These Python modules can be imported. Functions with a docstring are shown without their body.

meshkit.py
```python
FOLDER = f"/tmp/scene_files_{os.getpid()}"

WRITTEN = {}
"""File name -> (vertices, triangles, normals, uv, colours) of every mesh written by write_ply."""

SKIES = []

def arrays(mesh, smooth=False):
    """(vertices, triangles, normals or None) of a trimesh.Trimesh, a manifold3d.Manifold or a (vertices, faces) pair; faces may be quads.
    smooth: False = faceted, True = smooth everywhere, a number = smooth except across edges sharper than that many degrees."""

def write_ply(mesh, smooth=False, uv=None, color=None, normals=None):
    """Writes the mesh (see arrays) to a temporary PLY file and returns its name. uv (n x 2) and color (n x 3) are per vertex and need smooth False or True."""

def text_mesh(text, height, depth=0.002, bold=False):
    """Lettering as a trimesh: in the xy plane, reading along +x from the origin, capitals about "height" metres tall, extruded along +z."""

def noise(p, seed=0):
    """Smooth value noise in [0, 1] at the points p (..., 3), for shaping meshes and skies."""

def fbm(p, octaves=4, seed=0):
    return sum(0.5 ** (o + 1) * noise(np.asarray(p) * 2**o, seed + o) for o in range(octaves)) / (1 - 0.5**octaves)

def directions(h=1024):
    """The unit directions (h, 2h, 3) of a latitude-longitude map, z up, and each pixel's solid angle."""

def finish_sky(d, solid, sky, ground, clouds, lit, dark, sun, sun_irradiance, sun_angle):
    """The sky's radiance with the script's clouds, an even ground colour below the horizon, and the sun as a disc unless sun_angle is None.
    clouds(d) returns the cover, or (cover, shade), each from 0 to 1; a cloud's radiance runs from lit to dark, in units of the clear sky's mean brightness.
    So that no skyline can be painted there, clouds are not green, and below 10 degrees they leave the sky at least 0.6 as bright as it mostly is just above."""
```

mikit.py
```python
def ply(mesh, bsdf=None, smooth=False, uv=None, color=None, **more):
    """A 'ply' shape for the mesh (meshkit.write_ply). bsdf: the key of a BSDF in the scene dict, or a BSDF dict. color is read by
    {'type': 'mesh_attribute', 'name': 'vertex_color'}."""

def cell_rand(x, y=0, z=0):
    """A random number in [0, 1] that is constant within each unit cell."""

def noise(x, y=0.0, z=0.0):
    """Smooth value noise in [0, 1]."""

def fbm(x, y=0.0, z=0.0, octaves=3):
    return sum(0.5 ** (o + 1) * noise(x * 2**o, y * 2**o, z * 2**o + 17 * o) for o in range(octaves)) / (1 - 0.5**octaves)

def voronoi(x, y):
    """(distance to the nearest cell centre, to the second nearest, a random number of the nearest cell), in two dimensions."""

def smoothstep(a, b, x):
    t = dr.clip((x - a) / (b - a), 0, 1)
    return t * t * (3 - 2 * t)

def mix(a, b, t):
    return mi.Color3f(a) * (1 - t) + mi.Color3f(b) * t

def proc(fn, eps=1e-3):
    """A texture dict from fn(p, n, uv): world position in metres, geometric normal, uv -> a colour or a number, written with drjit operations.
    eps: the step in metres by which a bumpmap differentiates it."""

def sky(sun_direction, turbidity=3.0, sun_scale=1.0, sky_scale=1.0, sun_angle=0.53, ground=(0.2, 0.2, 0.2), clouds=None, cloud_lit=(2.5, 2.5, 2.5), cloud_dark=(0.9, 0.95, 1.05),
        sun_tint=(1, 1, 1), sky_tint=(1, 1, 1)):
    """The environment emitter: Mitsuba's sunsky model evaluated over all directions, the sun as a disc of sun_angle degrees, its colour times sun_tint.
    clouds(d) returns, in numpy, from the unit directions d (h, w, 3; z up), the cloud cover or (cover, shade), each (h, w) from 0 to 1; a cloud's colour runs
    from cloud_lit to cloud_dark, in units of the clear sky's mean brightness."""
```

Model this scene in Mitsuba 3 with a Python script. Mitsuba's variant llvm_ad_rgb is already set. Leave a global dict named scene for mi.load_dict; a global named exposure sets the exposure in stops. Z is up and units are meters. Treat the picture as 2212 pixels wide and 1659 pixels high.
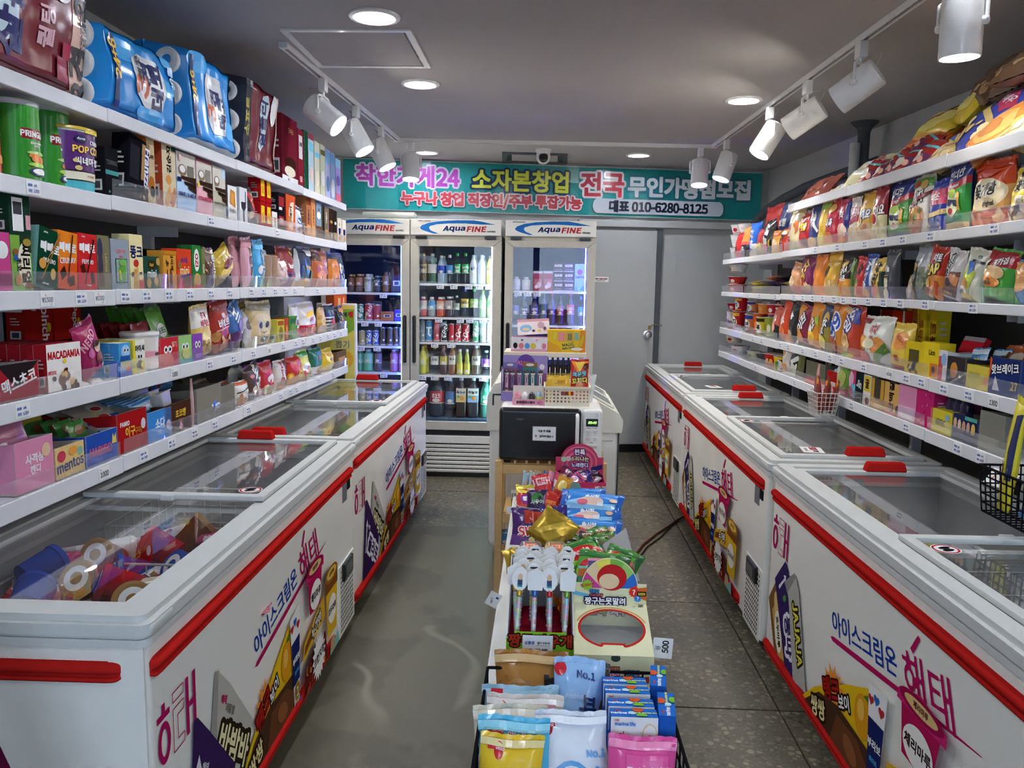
# Self-service ice-cream and snack shop with freezers, shelves and drink fridges.
import math, random, glob
import numpy as np, trimesh, mitsuba as mi, mikit, drjit as dr
from shapely.geometry import Polygon, MultiPolygon, box as sbox, Point
from shapely import affinity, union_all, box as vbox
from PIL import Image, ImageDraw, ImageFont
from mikit import noise, fbm, voronoi, cell_rand, smoothstep, mix

TM = mi.ScalarTransform4f
scene, labels = {}, {}

# ---------------------------------------------------------------- camera, light, exposure
exposure = 1.9
scene['camera'] = {
    'type': 'perspective', 'fov': 2 * math.degrees(math.atan(1106 / 1720)), 'fov_axis': 'x', 'near_clip': 0.05, 'far_clip': 60.0,
    'to_world': TM().look_at(origin=[0, 0, 1.45], target=[-0.0390, 0.9914, 1.45 - 0.1247], up=[-0.0212, 0.1239, 0.9921]),
}
# grey daylight in the street, which enters through the shop window behind the camera
scene['daylight'] = {'type': 'constant', 'radiance': {'type': 'rgb', 'value': [0.62, 0.80, 1.05]}}
LAMP_COOL = (0.90, 0.97, 1.08)
LAMP_WARM = (1.06, 1.0, 0.90)
DOWNLIGHT, SPOTLIGHT, STRIP = 34.0, 36.0, 9.0

# ---------------------------------------------------------------- helpers
_cnt = {}


def new_key(name, parent=None):
    base = (parent + '__' if parent else '') + name
    n = _cnt.get(base, 0)
    _cnt[base] = n + 1
    return base if n == 0 else f'{base}_{n:03d}'


PAL = dict(w='#ecebe8', k='#191817', r='#b8222a', n='#23295c', b='#2a5cb8', c='#7cc0e0', g='#3a9a40', G='#1f4a34', y='#e8cc34', o='#dc7a2c',
           p='#e09ab4', m='#c0307a', v='#5a2a78', t='#a07850', T='#4a2c20', s='#b4b6ba', S='#45474c', M='#6a1c2a', e='#ece2c8', a='#2a9a98', l='#a8cc50')
_cc = {}


def C(c):
    """sRGB hex or palette letter -> linear rgb"""
    if not isinstance(c, str):
        return tuple(c)
    if c not in _cc:
        h = PAL.get(c, c).lstrip('#')
        v = [int(h[i:i + 2], 16) / 255 for i in (0, 2, 4)]
        _cc[c] = tuple(x / 12.92 if x <= 0.04045 else ((x + 0.055) / 1.055) ** 2.4 for x in v)
    return _cc[c]


def tr(x=0, y=0, z=0):
    m = np.eye(4)
    m[:3, 3] = (x, y, z)
    return m


def rot(axis, deg):
    a = math.radians(deg)
    c, s = math.cos(a), math.sin(a)
    m = np.eye(4)
    i, j = {'x': (1, 2), 'y': (2, 0), 'z': (0, 1)}[axis]
    m[i, i] = m[j, j] = c
    m[i, j], m[j, i] = -s, s
    return m


def scl(x, y=None, z=None):
    return np.diag([x, x if y is None else y, x if z is None else z, 1.0])


def apply(m, p):
    p = np.asarray(p, float)
    return p @ m[:3, :3].T + m[:3, 3]


class MB:
    """collects coloured pieces into one mesh"""

    def __init__(self):
        self.v, self.f, self.c, self.n = [], [], [], 0

    def add(self, v, f, col, m=None):
        v = np.asarray(v, float)
        f = np.asarray(f, int)
        if len(f) == 0:
            return self
        if f.shape[1] == 4:
            f = np.vstack([f[:, [0, 1, 2]], f[:, [0, 2, 3]]])
        if m is not None:
            v = apply(m, v)
        self.v.append(v)
        self.f.append(f + self.n)
        col = np.asarray(C(col) if isinstance(col, str) else col, float)
        self.c.append(np.broadcast_to(col, v.shape) if col.ndim == 1 else col)
        self.n += len(v)
        return self

    def merge(self, o, m=None):
        for v, f, c in zip(o.v, _local(o), o.c):
            self.add(v, f, c, m)
        return self

    def quad(self, p, col, m=None):
        return self.add(p, [[0, 1, 2, 3]], col, m)

    def box(self, x0, y0, z0, x1, y1, z1, col, m=None, cols=None, b=0.0):
        """axis box, faces split; cols: dict face->colour for -x +x -y +y -z +z; b: chamfer of the vertical and top edges"""
        if b:
            t = rounded_box(x0, y0, z0, x1, y1, z1, b)
            return self.add(t[0], t[1], col, m)
        F = {'-x': [(x0, y1, z0), (x0, y0, z0), (x0, y0, z1), (x0, y1, z1)], '+x': [(x1, y0, z0), (x1, y1, z0), (x1, y1, z1), (x1, y0, z1)],
             '-y': [(x0, y0, z0), (x1, y0, z0), (x1, y0, z1), (x0, y0, z1)], '+y': [(x1, y1, z0), (x0, y1, z0), (x0, y1, z1), (x1, y1, z1)],
             '-z': [(x0, y1, z0), (x1, y1, z0), (x1, y0, z0), (x0, y0, z0)], '+z': [(x0, y0, z1), (x1, y0, z1), (x1, y1, z1), (x0, y1, z1)]}
        for k, q in F.items():
            self.quad(q, (cols or {}).get(k, col), m)
        return self

    def tube(self, path, r, col, n=8, m=None, closed=False):
        p = np.asarray(path, float)
        k = len(p)
        t = np.gradient(p, axis=0) if not closed else np.roll(p, -1, 0) - np.roll(p, 1, 0)
        t /= np.linalg.norm(t, axis=1, keepdims=True) + 1e-12
        ref = np.array([0, 0, 1.0]) if abs(t[0][2]) < 0.9 else np.array([1.0, 0, 0])
        V = []
        for i in range(k):
            a = np.cross(t[i], ref)
            a /= np.linalg.norm(a) + 1e-12
            b = np.cross(t[i], a)
            ref = np.cross(a, t[i])
            ang = np.arange(n) * 2 * np.pi / n
            V.append(p[i] + (np.cos(ang)[:, None] * a + np.sin(ang)[:, None] * b) * (r if np.isscalar(r) else r[i]))
        V = np.vstack(V)
        F = []
        for i in range(k if closed else k - 1):
            j = (i + 1) % k
            for q in range(n):
                F.append([i * n + q, i * n + (q + 1) % n, j * n + (q + 1) % n, j * n + q])
        F = np.array(F)[:, ::-1]
        self.add(V, F, col, m)
        if not closed:
            for i, flip in ((0, False), (k - 1, True)):
                ring = V[i * n:(i + 1) * n]
                cap = np.array([[0, q, q + 1] for q in range(1, n - 1)])
                self.add(ring, cap if flip else cap[:, ::-1], col, m)
        return self

    def lathe(self, prof, col, n=24, m=None, split=True):
        """prof: list of (r, z) or (r, z, colour); revolved about z. Colour of a band is that of its lower point."""
        ang = np.arange(n + 1) * 2 * np.pi / n
        cs, sn = np.cos(ang), np.sin(ang)
        for a, b in zip(prof[:-1], prof[1:]):
            c = a[2] if len(a) > 2 else col
            ra = np.stack([a[0] * cs, a[0] * sn, np.full(n + 1, a[1])], 1)
            rb = np.stack([b[0] * cs, b[0] * sn, np.full(n + 1, b[1])], 1)
            F = [[i, i + 1, n + 2 + i, n + 1 + i] for i in range(n)]
            self.add(np.vstack([ra, rb]), F, c, m)
        return self

    def slathe(self, prof, col, n=24, m=None):
        """a lathe with shared rings, for smooth shading along the profile"""
        ang = np.arange(n) * 2 * np.pi / n
        V = np.vstack([np.stack([r * np.cos(ang), r * np.sin(ang), np.full(n, z)], 1) for r, z in prof])
        F = []
        for k in range(len(prof) - 1):
            for i in range(n):
                j = (i + 1) % n
                F.append([k * n + i, k * n + j, (k + 1) * n + j, (k + 1) * n + i])
        return self.add(V, F, col, m)

    def poly(self, g, col, fn):
        """a shapely polygon, mapped by fn(Nx2) -> Nx3"""
        for q in _polys(g):
            try:
                v, f = trimesh.creation.triangulate_polygon(q, engine='earcut')
            except Exception:
                continue
            if len(f):
                a = v[f]
                area = (a[:, 1, 0] - a[:, 0, 0]) * (a[:, 2, 1] - a[:, 0, 1]) - (a[:, 2, 0] - a[:, 0, 0]) * (a[:, 1, 1] - a[:, 0, 1])
                f = np.where(area[:, None] < 0, f[:, ::-1], f)
                self.add(fn(v), f, col)
        return self

    def prism(self, g, z0, z1, col, m=None):
        for q in _polys(g):
            t = trimesh.creation.extrude_polygon(q, z1 - z0, engine='earcut')
            v = t.vertices + [0, 0, z0]
            tri = v[t.faces].reshape(-1, 3)
            self.add(tri, np.arange(len(tri)).reshape(-1, 3), col, m)
        return self

    def mesh(self):
        return np.vstack(self.v), np.vstack(self.f), np.vstack(self.c)

    def ply(self, bsdf, smooth=True):
        v, f, c = self.mesh()
        return mikit.ply((v, f), SOLID.get(bsdf, (bsdf,))[0], smooth=smooth, color=c)

    def plain(self, bsdf, smooth=False):
        """one plain finish over the whole mesh; smooth: an angle"""
        v, f, _ = self.mesh()
        if bsdf not in SOLID:
            return mikit.ply((v, f), bsdf, smooth=smooth)
        surf, col = SOLID[bsdf]
        if smooth:
            t = trimesh.graph.smooth_shade(trimesh.Trimesh(v, f, process=False), angle=math.radians(smooth), facet_minarea=None)
            v, f = np.array(t.vertices), np.array(t.faces)
        return mikit.ply((v, f), surf, smooth=bool(smooth), color=np.tile(C(col), (len(v), 1)))


def _local(o):
    at = 0
    for v, f in zip(o.v, o.f):
        yield f - at
        at += len(v)


def _polys(g):
    if g.is_empty:
        return
    for q in getattr(g, 'geoms', [g]):
        if q.geom_type == 'Polygon' and q.area > 1e-9:
            yield q
        elif q.geom_type in ('MultiPolygon', 'GeometryCollection'):
            yield from _polys(q)


def rounded_box(x0, y0, z0, x1, y1, z1, b, n=3):
    """box with rounded edges, normals split only by the curve itself"""
    import manifold3d as m3
    s = m3.Manifold.sphere(b, 4 * n)
    pts = [s.translate((x, y, z)) for x in (x0 + b, x1 - b) for y in (y0 + b, y1 - b) for z in (z0 + b, z1 - b)]
    h = m3.Manifold.batch_hull(pts)
    mm = h.to_mesh()
    t = trimesh.Trimesh(mm.vert_properties[:, :3], mm.tri_verts, process=False)
    t = trimesh.graph.smooth_shade(t, angle=math.radians(40), facet_minarea=None)
    return np.array(t.vertices), np.array(t.faces)


def put(name, d, parent=None, m=None, label=None, cat=None, group=None, kind=None, key=None):
    k = key or new_key(name, parent)
    if m is not None:
        d = {**d, 'to_world': TM(np.asarray(m, float))}
    scene[k] = d
    tag(k, label, cat, group, kind)
    return k


def tag(k, label=None, cat=None, group=None, kind=None):
    e = {a: b for a, b in (('label', label), ('category', cat), ('group', group), ('kind', kind)) if b}
    if e:
        labels[k] = {**labels.get(k, {}), **e}


_reg = []


def reg(k, desc, place, cat, group=None):
    """a label to be completed once it is known how many things share the description"""
    _reg.append((k, desc, place, cat, group))


ORD = ['', 'nearest', 'second nearest', 'third nearest', 'fourth nearest', 'fifth nearest', 'sixth nearest', 'seventh nearest', 'eighth nearest', 'ninth nearest', 'tenth nearest', 'eleventh nearest', 'twelfth nearest']


def finish_labels():
    count = {}
    for _, d, p, _, _ in _reg:
        count[(d, p)] = count.get((d, p), 0) + 1
    seen = {}
    for k, d, p, c, g in _reg:
        n = count[(d, p)]
        if n > 1:
            i = seen[(d, p)] = seen.get((d, p), 0) + 1
            d = f'{d}, {ORD[i] if i < len(ORD) else str(i) + "th nearest"}'
        tag(k, f'{d} {p}', c, g)


# ---------------------------------------------------------------- lettering as flat polygons
_font, _txt = {}, {}


def text_poly(text):
    """bold lettering as a shapely shape: capital height 1, centred at the origin"""
    if text in _txt:
        return _txt[text]
    S = 44 if len(text) > 6 else 60
    if S not in _font:
        _font[S] = ImageFont.truetype(glob.glob('/opt/blender-*/*/datafiles/fonts/Noto Sans CJK Regular.woff2')[0], S)
    f = _font[S]
    x0, y0, x1, y1 = f.getbbox(text, anchor='ls', stroke_width=2)
    im = Image.new('L', (x1 - x0 + 8, y1 - y0 + 8))
    ImageDraw.Draw(im).text((4 - x0, 4 - y0), text, 255, f, anchor='ls', stroke_width=2)
    on = np.pad(np.asarray(im) > 120, ((0, 0), (1, 1))).astype(np.int8)
    rows, st = np.nonzero(np.diff(on, axis=1) == 1)
    en = np.nonzero(np.diff(on, axis=1) == -1)[1]
    g = union_all(vbox(st, -rows - 1, en, -rows)).buffer(0.7).buffer(-0.7).simplify(0.8)
    a, b, c, d = g.bounds
    h = d - b
    g = affinity.scale(affinity.translate(g, -(a + c) / 2, -(b + d) / 2), 1 / h, 1 / h, origin=(0, 0))
    _txt[text] = g
    return g


def ellipse(cx, cy, rx, ry, n=20):
    a = np.arange(n) * 2 * np.pi / n
    return Polygon(np.stack([cx + rx * np.cos(a), cy + ry * np.sin(a)], 1))


class Surf:
    """a printable face w x h metres: map(P, off) takes points (x from -w/2 to w/2, z from 0 to h) and a distance out of the face"""

    def __init__(self, w, h, fn, nx=0, nz=0):
        self.w, self.h, self.fn, self.nx, self.nz = w, h, fn, nx, nz

    def cut(self, g):
        if not self.nx and not self.nz:
            yield g
            return
        a, b, c, d = g.bounds
        nx, nz = max(self.nx, 1), max(self.nz, 1)
        dx, dz = self.w / nx, self.h / nz
        i0, i1 = max(0, int((a + self.w / 2) / dx)), min(nx - 1, int((c + self.w / 2) / dx))
        j0, j1 = max(0, int(b / dz)), min(nz - 1, int(d / dz))
        for i in range(i0, i1 + 1):
            for j in range(j0, j1 + 1):
                q = g.intersection(sbox(-self.w / 2 + i * dx, j * dz, -self.w / 2 + (i + 1) * dx, (j + 1) * dz))
                if not q.is_empty:
                    yield q


def decorate(mb, s, els, eps=0.0005):
    """prints the design 'els' on the surface s"""
    lay = 0
    w, h = s.w, s.h

    def out(g, col):
        nonlocal lay
        lay += 1
        g = g.intersection(sbox(-w / 2, 0, w / 2, h))
        for q in s.cut(g):
            mb.poly(q, C(col), lambda v: s.fn(v, eps * lay))

    for e in els.split(';'):
        if not e:
            continue
        k, a = e[0], e[1:].split(',')
        if k == 'R':
            x0, y0, x1, y1 = map(float, a[:4])
            out(sbox((min(x0, x1) - .5) * w, y0 * h, (max(x0, x1) - .5) * w, y1 * h), a[4])
        elif k == 'E':
            cx, cy, rx, ry = map(float, a[:4])
            out(ellipse((cx - .5) * w, cy * h, rx * w, ry * h), a[4])
        elif k == 'P':
            q = list(map(float, a[1:]))
            g = Polygon([((q[i] - .5) * w, q[i + 1] * h) for i in range(0, len(q) - 1, 2)])
            out(g if g.is_valid else g.buffer(0), a[0])
        elif k == 'D':
            rng = random.Random(int(a[0]))
            x0, y0, x1, y1, sz = map(float, a[2:7])
            cols = a[7].split('/')
            for i in range(int(a[1])):
                r = sz * rng.uniform(.6, 1.2) * w
                g = ellipse(0, 0, r, r * rng.uniform(.5, 1), 9)
                g = affinity.translate(affinity.rotate(g, rng.uniform(0, 180), origin=(0, 0)), (rng.uniform(x0, x1) - .5) * w, rng.uniform(y0, y1) * h)
                out(g, cols[i % len(cols)])
                lay -= .8
        elif k == 'L':
            t, cx, cy, th, col = a[0], float(a[1]), float(a[2]), float(a[3]), a[4]
            ro = float(a[5]) if len(a) > 5 and a[5] else 0
            g = text_poly(t)
            gw = g.bounds[2] - g.bounds[0]
            al = abs(math.sin(math.radians(ro)))
            hh = th * h if al < .8 else th * h * 1.0
            if al >= .8:
                hh = min(th * w * 1.7, .94 * h / gw, .95 * w)
            else:
                hh = min(hh, .94 * w / gw)
            g = affinity.scale(g, hh, hh, origin=(0, 0))
            if ro:
                g = affinity.rotate(g, ro, origin=(0, 0))
            g = affinity.translate(g, (cx - .5) * w, cy * h)
            if len(a) > 6:
                out(g.buffer(hh * .09).simplify(hh * .02), a[6])
            out(g, col)


# ---------------------------------------------------------------- materials
def pr(rough, col=None, coat=1.5, metallic=0.0):
    col = col or {'type': 'mesh_attribute', 'name': 'vertex_color'}
    if metallic:
        d = {'type': 'principled', 'base_color': col, 'roughness': rough, 'metallic': metallic, 'specular': .6}
    elif rough > .6:
        d = {'type': 'diffuse', 'reflectance': col}
    else:
        d = {'type': 'principled', 'base_color': col, 'roughness': rough, 'specular': .5}
    return {'type': 'twosided', 'bsdf': d}


def col3(c):
    return {'type': 'rgb', 'value': list(C(c))}


scene['print_board'] = pr(.65)                    # printed carton, enamelled sheet
scene['print_film'] = pr(.22)                    # printed plastic film, gloss plastic
scene['print_matte'] = pr(.7)
scene['foil'] = pr(.3, metallic=.6)
scene['chrome'] = {'type': 'roughconductor', 'material': 'Cr', 'alpha': .12}
scene['clear_glass'] = {'type': 'thindielectric', 'int_ior': 1.5}
scene['clear_bottle'] = {'type': 'thindielectric', 'int_ior': 1.35}
scene['clear_plastic'] = {'type': 'blendbsdf', 'weight': .1, 'a': {'type': 'thindielectric', 'int_ior': 1.45}, 'b': {'type': 'twosided', 'bsdf': {'type': 'diffuse', 'reflectance': {'type': 'rgb', 'value': [.75, .76, .8]}}}}


def plaster(p, n, uv):
    a = noise(p.x * 2.2, p.y * 2.2, p.z * 2.2)
    b = noise(p.x * 160, p.y * 160, p.z * 160)
    return mix(C('#a5a19f'), C('#b3afac'), dr.clip(a * .8 + b * .25, 0, 1))


def wallpaint(p, n, uv):
    a = noise(p.x * 1.6, p.y * 1.6, p.z * 1.6)
    b = noise(p.x * 90, p.y * 90, p.z * 220)
    return mix(C('#a6a7a6'), C('#b8b9b7'), dr.clip(a * .9 + b * .2, 0, 1))


def terrazzo(p, n, uv):
    # cement ground with stone chips of three sizes, worn and stained
    g = fbm(p.x * 1.7, p.y * 1.7, 0.0, 2)
    fine = noise(p.x * 120, p.y * 120, 1.0)
    base = mix(C('#4c4638'), C('#655d4c'), dr.clip(g * .75 + fine * .25, 0, 1))
    d1, e1, r1 = voronoi(p.x * 38, p.y * 38)
    d2, e2, r2 = voronoi(p.x * 90 + 7, p.y * 90 + 3)
    chip1 = dr.select((e1 - d1 > .24) & (r1 > .45), smoothstep(.5, .38, d1), 0.0)
    chip2 = dr.select((e2 - d2 > .2) & (r2 > .4), smoothstep(.52, .4, d2), 0.0)
    tone1 = mix(C('#353026'), C('#93886e'), cell_rand(r1 * 977, 3))
    tone2 = mix(C('#3c362c'), C('#7e7562'), cell_rand(r2 * 977, 5))
    c = mix(base, tone2, chip2 * .65)
    c = mix(c, tone1, chip1 * .7)
    stain = smoothstep(.52, .75, fbm(p.x * 3.1 + 9, p.y * 3.1, 4.0, 2))
    return mix(c, C('#38342c'), stain * .5)


def screed(p, n, uv):
    g = fbm(p.x * 2.0, p.y * 1.3, 0.0, 4)
    f = noise(p.x * 150, p.y * 150, 2.0)
    c = mix(C('#4e4837'), C('#5f5947'), dr.clip(g * .8 + f * .22, 0, 1))
    st = smoothstep(.56, .7, fbm(p.x * 5.0 + 3, p.y * 4.0 + 8, 7.0, 4))
    c = mix(c, C('#3d3728'), st * .55)
    sc = smoothstep(.022, .0, dr.abs(fbm(p.x * 1.4 + 21, p.y * 1.1, 3.0, 3) - .5)) * smoothstep(.5, .62, noise(p.x * 2.1, p.y * 1.7, 9.0))
    return mix(c, C('#8a8473'), sc * .5)


def pine(p, n, uv):
    g = fbm(p.x * 60, p.y * 6, p.z * 60, 3)
    h = noise(p.x * 9, p.y * 3, p.z * 9)
    return mix(C('#c39a64'), C('#d9b681'), dr.clip(g * .7 + h * .4, 0, 1))


scene['plaster'] = pr(.75, col=mikit.proc(plaster))
scene['wall_paint'] = pr(.75, col=mikit.proc(wallpaint))
scene['terrazzo'] = pr(.5, col=mikit.proc(terrazzo))
scene['screed'] = pr(.5, col=mikit.proc(screed))
scene['pine'] = pr(.7, col=mikit.proc(pine))
# plain-coloured finishes: (surface, colour)
SOLID = {
    'joint': ('print_matte', '#393732'), 'freezer_white': ('print_film', '#e2dfd6'), 'freezer_trim': ('print_board', '#c9cac6'), 'freezer_liner': ('print_board', '#aeb0ae'), 'red_rubber': ('print_board', '#b4221f'),
    'shelf_white': ('print_board', '#dcdcde'), 'rack_grey': ('print_board', '#605f5a'), 'black_plastic': ('print_film', '#191919'), 'fridge_steel': ('print_board', '#bfbbb0'), 'fridge_inner': ('print_board', '#3c4a5e'),
    'lamp_white': ('print_film', '#dfdedb'), 'appliance_white': ('print_film', '#e0dfd8'), 'yellowed_white': ('print_board', '#d8d6ca'), 'cream_plastic': ('print_board', '#dcd3bd'), 'dark_pipe': ('print_board', '#54585d'),
    'gloss_plastic': ('print_film', None), 'enamel': ('print_board', None), 'wire_white': ('print_board', '#c9c9c6')}


def lamp(rgb, s):
    return {'type': 'area', 'radiance': {'type': 'rgb', 'value': [float(x * s) for x in rgb]}}

# ================================================================ the room
ZC = 2.45
WL0, WL1 = (-1.75, -1.2), (-1.75, 6.58)
WB1, WR1 = (1.90, 7.10), (2.50, -1.2)
ROOM = Polygon([WL0, WR1, WB1, WL1])


def struct(name, d, parent=None):
    return put(name, d, parent, kind=None if parent else 'structure')


def wall(name, a, b, z0, z1, t=.1):
    """a wall slab from a to b, thickness t outwards (to the right of a->b)"""
    a, b = np.array(a, float), np.array(b, float)
    d = (b - a) / np.linalg.norm(b - a)
    nrm = np.array([d[1], -d[0]])
    g = Polygon([a - d * t, b + d * t, b + d * t + nrm * t, a - d * t + nrm * t])
    return struct(name, MB().prism(g, z0, z1, 'w').plain('wall_paint'))


struct('floor', MB().prism(ROOM.buffer(.1), -.06, -.022, 'w').plain('joint'))
SX, SY = .2, 4.62
put('screed', MB().prism(ROOM.intersection(sbox(-3, -3, SX - .004, SY - .004)), -.022, 0, 'w').plain('screed'), 'floor')
for i in range(-3, 4):
    for j in range(-5, 6):
        q = sbox(.84 + .933 * i + .003, 2.631 + .933 * j + .003, .84 + .933 * (i + 1) - .003, 2.631 + .933 * (j + 1) - .003)
        q = q.intersection(ROOM).difference(sbox(-3, -3, SX, SY))
        if q.area > .01:
            put('tile', MB().prism(q, -.022, -.0006 * ((i * 3 + j) % 3), 'w').plain('terrazzo'), 'floor')
struct('ceiling', MB().prism(ROOM.buffer(.1), ZC, ZC + .08, 'w').plain('plaster'))
wall('wall_left', WL1, WL0, -.05, ZC)
wall('wall_back', WB1, WL1, -.05, ZC)
wall('wall_right', WR1, WB1, -.05, ZC)
# the shop window and door behind the camera
fr = MB()
for x0, x1, z0, z1 in ((-1.75, -1.2, 0, ZC), (2.0, 2.6, 0, ZC), (-1.2, 2.0, 2.25, ZC), (-1.2, 2.0, 0, .08)):
    fr.box(x0, -1.3, z0, x1, -1.2, z1, 'w')
struct('wall_front', fr.plain('wall_paint'))
for k, (x0, x1) in enumerate(((-1.2, -.15), (-.15, .95), (.95, 2.0))):
    f = MB()
    for a0, a1, b0, b1 in ((x0, x0 + .05, .08, 2.25), (x1 - .05, x1, .08, 2.25), (x0, x1, .08, .15), (x0, x1, 2.18, 2.25)):
        f.box(a0, -1.27, b0, a1, -1.22, b1, 'w')
    w = struct(f'window_{k + 1}', f.plain('black_plastic'))
    put('pane', MB().quad([(x0 + .05, -1.245, .15), (x1 - .05, -1.245, .15), (x1 - .05, -1.245, 2.18), (x0 + .05, -1.245, 2.18)], 'w').plain('clear_glass'), w)
put('pavement', MB().box(-8, -9, -.2, 9, -1.35, -.06, 'w').plain('joint'), kind='structure', label='grey pavement outside the shop window')

# back wall: plain door, its dark post, skirting
BW = np.array(WB1) - np.array(WL1)
BANG = math.degrees(math.atan2(BW[1], BW[0]))


def backwall(x, off=0.0):
    """matrix at the back wall at room x: local x along the wall, local -y into the room"""
    t = (x - WL1[0]) / BW[0]
    p = np.array(WL1) + BW * t
    m = tr(p[0], p[1], 0) @ rot('z', BANG)
    return m @ tr(0, -off, 0)


m = backwall(.62)
put('door_1', MB().box(-.36, -.03, .07, .325, -.002, 1.92, 'w', b=.004).plain('wall_paint'), None, m, kind='structure')
k = put('door_knob', MB().slathe([(0.0, .0), (.034, .0), (.034, .006), (.016, .012), (.014, .03), (.028, .04), (.031, .055), (.024, .068), (.01, .07), (.009, .066), (0, .066)], 'w', 24, rot('x', 90)).plain('chrome', 40), 'door_1',
        m @ tr(.265, -.03, 1.035))
put('latch_hook', MB().tube([(0, 0, 0), (.02, -.012, .02), (.06, -.02, .022), (.1, -.012, .018), (.108, -.006, .01)], .0035, '#8a7a58').box(-.012, -.006, -.02, .012, .0, .012, '#8a7444').ply('enamel'), 'door_1', m @ tr(.285, -.032, 1.10))
s = MB().box(-.083, -.002, -.022, .083, 0, .022, 'w')
sf = Surf(.166, .044, lambda v, o: np.stack([v[:, 0], np.full(len(v), -.002 - o), v[:, 1] - .022], 1))
decorate(s, sf, "E.13,.5,.115,.43,#a02830;E.13,.5,.09,.34,w;E.13,.64,.025,.09,k;R.1,.2,.16,.58,k;P#a02830,.06,.8,.09,.86,.2,.2,.17,.14;L관계자 외,.4,.62,.36,k;L출입금지,.76,.62,.36,#a02830;LAuthorised Personnel Only,.6,.25,.16,S", .0004)
put('door_sign', s.ply('print_matte'), 'door_1', m @ tr(-.17, -.031, 1.50))
put('trim_1', MB().box(.325, -.035, .0, .372, .0, 1.93, 'w').plain('dark_pipe'), None, m, kind='structure')
put('baseboard_back', MB().box(-.36, -.036, 0, .325, -.001, .07, 'w').plain('black_plastic'), None, m, kind='structure')
bm = MB().box(-.36, -.06, 1.94, 1.2, 0, 2.0, 'w', b=.008)
put('trim_2', bm.plain('wall_paint', 40), None, m, kind='structure')

# teal banner on the back wall
ban = MB()
BX0, BX1 = -1.66, 1.83
bw = (BX1 - BX0) / math.cos(math.radians(BANG))
bh = .405


def banner_fn(v, o):
    x, z = v[:, 0], v[:, 1]
    y = -.025 + .012 * np.sin(x * 5.2 + 1) * np.sin(z * 7) + .008 * np.sin(x * 13)
    return np.stack([x, y - o, z - .004 * x], 1)


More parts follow.
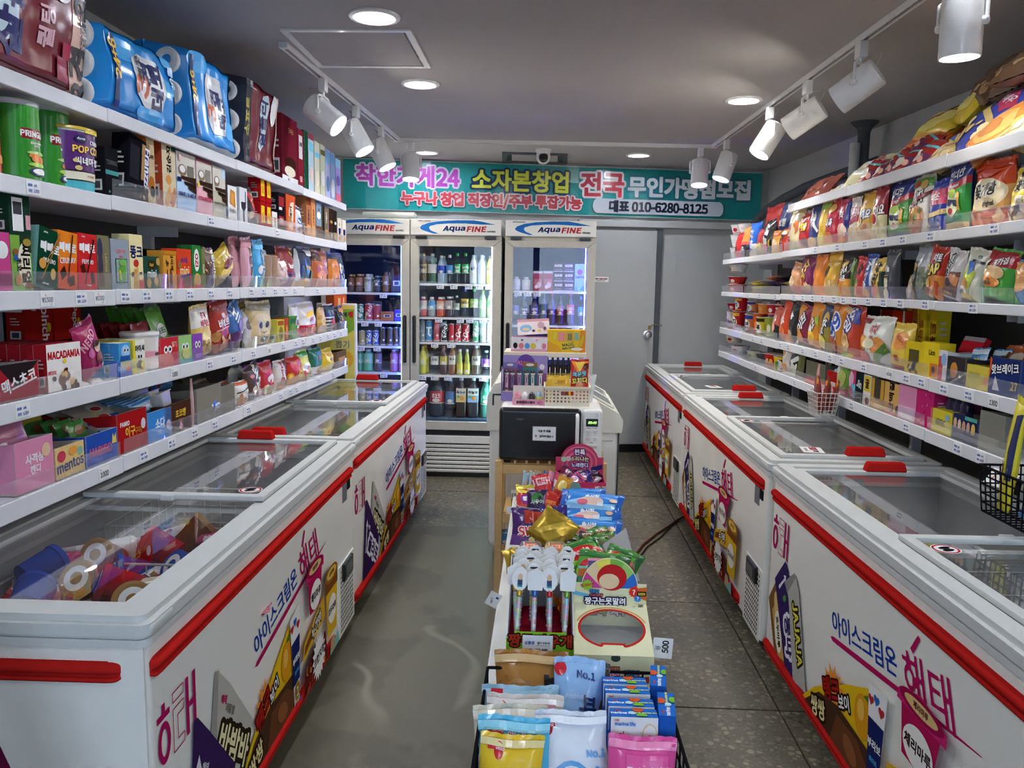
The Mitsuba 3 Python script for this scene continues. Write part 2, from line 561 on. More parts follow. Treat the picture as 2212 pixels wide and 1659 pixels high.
bs = Surf(bw, bh, banner_fn, 40, 3)
g = sbox(-bw / 2, 0, bw / 2, bh)
for q in bs.cut(g):
    ban.poly(q, C('#1d8686'), lambda v: banner_fn(v, 0))
decorate(ban, bs, "R0,0,1,.012,#c8d0d0;R0,.985,1,1,#c8d0d0;"
         "L착한가게24,.148,.68,.43,#b848b8,0,#e4d8f0;L소자본창업,.411,.66,.44,#d2d840,0,#18284c;L전국,.607,.64,.5,#b83444,0,#ece4e8;L무인가맹점모집,.82,.62,.43,#dde4ea,0,#2a6c7c;"
         "L누구나 창업 직장인/주부 투잡가능,.345,.24,.3,#b8404a,0,#dcc4cc;"
         "R.595,.06,.895,.36,#d4dce8;E.596,.21,.012,.15,#d4dce8;E.894,.21,.012,.15,#d4dce8;L대표 010-6280-8125,.745,.21,.25,#1c2434", .0012)
put('banner', ban.ply('print_film'), None, backwall((BX0 + BX1) / 2) @ tr(0, 0, 2.03),
    'long teal vinyl banner with coloured lettering hung high on the back wall', 'banner')

# ================================================================ ceiling fittings
def downlight(x, y, s=1.0):
    k = new_key('ceiling_downlight')
    put('rim', MB().slathe([(.098, 0), (.096, -.006), (.08, -.009), (.077, -.003)], 'w', 40).plain('lamp_white', 40), k, tr(x, y, ZC - .0005))
    a = np.arange(36) * 2 * np.pi / 36
    v = np.vstack([[0, 0, 0], np.stack([.077 * np.cos(a), .077 * np.sin(a), 0 * a], 1)])
    f = [[0, 1 + (i + 1) % 36, 1 + i] for i in range(36)]
    put('diffuser', mikit.ply((v, np.array(f)), 'pine', emitter=lamp(LAMP_COOL, DOWNLIGHT * s)), k, tr(x, y, ZC - .004))
    return k


for x, y, d in ((-.669, 3.148, 'round ceiling downlight nearest the camera, left of the centre'), (-.654, 4.172, 'round ceiling downlight just beyond the access hatch'),
                (1.043, 4.476, 'round ceiling downlight beside the right lamp track'), (-.94, 6.3, 'round ceiling downlight glaring in front of the banner'),
                (.697, 6.328, 'round ceiling downlight right of the dome camera'), (1.25, 2.55, 'round ceiling downlight cut off above the top right shelf'),
                (-.67, 1.9, None), (.9, 1.2, None), (-.67, .2, None), (1.0, -.4, None)):
    k = downlight(x, y)
    tag(k, d or 'round ceiling downlight out of view above the camera', 'ceiling light', None if d else 'downlights above the camera')

h = new_key('access_hatch')
f = MB()
for a, b, c, d in ((-1.085, 3.30, -.557, 3.325), (-1.085, 3.83, -.557, 3.857), (-1.085, 3.30, -1.06, 3.857), (-.582, 3.30, -.557, 3.857)):
    f.box(a, b, -.007, c, d, 0, 'w')
put('frame', f.plain('lamp_white'), h, tr(0, 0, ZC))
put('panel', MB().box(-1.052, 3.333, -.004, -.592, 3.822, 0, 'w').plain('plaster'), h, tr(0, 0, ZC))
put('gap', MB().box(-.592, 3.34, -.0015, -.583, 3.7, 0, 'k').plain('black_plastic'), h, tr(0, 0, ZC))
tag(h, 'square white access hatch in the ceiling left of centre', 'ceiling hatch')

v = new_key('ceiling_vent')
P4 = [(-.35, 6.24), (.15, 6.30), (.16, 6.76), (-.37, 6.68)]
po = Polygon(P4)
put('frame', MB().prism(po.difference(po.buffer(-.035)), -.012, 0, 'w').plain('dark_pipe'), v, tr(0, 0, ZC))
put('slot', MB().prism(po.buffer(-.036).difference(po.buffer(-.075)), -.003, 0, 'w').plain('black_plastic'), v, tr(0, 0, ZC))
put('panel', MB().prism(po.buffer(-.076), -.01, 0, 'w').plain('plaster'), v, tr(0, 0, ZC))
tag(v, 'square ceiling air vent with dark frame near the back wall', 'air vent')

cam = new_key('dome_camera')
put('base', MB().slathe([(0, 0), (.062, 0), (.062, -.012), (.05, -.03)], 'w', 28).plain('lamp_white', 40), cam, tr(-.035, 6.12, ZC))
put('housing', MB().slathe([(.05, -.028), (.054, -.05), (.05, -.075), (.036, -.097), (.02, -.106), (0, -.108)], 'w', 28).plain('lamp_white', 50), cam, tr(-.035, 6.12, ZC))
put('lens', MB().slathe([(.034, 0), (.034, .02), (.026, .026), (.012, .028), (0, .022)], 'w', 24, rot('x', 72)).plain('black_plastic', 40), cam, tr(-.033, 6.085, ZC - .07))
tag(cam, 'white dome security camera under the ceiling above the banner', 'security camera')

# lamp tracks
TRK = {'left': [(-1.129, 3.487), (-1.052, 5.70)], 'back': [(-1.07, 5.712), (1.19, 5.872)], 'right': [(1.171, 5.85), (1.29, 1.6)]}
for nm, desc in (('left', 'white lamp track along the left side of the ceiling'), ('back', 'white lamp track across the back of the ceiling'), ('right', 'white lamp track along the right side of the ceiling')):
    a, b = map(np.array, TRK[nm])
    L = np.linalg.norm(b - a)
    m = tr(a[0], a[1], ZC) @ rot('z', math.degrees(math.atan2(b[1] - a[1], b[0] - a[0])))
    k = new_key('lamp_track')
    put('rail', MB().box(0, -.018, -.022, L, -.008, 0, 'w').box(0, .008, -.022, L, .018, 0, 'w').box(0, -.018, -.004, L, .018, 0, 'w').plain('lamp_white'), k, m)
    put('slot', MB().box(.06, -.008, -.012, L - .02, .008, -.004, 'w').plain('black_plastic'), k, m)
    put('end_cap', MB().box(-.012, -.019, -.023, .02, .019, 0, 'w').plain('lamp_white'), k, m)
    tag(k, desc, 'lamp track')


def spotlight(x, y, d, label, side, warm=True, s=1.0):
    """track head: adapter, yoke, barrel with recessed lens; d: direction of the beam"""
    d = np.array(d, float)
    d /= np.linalg.norm(d)
    k = new_key('track_spotlight')
    base = tr(x, y, ZC - .022)
    put('adapter', MB().box(-.017, -.03, -.062, .017, .03, 0, 'w', b=.004).plain('lamp_white', 40), k, base)
    put('stem', MB().tube([(0, 0, -.06), (0, 0, -.085)], .007, 'w', 10).plain('lamp_white', 40), k, base)
    # yoke: fork around the barrel, its pivot axis is horizontal and square to the beam
    hz = np.array([-d[1], d[0], 0])
    hz = hz / np.linalg.norm(hz) if np.linalg.norm(hz) > 1e-3 else np.array([1.0, 0, 0])
    c = np.array([x, y, ZC - .022 - .165])
    q = MB()
    for sg in (-1, 1):
        p = [np.array([0, 0, .082]) + hz * .01 * sg, np.array([0, 0, .08]) + hz * .05 * sg, np.array([0, 0, .07]) + hz * .069 * sg, np.array([0, 0, .0]) + hz * .069 * sg, np.array([0, 0, -.012]) + hz * .069 * sg]
        q.tube(p, .0065, 'w', 8)
    put('yoke', q.plain('lamp_white', 50), k, tr(*c))
    for sg in (-1, 1):
        ax = np.eye(4)
        zz = hz * sg
        xx = np.array([0, 0, 1.0])
        ax[:3, 0], ax[:3, 1], ax[:3, 2] = xx, np.cross(zz, xx), zz
        ax[:3, 3] = c + hz * sg * .06
        put('pivot_knob', MB().slathe([(.013, 0), (.013, .012), (.009, .016), (0, .016)], 'w', 14).plain('lamp_white', 40), k, ax)
    M = np.eye(4)
    up = np.cross(d, hz)
    M[:3, 0], M[:3, 1], M[:3, 2], M[:3, 3] = hz, np.cross(d, hz), d, c
    put('barrel', MB().slathe([(0, -.085), (.03, -.085), (.056, -.082), (.06, -.076), (.06, .098), (.056, .099), (.0555, .08), (.054, .0)], 'w', 36).plain('lamp_white', 40), k, M)
    cb = MB().tube([c - d * .08 + up * .02, c - d * .11 + up * .03 + [0, 0, .02], c - d * .09 + [0, 0, .07], c + [0, 0, .11]], .003, '#b8b8b8', 6)
    put('cable', cb.ply('enamel'), k)
    a = np.arange(30) * 2 * np.pi / 30
    vv = np.vstack([[0, 0, 0], np.stack([.0545 * np.cos(a), .0545 * np.sin(a), 0 * a], 1)])
    put('lens', mikit.ply((vv, np.array([[0, 1 + i, 1 + (i + 1) % 30] for i in range(30)])), 'pine', emitter=lamp(LAMP_WARM, SPOTLIGHT * s)), k, M @ tr(0, 0, .088))
    tag(k, label, 'spotlight', f'track spotlights on the {side}')
    return k


for x, y, d, lab, side in (
        (-1.105, 4.0, (.80, -.12, -.62), 'white track spotlight nearest the camera on the left track, tilted right', 'left track'),
        (-1.085, 4.6, (.52, -.1, -.86), 'second white track spotlight on the left track, tilted right', 'left track'),
        (-1.066, 5.195, (.45, -.1, -.88), 'third white track spotlight on the left track, near the corner', 'left track'),
        (-.962, 5.72, (.02, -.2, -1), 'white track spotlight hanging straight down at the left of the back track', 'back track'),
        (1.083, 5.864, (-.04, -.22, -1), 'white track spotlight hanging straight down at the right of the back track', 'back track'),
        (1.195, 5.55, (-.32, -.12, -.94), 'farthest white spotlight on the right track', 'right track'),
        (1.207, 4.557, (-.52, -.1, -.85), 'brightly glowing spotlight on the right track, second from the back', 'right track'),
        (1.225, 3.98, (-.72, .48, -.52), 'white spotlight on the right track turned to the back left, farther of two', 'right track'),
        (1.24, 3.37, (-.70, .52, -.55), 'white spotlight on the right track turned to the back left, nearer of two', 'right track'),
        (1.262, 2.62, (.02, .02, -1), 'largest white spotlight, hanging straight down at the top right', 'right track')):
    spotlight(x, y, d, lab, side)

# dark hose and pipe at the right wall
hp = MB().tube([(1.74, 6.9, 1.93), (1.76, 6.85, 2.02), (1.82, 6.72, 2.10), (1.86, 6.5, 2.15), (1.9, 6.1, 2.19), (1.93, 5.7, 2.20), (1.965, 5.3, 2.21), (2.0, 5.05, 2.22)], .035, 'w', 14)
put('wrapped_hose', hp.plain('dark_pipe', 50), label='dark grey wrapped hose running along the top of the right wall', cat='hose')
pp = new_key('ceiling_pipe')
put('pipe', MB().tube([(1.9, 5.03, 2.0), (1.9, 5.03, 2.45)], .035, 'w', 18).plain('dark_pipe', 50), pp)
put('flange', MB().slathe([(.08, 0), (.074, -.008), (.044, -.035), (.036, -.06)], 'w', 20).plain('dark_pipe', 30), pp, tr(1.9, 5.03, ZC))
put('sleeve', MB().tube([(1.84, 5.0, 2.05), (1.84, 5.0, 2.32)], .03, 'w', 12).plain('wall_paint', 50), pp)
tag(pp, 'short grey vertical pipe with flange under the ceiling at the right', 'pipe')

# ================================================================ shelving
LV = {'L': [('LA', 1.932, 1.892), ('LB', 1.688, 1.645), ('LC', 1.416, 1.370), ('LD', 1.152, 1.103), ('LE', .916, .866)],
      'R': [('RA', 1.913, 1.868), ('RB', 1.658, 1.622), ('RC', 1.416, 1.384), ('RD', 1.146, 1.101), ('RE', .966, .922)]}
BAYS = {'L': [(1.36, 2.31), (2.31, 3.272), (3.272, 4.17), (4.17, 5.075)], 'R': [(1.93, 2.836), (2.836, 3.743), (3.743, 4.676), (4.676, 5.54), (5.54, 6.22)]}
FRONT = {'L': -1.27, 'R': 1.36}
DEPTH = .40


def price_tag(kind):
    t = MB().box(-.027, -.0012, -.017, .027, 0, .017, 'w')
    s = Surf(.054, .034, lambda v, o: np.stack([v[:, 0], np.full(len(v), -.0012 - o), v[:, 1] - .017], 1))
    if kind == 0:
        decorate(t, s, "R.1,.58,.42,.78,#6a78b4;L상품,.62,.68,.2,#5a6aa8;R.12,.2,.36,.4,#7a86bc;L1200,.66,.3,.24,#5a66a0", .0004)
    elif kind == 1:
        decorate(t, s, "R.1,.58,.42,.78,#6a78b4;L과자,.66,.68,.2,#5a6aa8;R.12,.2,.36,.4,#7a86bc;L1500,.66,.3,.24,#5a66a0", .0004)
    elif kind == 2:
        decorate(t, s, "L1000,.5,.42,.5,#6a6a70;R.05,.85,.25,.9,#8a8a90", .0004)
    elif kind == 3:
        decorate(t, s, "L1300,.5,.42,.5,#6a6a70;R.05,.85,.25,.9,#8a8a90", .0004)
    elif kind == 4:
        decorate(t, s, "L₩1500,.5,.5,.4,#8a8a98;P#d88a8a,.3,.9,.36,.95,.44,.75,.4,.74;P#8aa8a8,.7,.1,.76,.26,.8,.22,.76,.06", .0004)
    return t.ply('print_matte')


TAGS = [price_tag(i) for i in range(5)]
SIDE = {'L': rot('z', 90), 'R': rot('z', -90)}


def side_m(S, y, z, back=0.0):
    """local frame on a shelf: x along the shelf to the viewer's right, -y to the aisle"""
    return tr(FRONT[S] - back if S == 'L' else FRONT[S] + back, y, z) @ SIDE[S]


TAGPOS = {('LA', 0): [], ('LB', 0): [(1.95, 0)], ('LB', 1): [(3.0, 1)], ('LB', 2): [(3.75, 0)], ('LC', 0): [(1.98, 4), (2.13, 0), (2.22, 4)], ('LC', 1): [(2.36, 0), (2.49, 1), (2.64, 0), (2.8, 1), (2.98, 0), (3.16, 1)],
          ('LC', 2): [(3.4, 0), (3.55, 1), (3.7, 0), (3.85, 1), (4.0, 0)], ('LC', 3): [(4.4, 0), (4.75, 1)], ('LD', 0): [(1.86, 0)], ('LD', 1): [(2.66, 2), (2.95, 0), (3.18, 1)], ('LD', 2): [(3.4, 0), (3.6, 2), (3.8, 1), (4.0, 0), (4.12, 1)],
          ('LD', 3): [(4.3, 0), (4.45, 1), (4.6, 0), (4.75, 1), (4.9, 0)], ('LE', 0): [(2.2, 2)], ('LE', 1): [(2.43, 0), (2.62, 1), (2.8, 0), (2.98, 1)], ('LE', 2): [(3.33, 0), (3.75, 1), (3.9, 0), (4.0, 1)], ('LE', 3): [(4.4, 0), (4.7, 1)],
          ('RA', 0): [], ('RB', 0): [(2.5, 1)], ('RB', 1): [(2.9, 0), (3.12, 1), (3.3, 0), (3.48, 1)], ('RB', 2): [(3.8, 0), (4.1, 1)], ('RC', 0): [(2.58, 0)], ('RC', 1): [(2.9, 0), (3.1, 1), (3.25, 0), (3.4, 1), (3.55, 0), (3.68, 1)],
          ('RC', 2): [(3.8, 0), (3.95, 1), (4.1, 0), (4.25, 1), (4.4, 0)], ('RC', 3): [(4.75, 0), (5.1, 1), (5.4, 0)], ('RD', 0): [(2.42, 3), (2.56, 0), (2.72, 1)], ('RD', 1): [(2.88, 0), (3.0, 1), (3.15, 4), (3.4, 0), (3.65, 1)],
          ('RD', 2): [(3.8, 0), (4.0, 1), (4.2, 0), (4.45, 1), (4.6, 0)], ('RD', 3): [(5.0, 1), (5.2, 0)], ('RE', 0): [(2.6, 0), (2.46, 1)], ('RE', 1): [(2.97, 0), (3.5, 1)], ('RE', 2): [(4.0, 0), (4.3, 1)], ('RE', 3): [(5.1, 0)]}
BNAME = {'L': ['nearest white shelving bay on the left wall, by the crisp tubes', 'second white shelving bay from the camera on the left wall', 'third white shelving bay from the camera on the left wall', 'farthest white shelving bay on the left, beside the drink fridges'],
         'R': ['nearest white shelving bay on the right wall, cut by the frame', 'second white shelving bay from the camera on the right wall', 'third white shelving bay from the camera on the right wall', 'fourth white shelving bay from the camera on the right wall', 'narrow farthest white shelving bay on the right, by the door']}
for S in 'LR':
    for b, (y0, y1) in enumerate(BAYS[S]):
        k = new_key('shelving_bay')
        tag(k, BNAME[S][b], 'shelving', f'shelving bays on the {"left" if S == "L" else "right"} wall')
        L = y1 - y0
        mid = (y0 + y1) / 2
        jig = .002 * ((b * 7) % 3 - 1)
        for lv, zt, zb in LV[S]:
            if lv == 'RA' and b >= 3:
                continue
            yy1 = 4.62 if (lv == 'RA' and b == 2) else y1
            LL = yy1 - y0
            m = side_m(S, (y0 + yy1) / 2, jig)
            q = MB().box(-LL / 2 + .002, .004, zt - .03, LL / 2 - .002, DEPTH, zt - .004, 'w')
            q.box(-LL / 2 + .0025, -.008, zb, LL / 2 - .0025, .004, zt, 'w', b=.003)
            q.box(-LL / 2 + .03, DEPTH - .14, zt - .07, -LL / 2 + .034, DEPTH, zt - .03, 'w').box(LL / 2 - .034, DEPTH - .14, zt - .07, LL / 2 - .03, DEPTH, zt - .03, 'w')
            sh = put('shelf', q.plain('shelf_white', 30), k, m)
            if lv[1] != 'A':
                x0 = -LL / 2 + .01
                if lv == 'LB' and b == 0:
                    pass
                else:
                    cl = MB().quad([(x0, -.004, zt - .002), (LL / 2 - .01, -.004, zt - .002), (LL / 2 - .01, -.006, zt + .048), (x0, -.006, zt + .048)], 'w')
                    put('clear_lip', cl.plain('clear_plastic'), sh, m)
            for ty, kd in TAGPOS.get((lv, b), []):
                put('price_tag', TAGS[kd], sh, side_m(S, ty, (zt + zb) / 2 + jig) @ tr(0, -.0085, 0) @ rot('y', ((ty * 100) % 3 - 1) * .8))
        bk = MB()
        bk.box(-L / 2 + .001, DEPTH + .004, .02, L / 2 - .001, DEPTH + .012, 1.96 if not (S == 'R' and b >= 3) else 1.9, 'w')
        put('back_panel', bk.plain('rack_grey'), k, side_m(S, mid, 0))
        up = MB()
        up.box(-L / 2 + .001, DEPTH - .04, 0, -L / 2 + .029, DEPTH + .003, 1.97, 'w')
        for i in range(24):
            up.box(-L / 2 + .011, DEPTH - .042, .3 + i * .066, -L / 2 + .019, DEPTH - .0395, .325 + i * .066, 'w')
        put('upright', up.plain('shelf_white'), k, side_m(S, mid, 0))
# wire grid behind the nearest right-hand shelves
gr = MB()
for i in range(19):
    gr.tube([(-.45 + i * .05, 0, .9), (-.45 + i * .05, 0, 1.85)], .002, '#6a6a58', 5)
for i in range(20):
    gr.tube([(-.45, 0, .9 + i * .05), (.45, 0, .9 + i * .05)], .002, '#6a6a58', 5)
put('wire_grid', gr.ply('enamel'), None, side_m('R', 2.38, 0) @ tr(0, DEPTH - .02, 0), 'dark wire grid panel behind the nearest right-hand shelves', 'wire grid')

# ================================================================ chest freezers
class Art:
    """flat print on the plane y = 0 of a local frame (x right, z up), each layer a hair in front of the last"""

    def __init__(self, step=.00035):
        self.mb, self.k, self.step = MB(), 0, step

    def g(self, geom, col):
        self.k += 1
        o = -self.k * self.step
        self.mb.poly(geom, C(col), lambda v: np.stack([v[:, 0], np.full(len(v), o), v[:, 1]], 1))
        return self

    def p(self, col, *q):
        g = Polygon([(q[i], q[i + 1]) for i in range(0, len(q), 2)])
        return self.g(g if g.is_valid else g.buffer(0), col)

    def e(self, col, cx, cz, rx, rz, ang=0):
        return self.g(affinity.rotate(ellipse(cx, cz, rx, rz, 28), ang), col)

    def t(self, text, cx, cz, h, col, ang=0, oc=None, shear=0, ow=.1, maxw=None, sx=1.0, thin=0):
        g = affinity.scale(text_poly(text), sx, 1, origin=(0, 0))
        if thin:
            g = g.buffer(-thin)
        if maxw and (g.bounds[2] - g.bounds[0]) * h > maxw:
            h = maxw / (g.bounds[2] - g.bounds[0])
        g = affinity.scale(g, h, h, origin=(0, 0))
        if shear:
            g = affinity.skew(g, xs=shear, origin=(0, 0))
        g = affinity.translate(affinity.rotate(g, ang, origin=(0, 0)), cx, cz)
        if oc:
            self.g(g.buffer(h * ow), oc)
        return self.g(g, col)

    def ply(self, bsdf='print_board'):
        return self.mb.ply(bsdf)


def heart(cx, cz, s):
    a = np.linspace(0, 2 * np.pi, 24, endpoint=False)
    return Polygon(np.stack([cx + s * np.sin(a) ** 3, cz + s * (13 * np.cos(a) - 5 * np.cos(2 * a) - 2 * np.cos(3 * a) - np.cos(4 * a)) / 16], 1))


def burst(cx, cz, r, n=14, k=.72):
    a = np.arange(2 * n) * np.pi / n
    r = np.where(np.arange(2 * n) % 2, r * k, r)
    return Polygon(np.stack([cx + r * np.cos(a), cz + r * np.sin(a)], 1))


def maker_mark(A, x, z, s=1.0):
    """the three-letter mark: filled, outlined, filled"""
    c = '#a81c58'
    A.p(c, x + .0 * s, z + .098 * s, x + .056 * s, z + .098 * s, x + .056 * s, z + .112 * s, x, z + .112 * s)
    A.p(c, x + .021 * s, z + .112 * s, x + .035 * s, z + .112 * s, x + .035 * s, z + .132 * s, x + .021 * s, z + .132 * s)
    A.g(ellipse(x + .028 * s, z + .046 * s, .028 * s, .046 * s, 28).difference(ellipse(x + .028 * s, z + .046 * s, .014 * s, .03 * s, 28)), c)
    r = union_all([sbox(x + .07 * s, z + .112 * s, x + .118 * s, z + .13 * s), sbox(x + .07 * s, z + .076 * s, x + .118 * s, z + .094 * s), sbox(x + .07 * s, z, x + .088 * s, z + .094 * s), sbox(x + .07 * s, z, x + .118 * s, z + .018 * s)]).buffer(.003 * s)
    A.g(r.difference(r.buffer(-.0028 * s)), c)
    for u in (.13, .165):
        A.p(c, x + u * s, z, x + (u + .014) * s, z, x + (u + .014) * s, z + .134 * s, x + u * s, z + .134 * s)
    A.p(c, x + .144 * s, z + .06 * s, x + .165 * s, z + .06 * s, x + .165 * s, z + .074 * s, x + .144 * s, z + .074 * s)


def front_art(kind):
    """printed front: slogan with underline and the row of pictured ices"""
    A = Art()
    # slogan, hand-lettered blue and crimson
    A.t('아이스크림은', .80, .478, .092, '#1c3a92', 10, shear=-8, maxw=.40, thin=.024)
    A.t('해태', 1.14, .528, .125, '#b01c58', 8, shear=-14, maxw=.25, thin=.03)
    A.p('#b01c58', 1.055, .585, 1.085, .632, 1.097, .626, 1.07, .578)
    A.p('#b01c58', .60, .392, .62, .402, .9, .445, 1.15, .482, 1.36, .505, 1.36, .503, 1.15, .470, .9, .429, .62, .386)
    # pictured ices
    if kind == 'left':
        A.p('#9c978f', .235, .16, .325, .515, .352, .505, .30, .17)
        A.p('#b7b2a6', .29, .12, .345, .506, .415, .44, .565, .262, .50, .10)
        A.t('바밤바', .43, .265, .085, '#e8dcaa', -38, '#2c2418', ow=.16)
        A.t('해태', .372, .42, .022, '#b01c58', -30)
        A.t('리얼 밤', .41, .375, .022, '#6a6458', -36)
        A.p('#3a2350', .135, .095, .195, .462, .215, .46, .27, .40, .43, .215, .39, .095)
        A.t('폴라포', .315, .19, .075, '#3a2350', -38, '#e8e4ec', ow=.22)
        A.p('#d8d4e0', .175, .22, .2, .34, .19, .34, .215, .37, .225, .33, .213, .333, .19, .22)
        A.t('해태', .245, .32, .022, '#c8c0d0', -34)
    else:
        A.p('#7a5834', .025, .27, .10, .37, .17, .30, .27, .10, .12, .095)
        A.p('#c8a058', .07, .24, .13, .31, .2, .22, .25, .12, .16, .1)
        A.e('#d8b878', .12, .28, .03, .05, 20)
        A.e('#efe8d4', .15, .19, .038, .075, 18)
        A.t('호두마루', .15, .19, .03, '#2c241c', -68)
        A.p('#3a2a5a', .085, .37, .185, .475, .215, .45, .31, .24, .315, .10, .24, .10)
        A.p('#e4e0ec', .13, .36, .185, .41, .176, .418, .2, .425, .2, .4, .19, .403, .14, .35)
        A.t('뽕따', .262, .225, .075, '#3a2a5a', -70, '#e8e4ec', ow=.2)
        A.e('#4a8a4c', .2, .34, .018, .012, 30)
        A.p('#8f8b86', .19, .40, .285, .47, .30, .45, .24, .36)
        A.p('#b4b0a8', .235, .38, .30, .46, .335, .42, .45, .12, .33, .10)
        A.t('JAJAJA', .345, .275, .05, '#ddd04c', -66, '#2a2418', ow=.16)
    A.p('#e3b820', .42, .097, .52, .185, .74, .315, .89, .385, .93, .375, .97, .2, .8, .097)
    A.g(burst(.66, .245, .085, 12, .6), '#e8902c')
    A.t('탱크', .645, .245, .07, '#a8201c', 24, '#3a1410', ow=.08)
    A.t('보이', .735, .255, .045, '#ece8e0', 24, '#201814', ow=.14)
    A.e('#d8951f', .855, .285, .05, .062)
    A.e('#e8b450', .845, .30, .022, .03)
    A.p('#4a7a34', .855, .345, .9, .372, .885, .342)
    A.p('#4a3222', .44, .094, .56, .19, .70, .225, .93, .215, .95, .094)
    A.p('#6a4028', .66, .094, .70, .2, .84, .205, .93, .15, .9, .094)
    A.t('쌍쌍', .565, .14, .062, '#e4d49c', 16, '#2c1c10', ow=.14)
    A.e('#8a5434', .80, .15, .05, .03, -20)
    # cone
    A.p('#e9e6e2', .885, .40, .99, .418, .972, .10, .918, .094)
    A.p('#20285c', .895, .315, .983, .322, .976, .175, .908, .17)
    for u, v, c in ((.905, .365, '#b83038'), (.935, .378, '#2c64b0'), (.965, .36, '#b83038')):
        A.g(heart(u, v, .016), c)
    A.t('부라보', .94, .255, .042, '#eceaea', 6, maxw=.075)
    A.t('화이트', .942, .212, .016, '#4aa0d0', 6)
    A.e('#b08a3c', .943, .145, .027, .033)
    A.e('#8a682c', .943, .145, .02, .026)
    A.t('1', .943, .145, .034, '#ece2c0')
    for u in (.92, .96):
        A.p('#b83038' if u < .95 else '#2c64b0', u, .098, u + .02, .098, u + .016, .112, u + .002, .112)
    # nougat bar, cherry tub, walnut tub, chicken-crunch
    A.p('#dca82c', 1.0, .20, 1.02, .265, 1.27, .335, 1.28, .255)
    A.p('#7a4a24', 1.02, .222, 1.03, .252, 1.13, .282, 1.13, .25)
    A.e('#e8c860', 1.17, .275, .06, .034, 14)
    A.t('누가바', 1.165, .272, .045, '#efe6d8', 14, '#3a2414', ow=.13, maxw=.13)
    A.p('#b01c50', 1.065, .47, 1.085, .335, 1.215, .33, 1.245, .475)
    A.p('#c4286a', 1.045, .455, 1.05, .485, 1.15, .515, 1.265, .488, 1.265, .455)
    A.e('#9a1848', 1.155, .482, .1, .026)
    A.e('#d8b878', 1.155, .482, .075, .016)
    A.t('체리마루', 1.155, .482, .018, '#5a1828')
    A.e('#efe9e0', 1.155, .385, .068, .05)
    A.t('체리마루', 1.155, .385, .042, '#2c1c18', 0, maxw=.12)
    A.p('#dcb02c', 1.285, .33, 1.30, .155, 1.43, .155, 1.445, .33)
    A.p('#7a4a24', 1.272, .325, 1.272, .385, 1.45, .385, 1.45, .325)
    A.e('#9a642c', 1.361, .385, .089, .03)
    A.e('#dcb850', 1.361, .387, .068, .02)
    A.t('호두마루', 1.361, .387, .018, '#3a2414')
    A.e('#efe9d8', 1.362, .25, .06, .055)
    A.t('호두마루', 1.362, .25, .036, '#241a14', 0, maxw=.11)
    A.p('#6a2420', .985, .094, 1.0, .175, 1.1, .205, 1.26, .21, 1.29, .094)
    rng = random.Random(7)
    for i in range(16):
        A.e(('#a83c2c', '#c8843c', '#5a1c18', '#8a5a34')[i % 4], rng.uniform(1.0, 1.28), rng.uniform(.1, .19), .014, .01, rng.uniform(0, 180))
    A.g(burst(1.15, .165, .085, 18, .74), '#efece6')
    A.t('크런치킹', 1.15, .165, .036, '#20181a', 8, maxw=.13)
    A.p('#7ab8b0', 1.30, .094, 1.31, .15, 1.37, .125, 1.41, .152, 1.43, .094)
    A.e('#b8a078', 1.34, .125, .03, .03)
    return A.ply()


ART = {k: front_art(k) for k in ('left', 'right')}
_mk = Art()
maker_mark(_mk, 0, 0)
MARK = _mk.ply()


def bumper(L):
    """red rubber rail of length L along x: half-round bead above two ribs, rounded ends; y = 0 is the wall behind it"""
    prof = [(0, .0), (.010, .0), (.013, .004), (.010, .008), (.007, .009), (.0095, .012), (.008, .0155), (.010, .018), (.017, .021), (.0195, .027), (.019, .033), (.014, .038), (.006, .041), (0, .041)]
    xs = [0, .006, .014, .03, L - .03, L - .014, L - .006, L]
    ks = [.25, .7, .92, 1, 1, .92, .7, .25]
    V, F, n = [], [], len(prof)
    for x, s in zip(xs, ks):
        V += [(x, -a * s, .0205 + (b - .0205) * (.6 + .4 * s)) for a, b in prof]
    for i in range(len(xs) - 1):
        for j in range(n - 1):
            F.append([i * n + j, i * n + j + 1, (i + 1) * n + j + 1, (i + 1) * n + j])
    F = np.array(F)
    V = np.array(V)
    mb = MB().add(V, F, 'w')
    for i in (0, len(xs) - 1):
        ring = V[i * n:(i + 1) * n]
        mb.add(ring, [[0, j, j + 1] for j in range(1, n - 1)], 'w')
    return mb.plain('red_rubber', 50)


def ring_prism(mb, x0, y0, x1, y1, r, inner, z0, z1):
    o = sbox(x0 + r, y0 + r, x1 - r, y1 - r).buffer(r, 8) if r else sbox(x0, y0, x1, y1)
    return mb.prism(o.difference(inner), z0, z1, 'w')


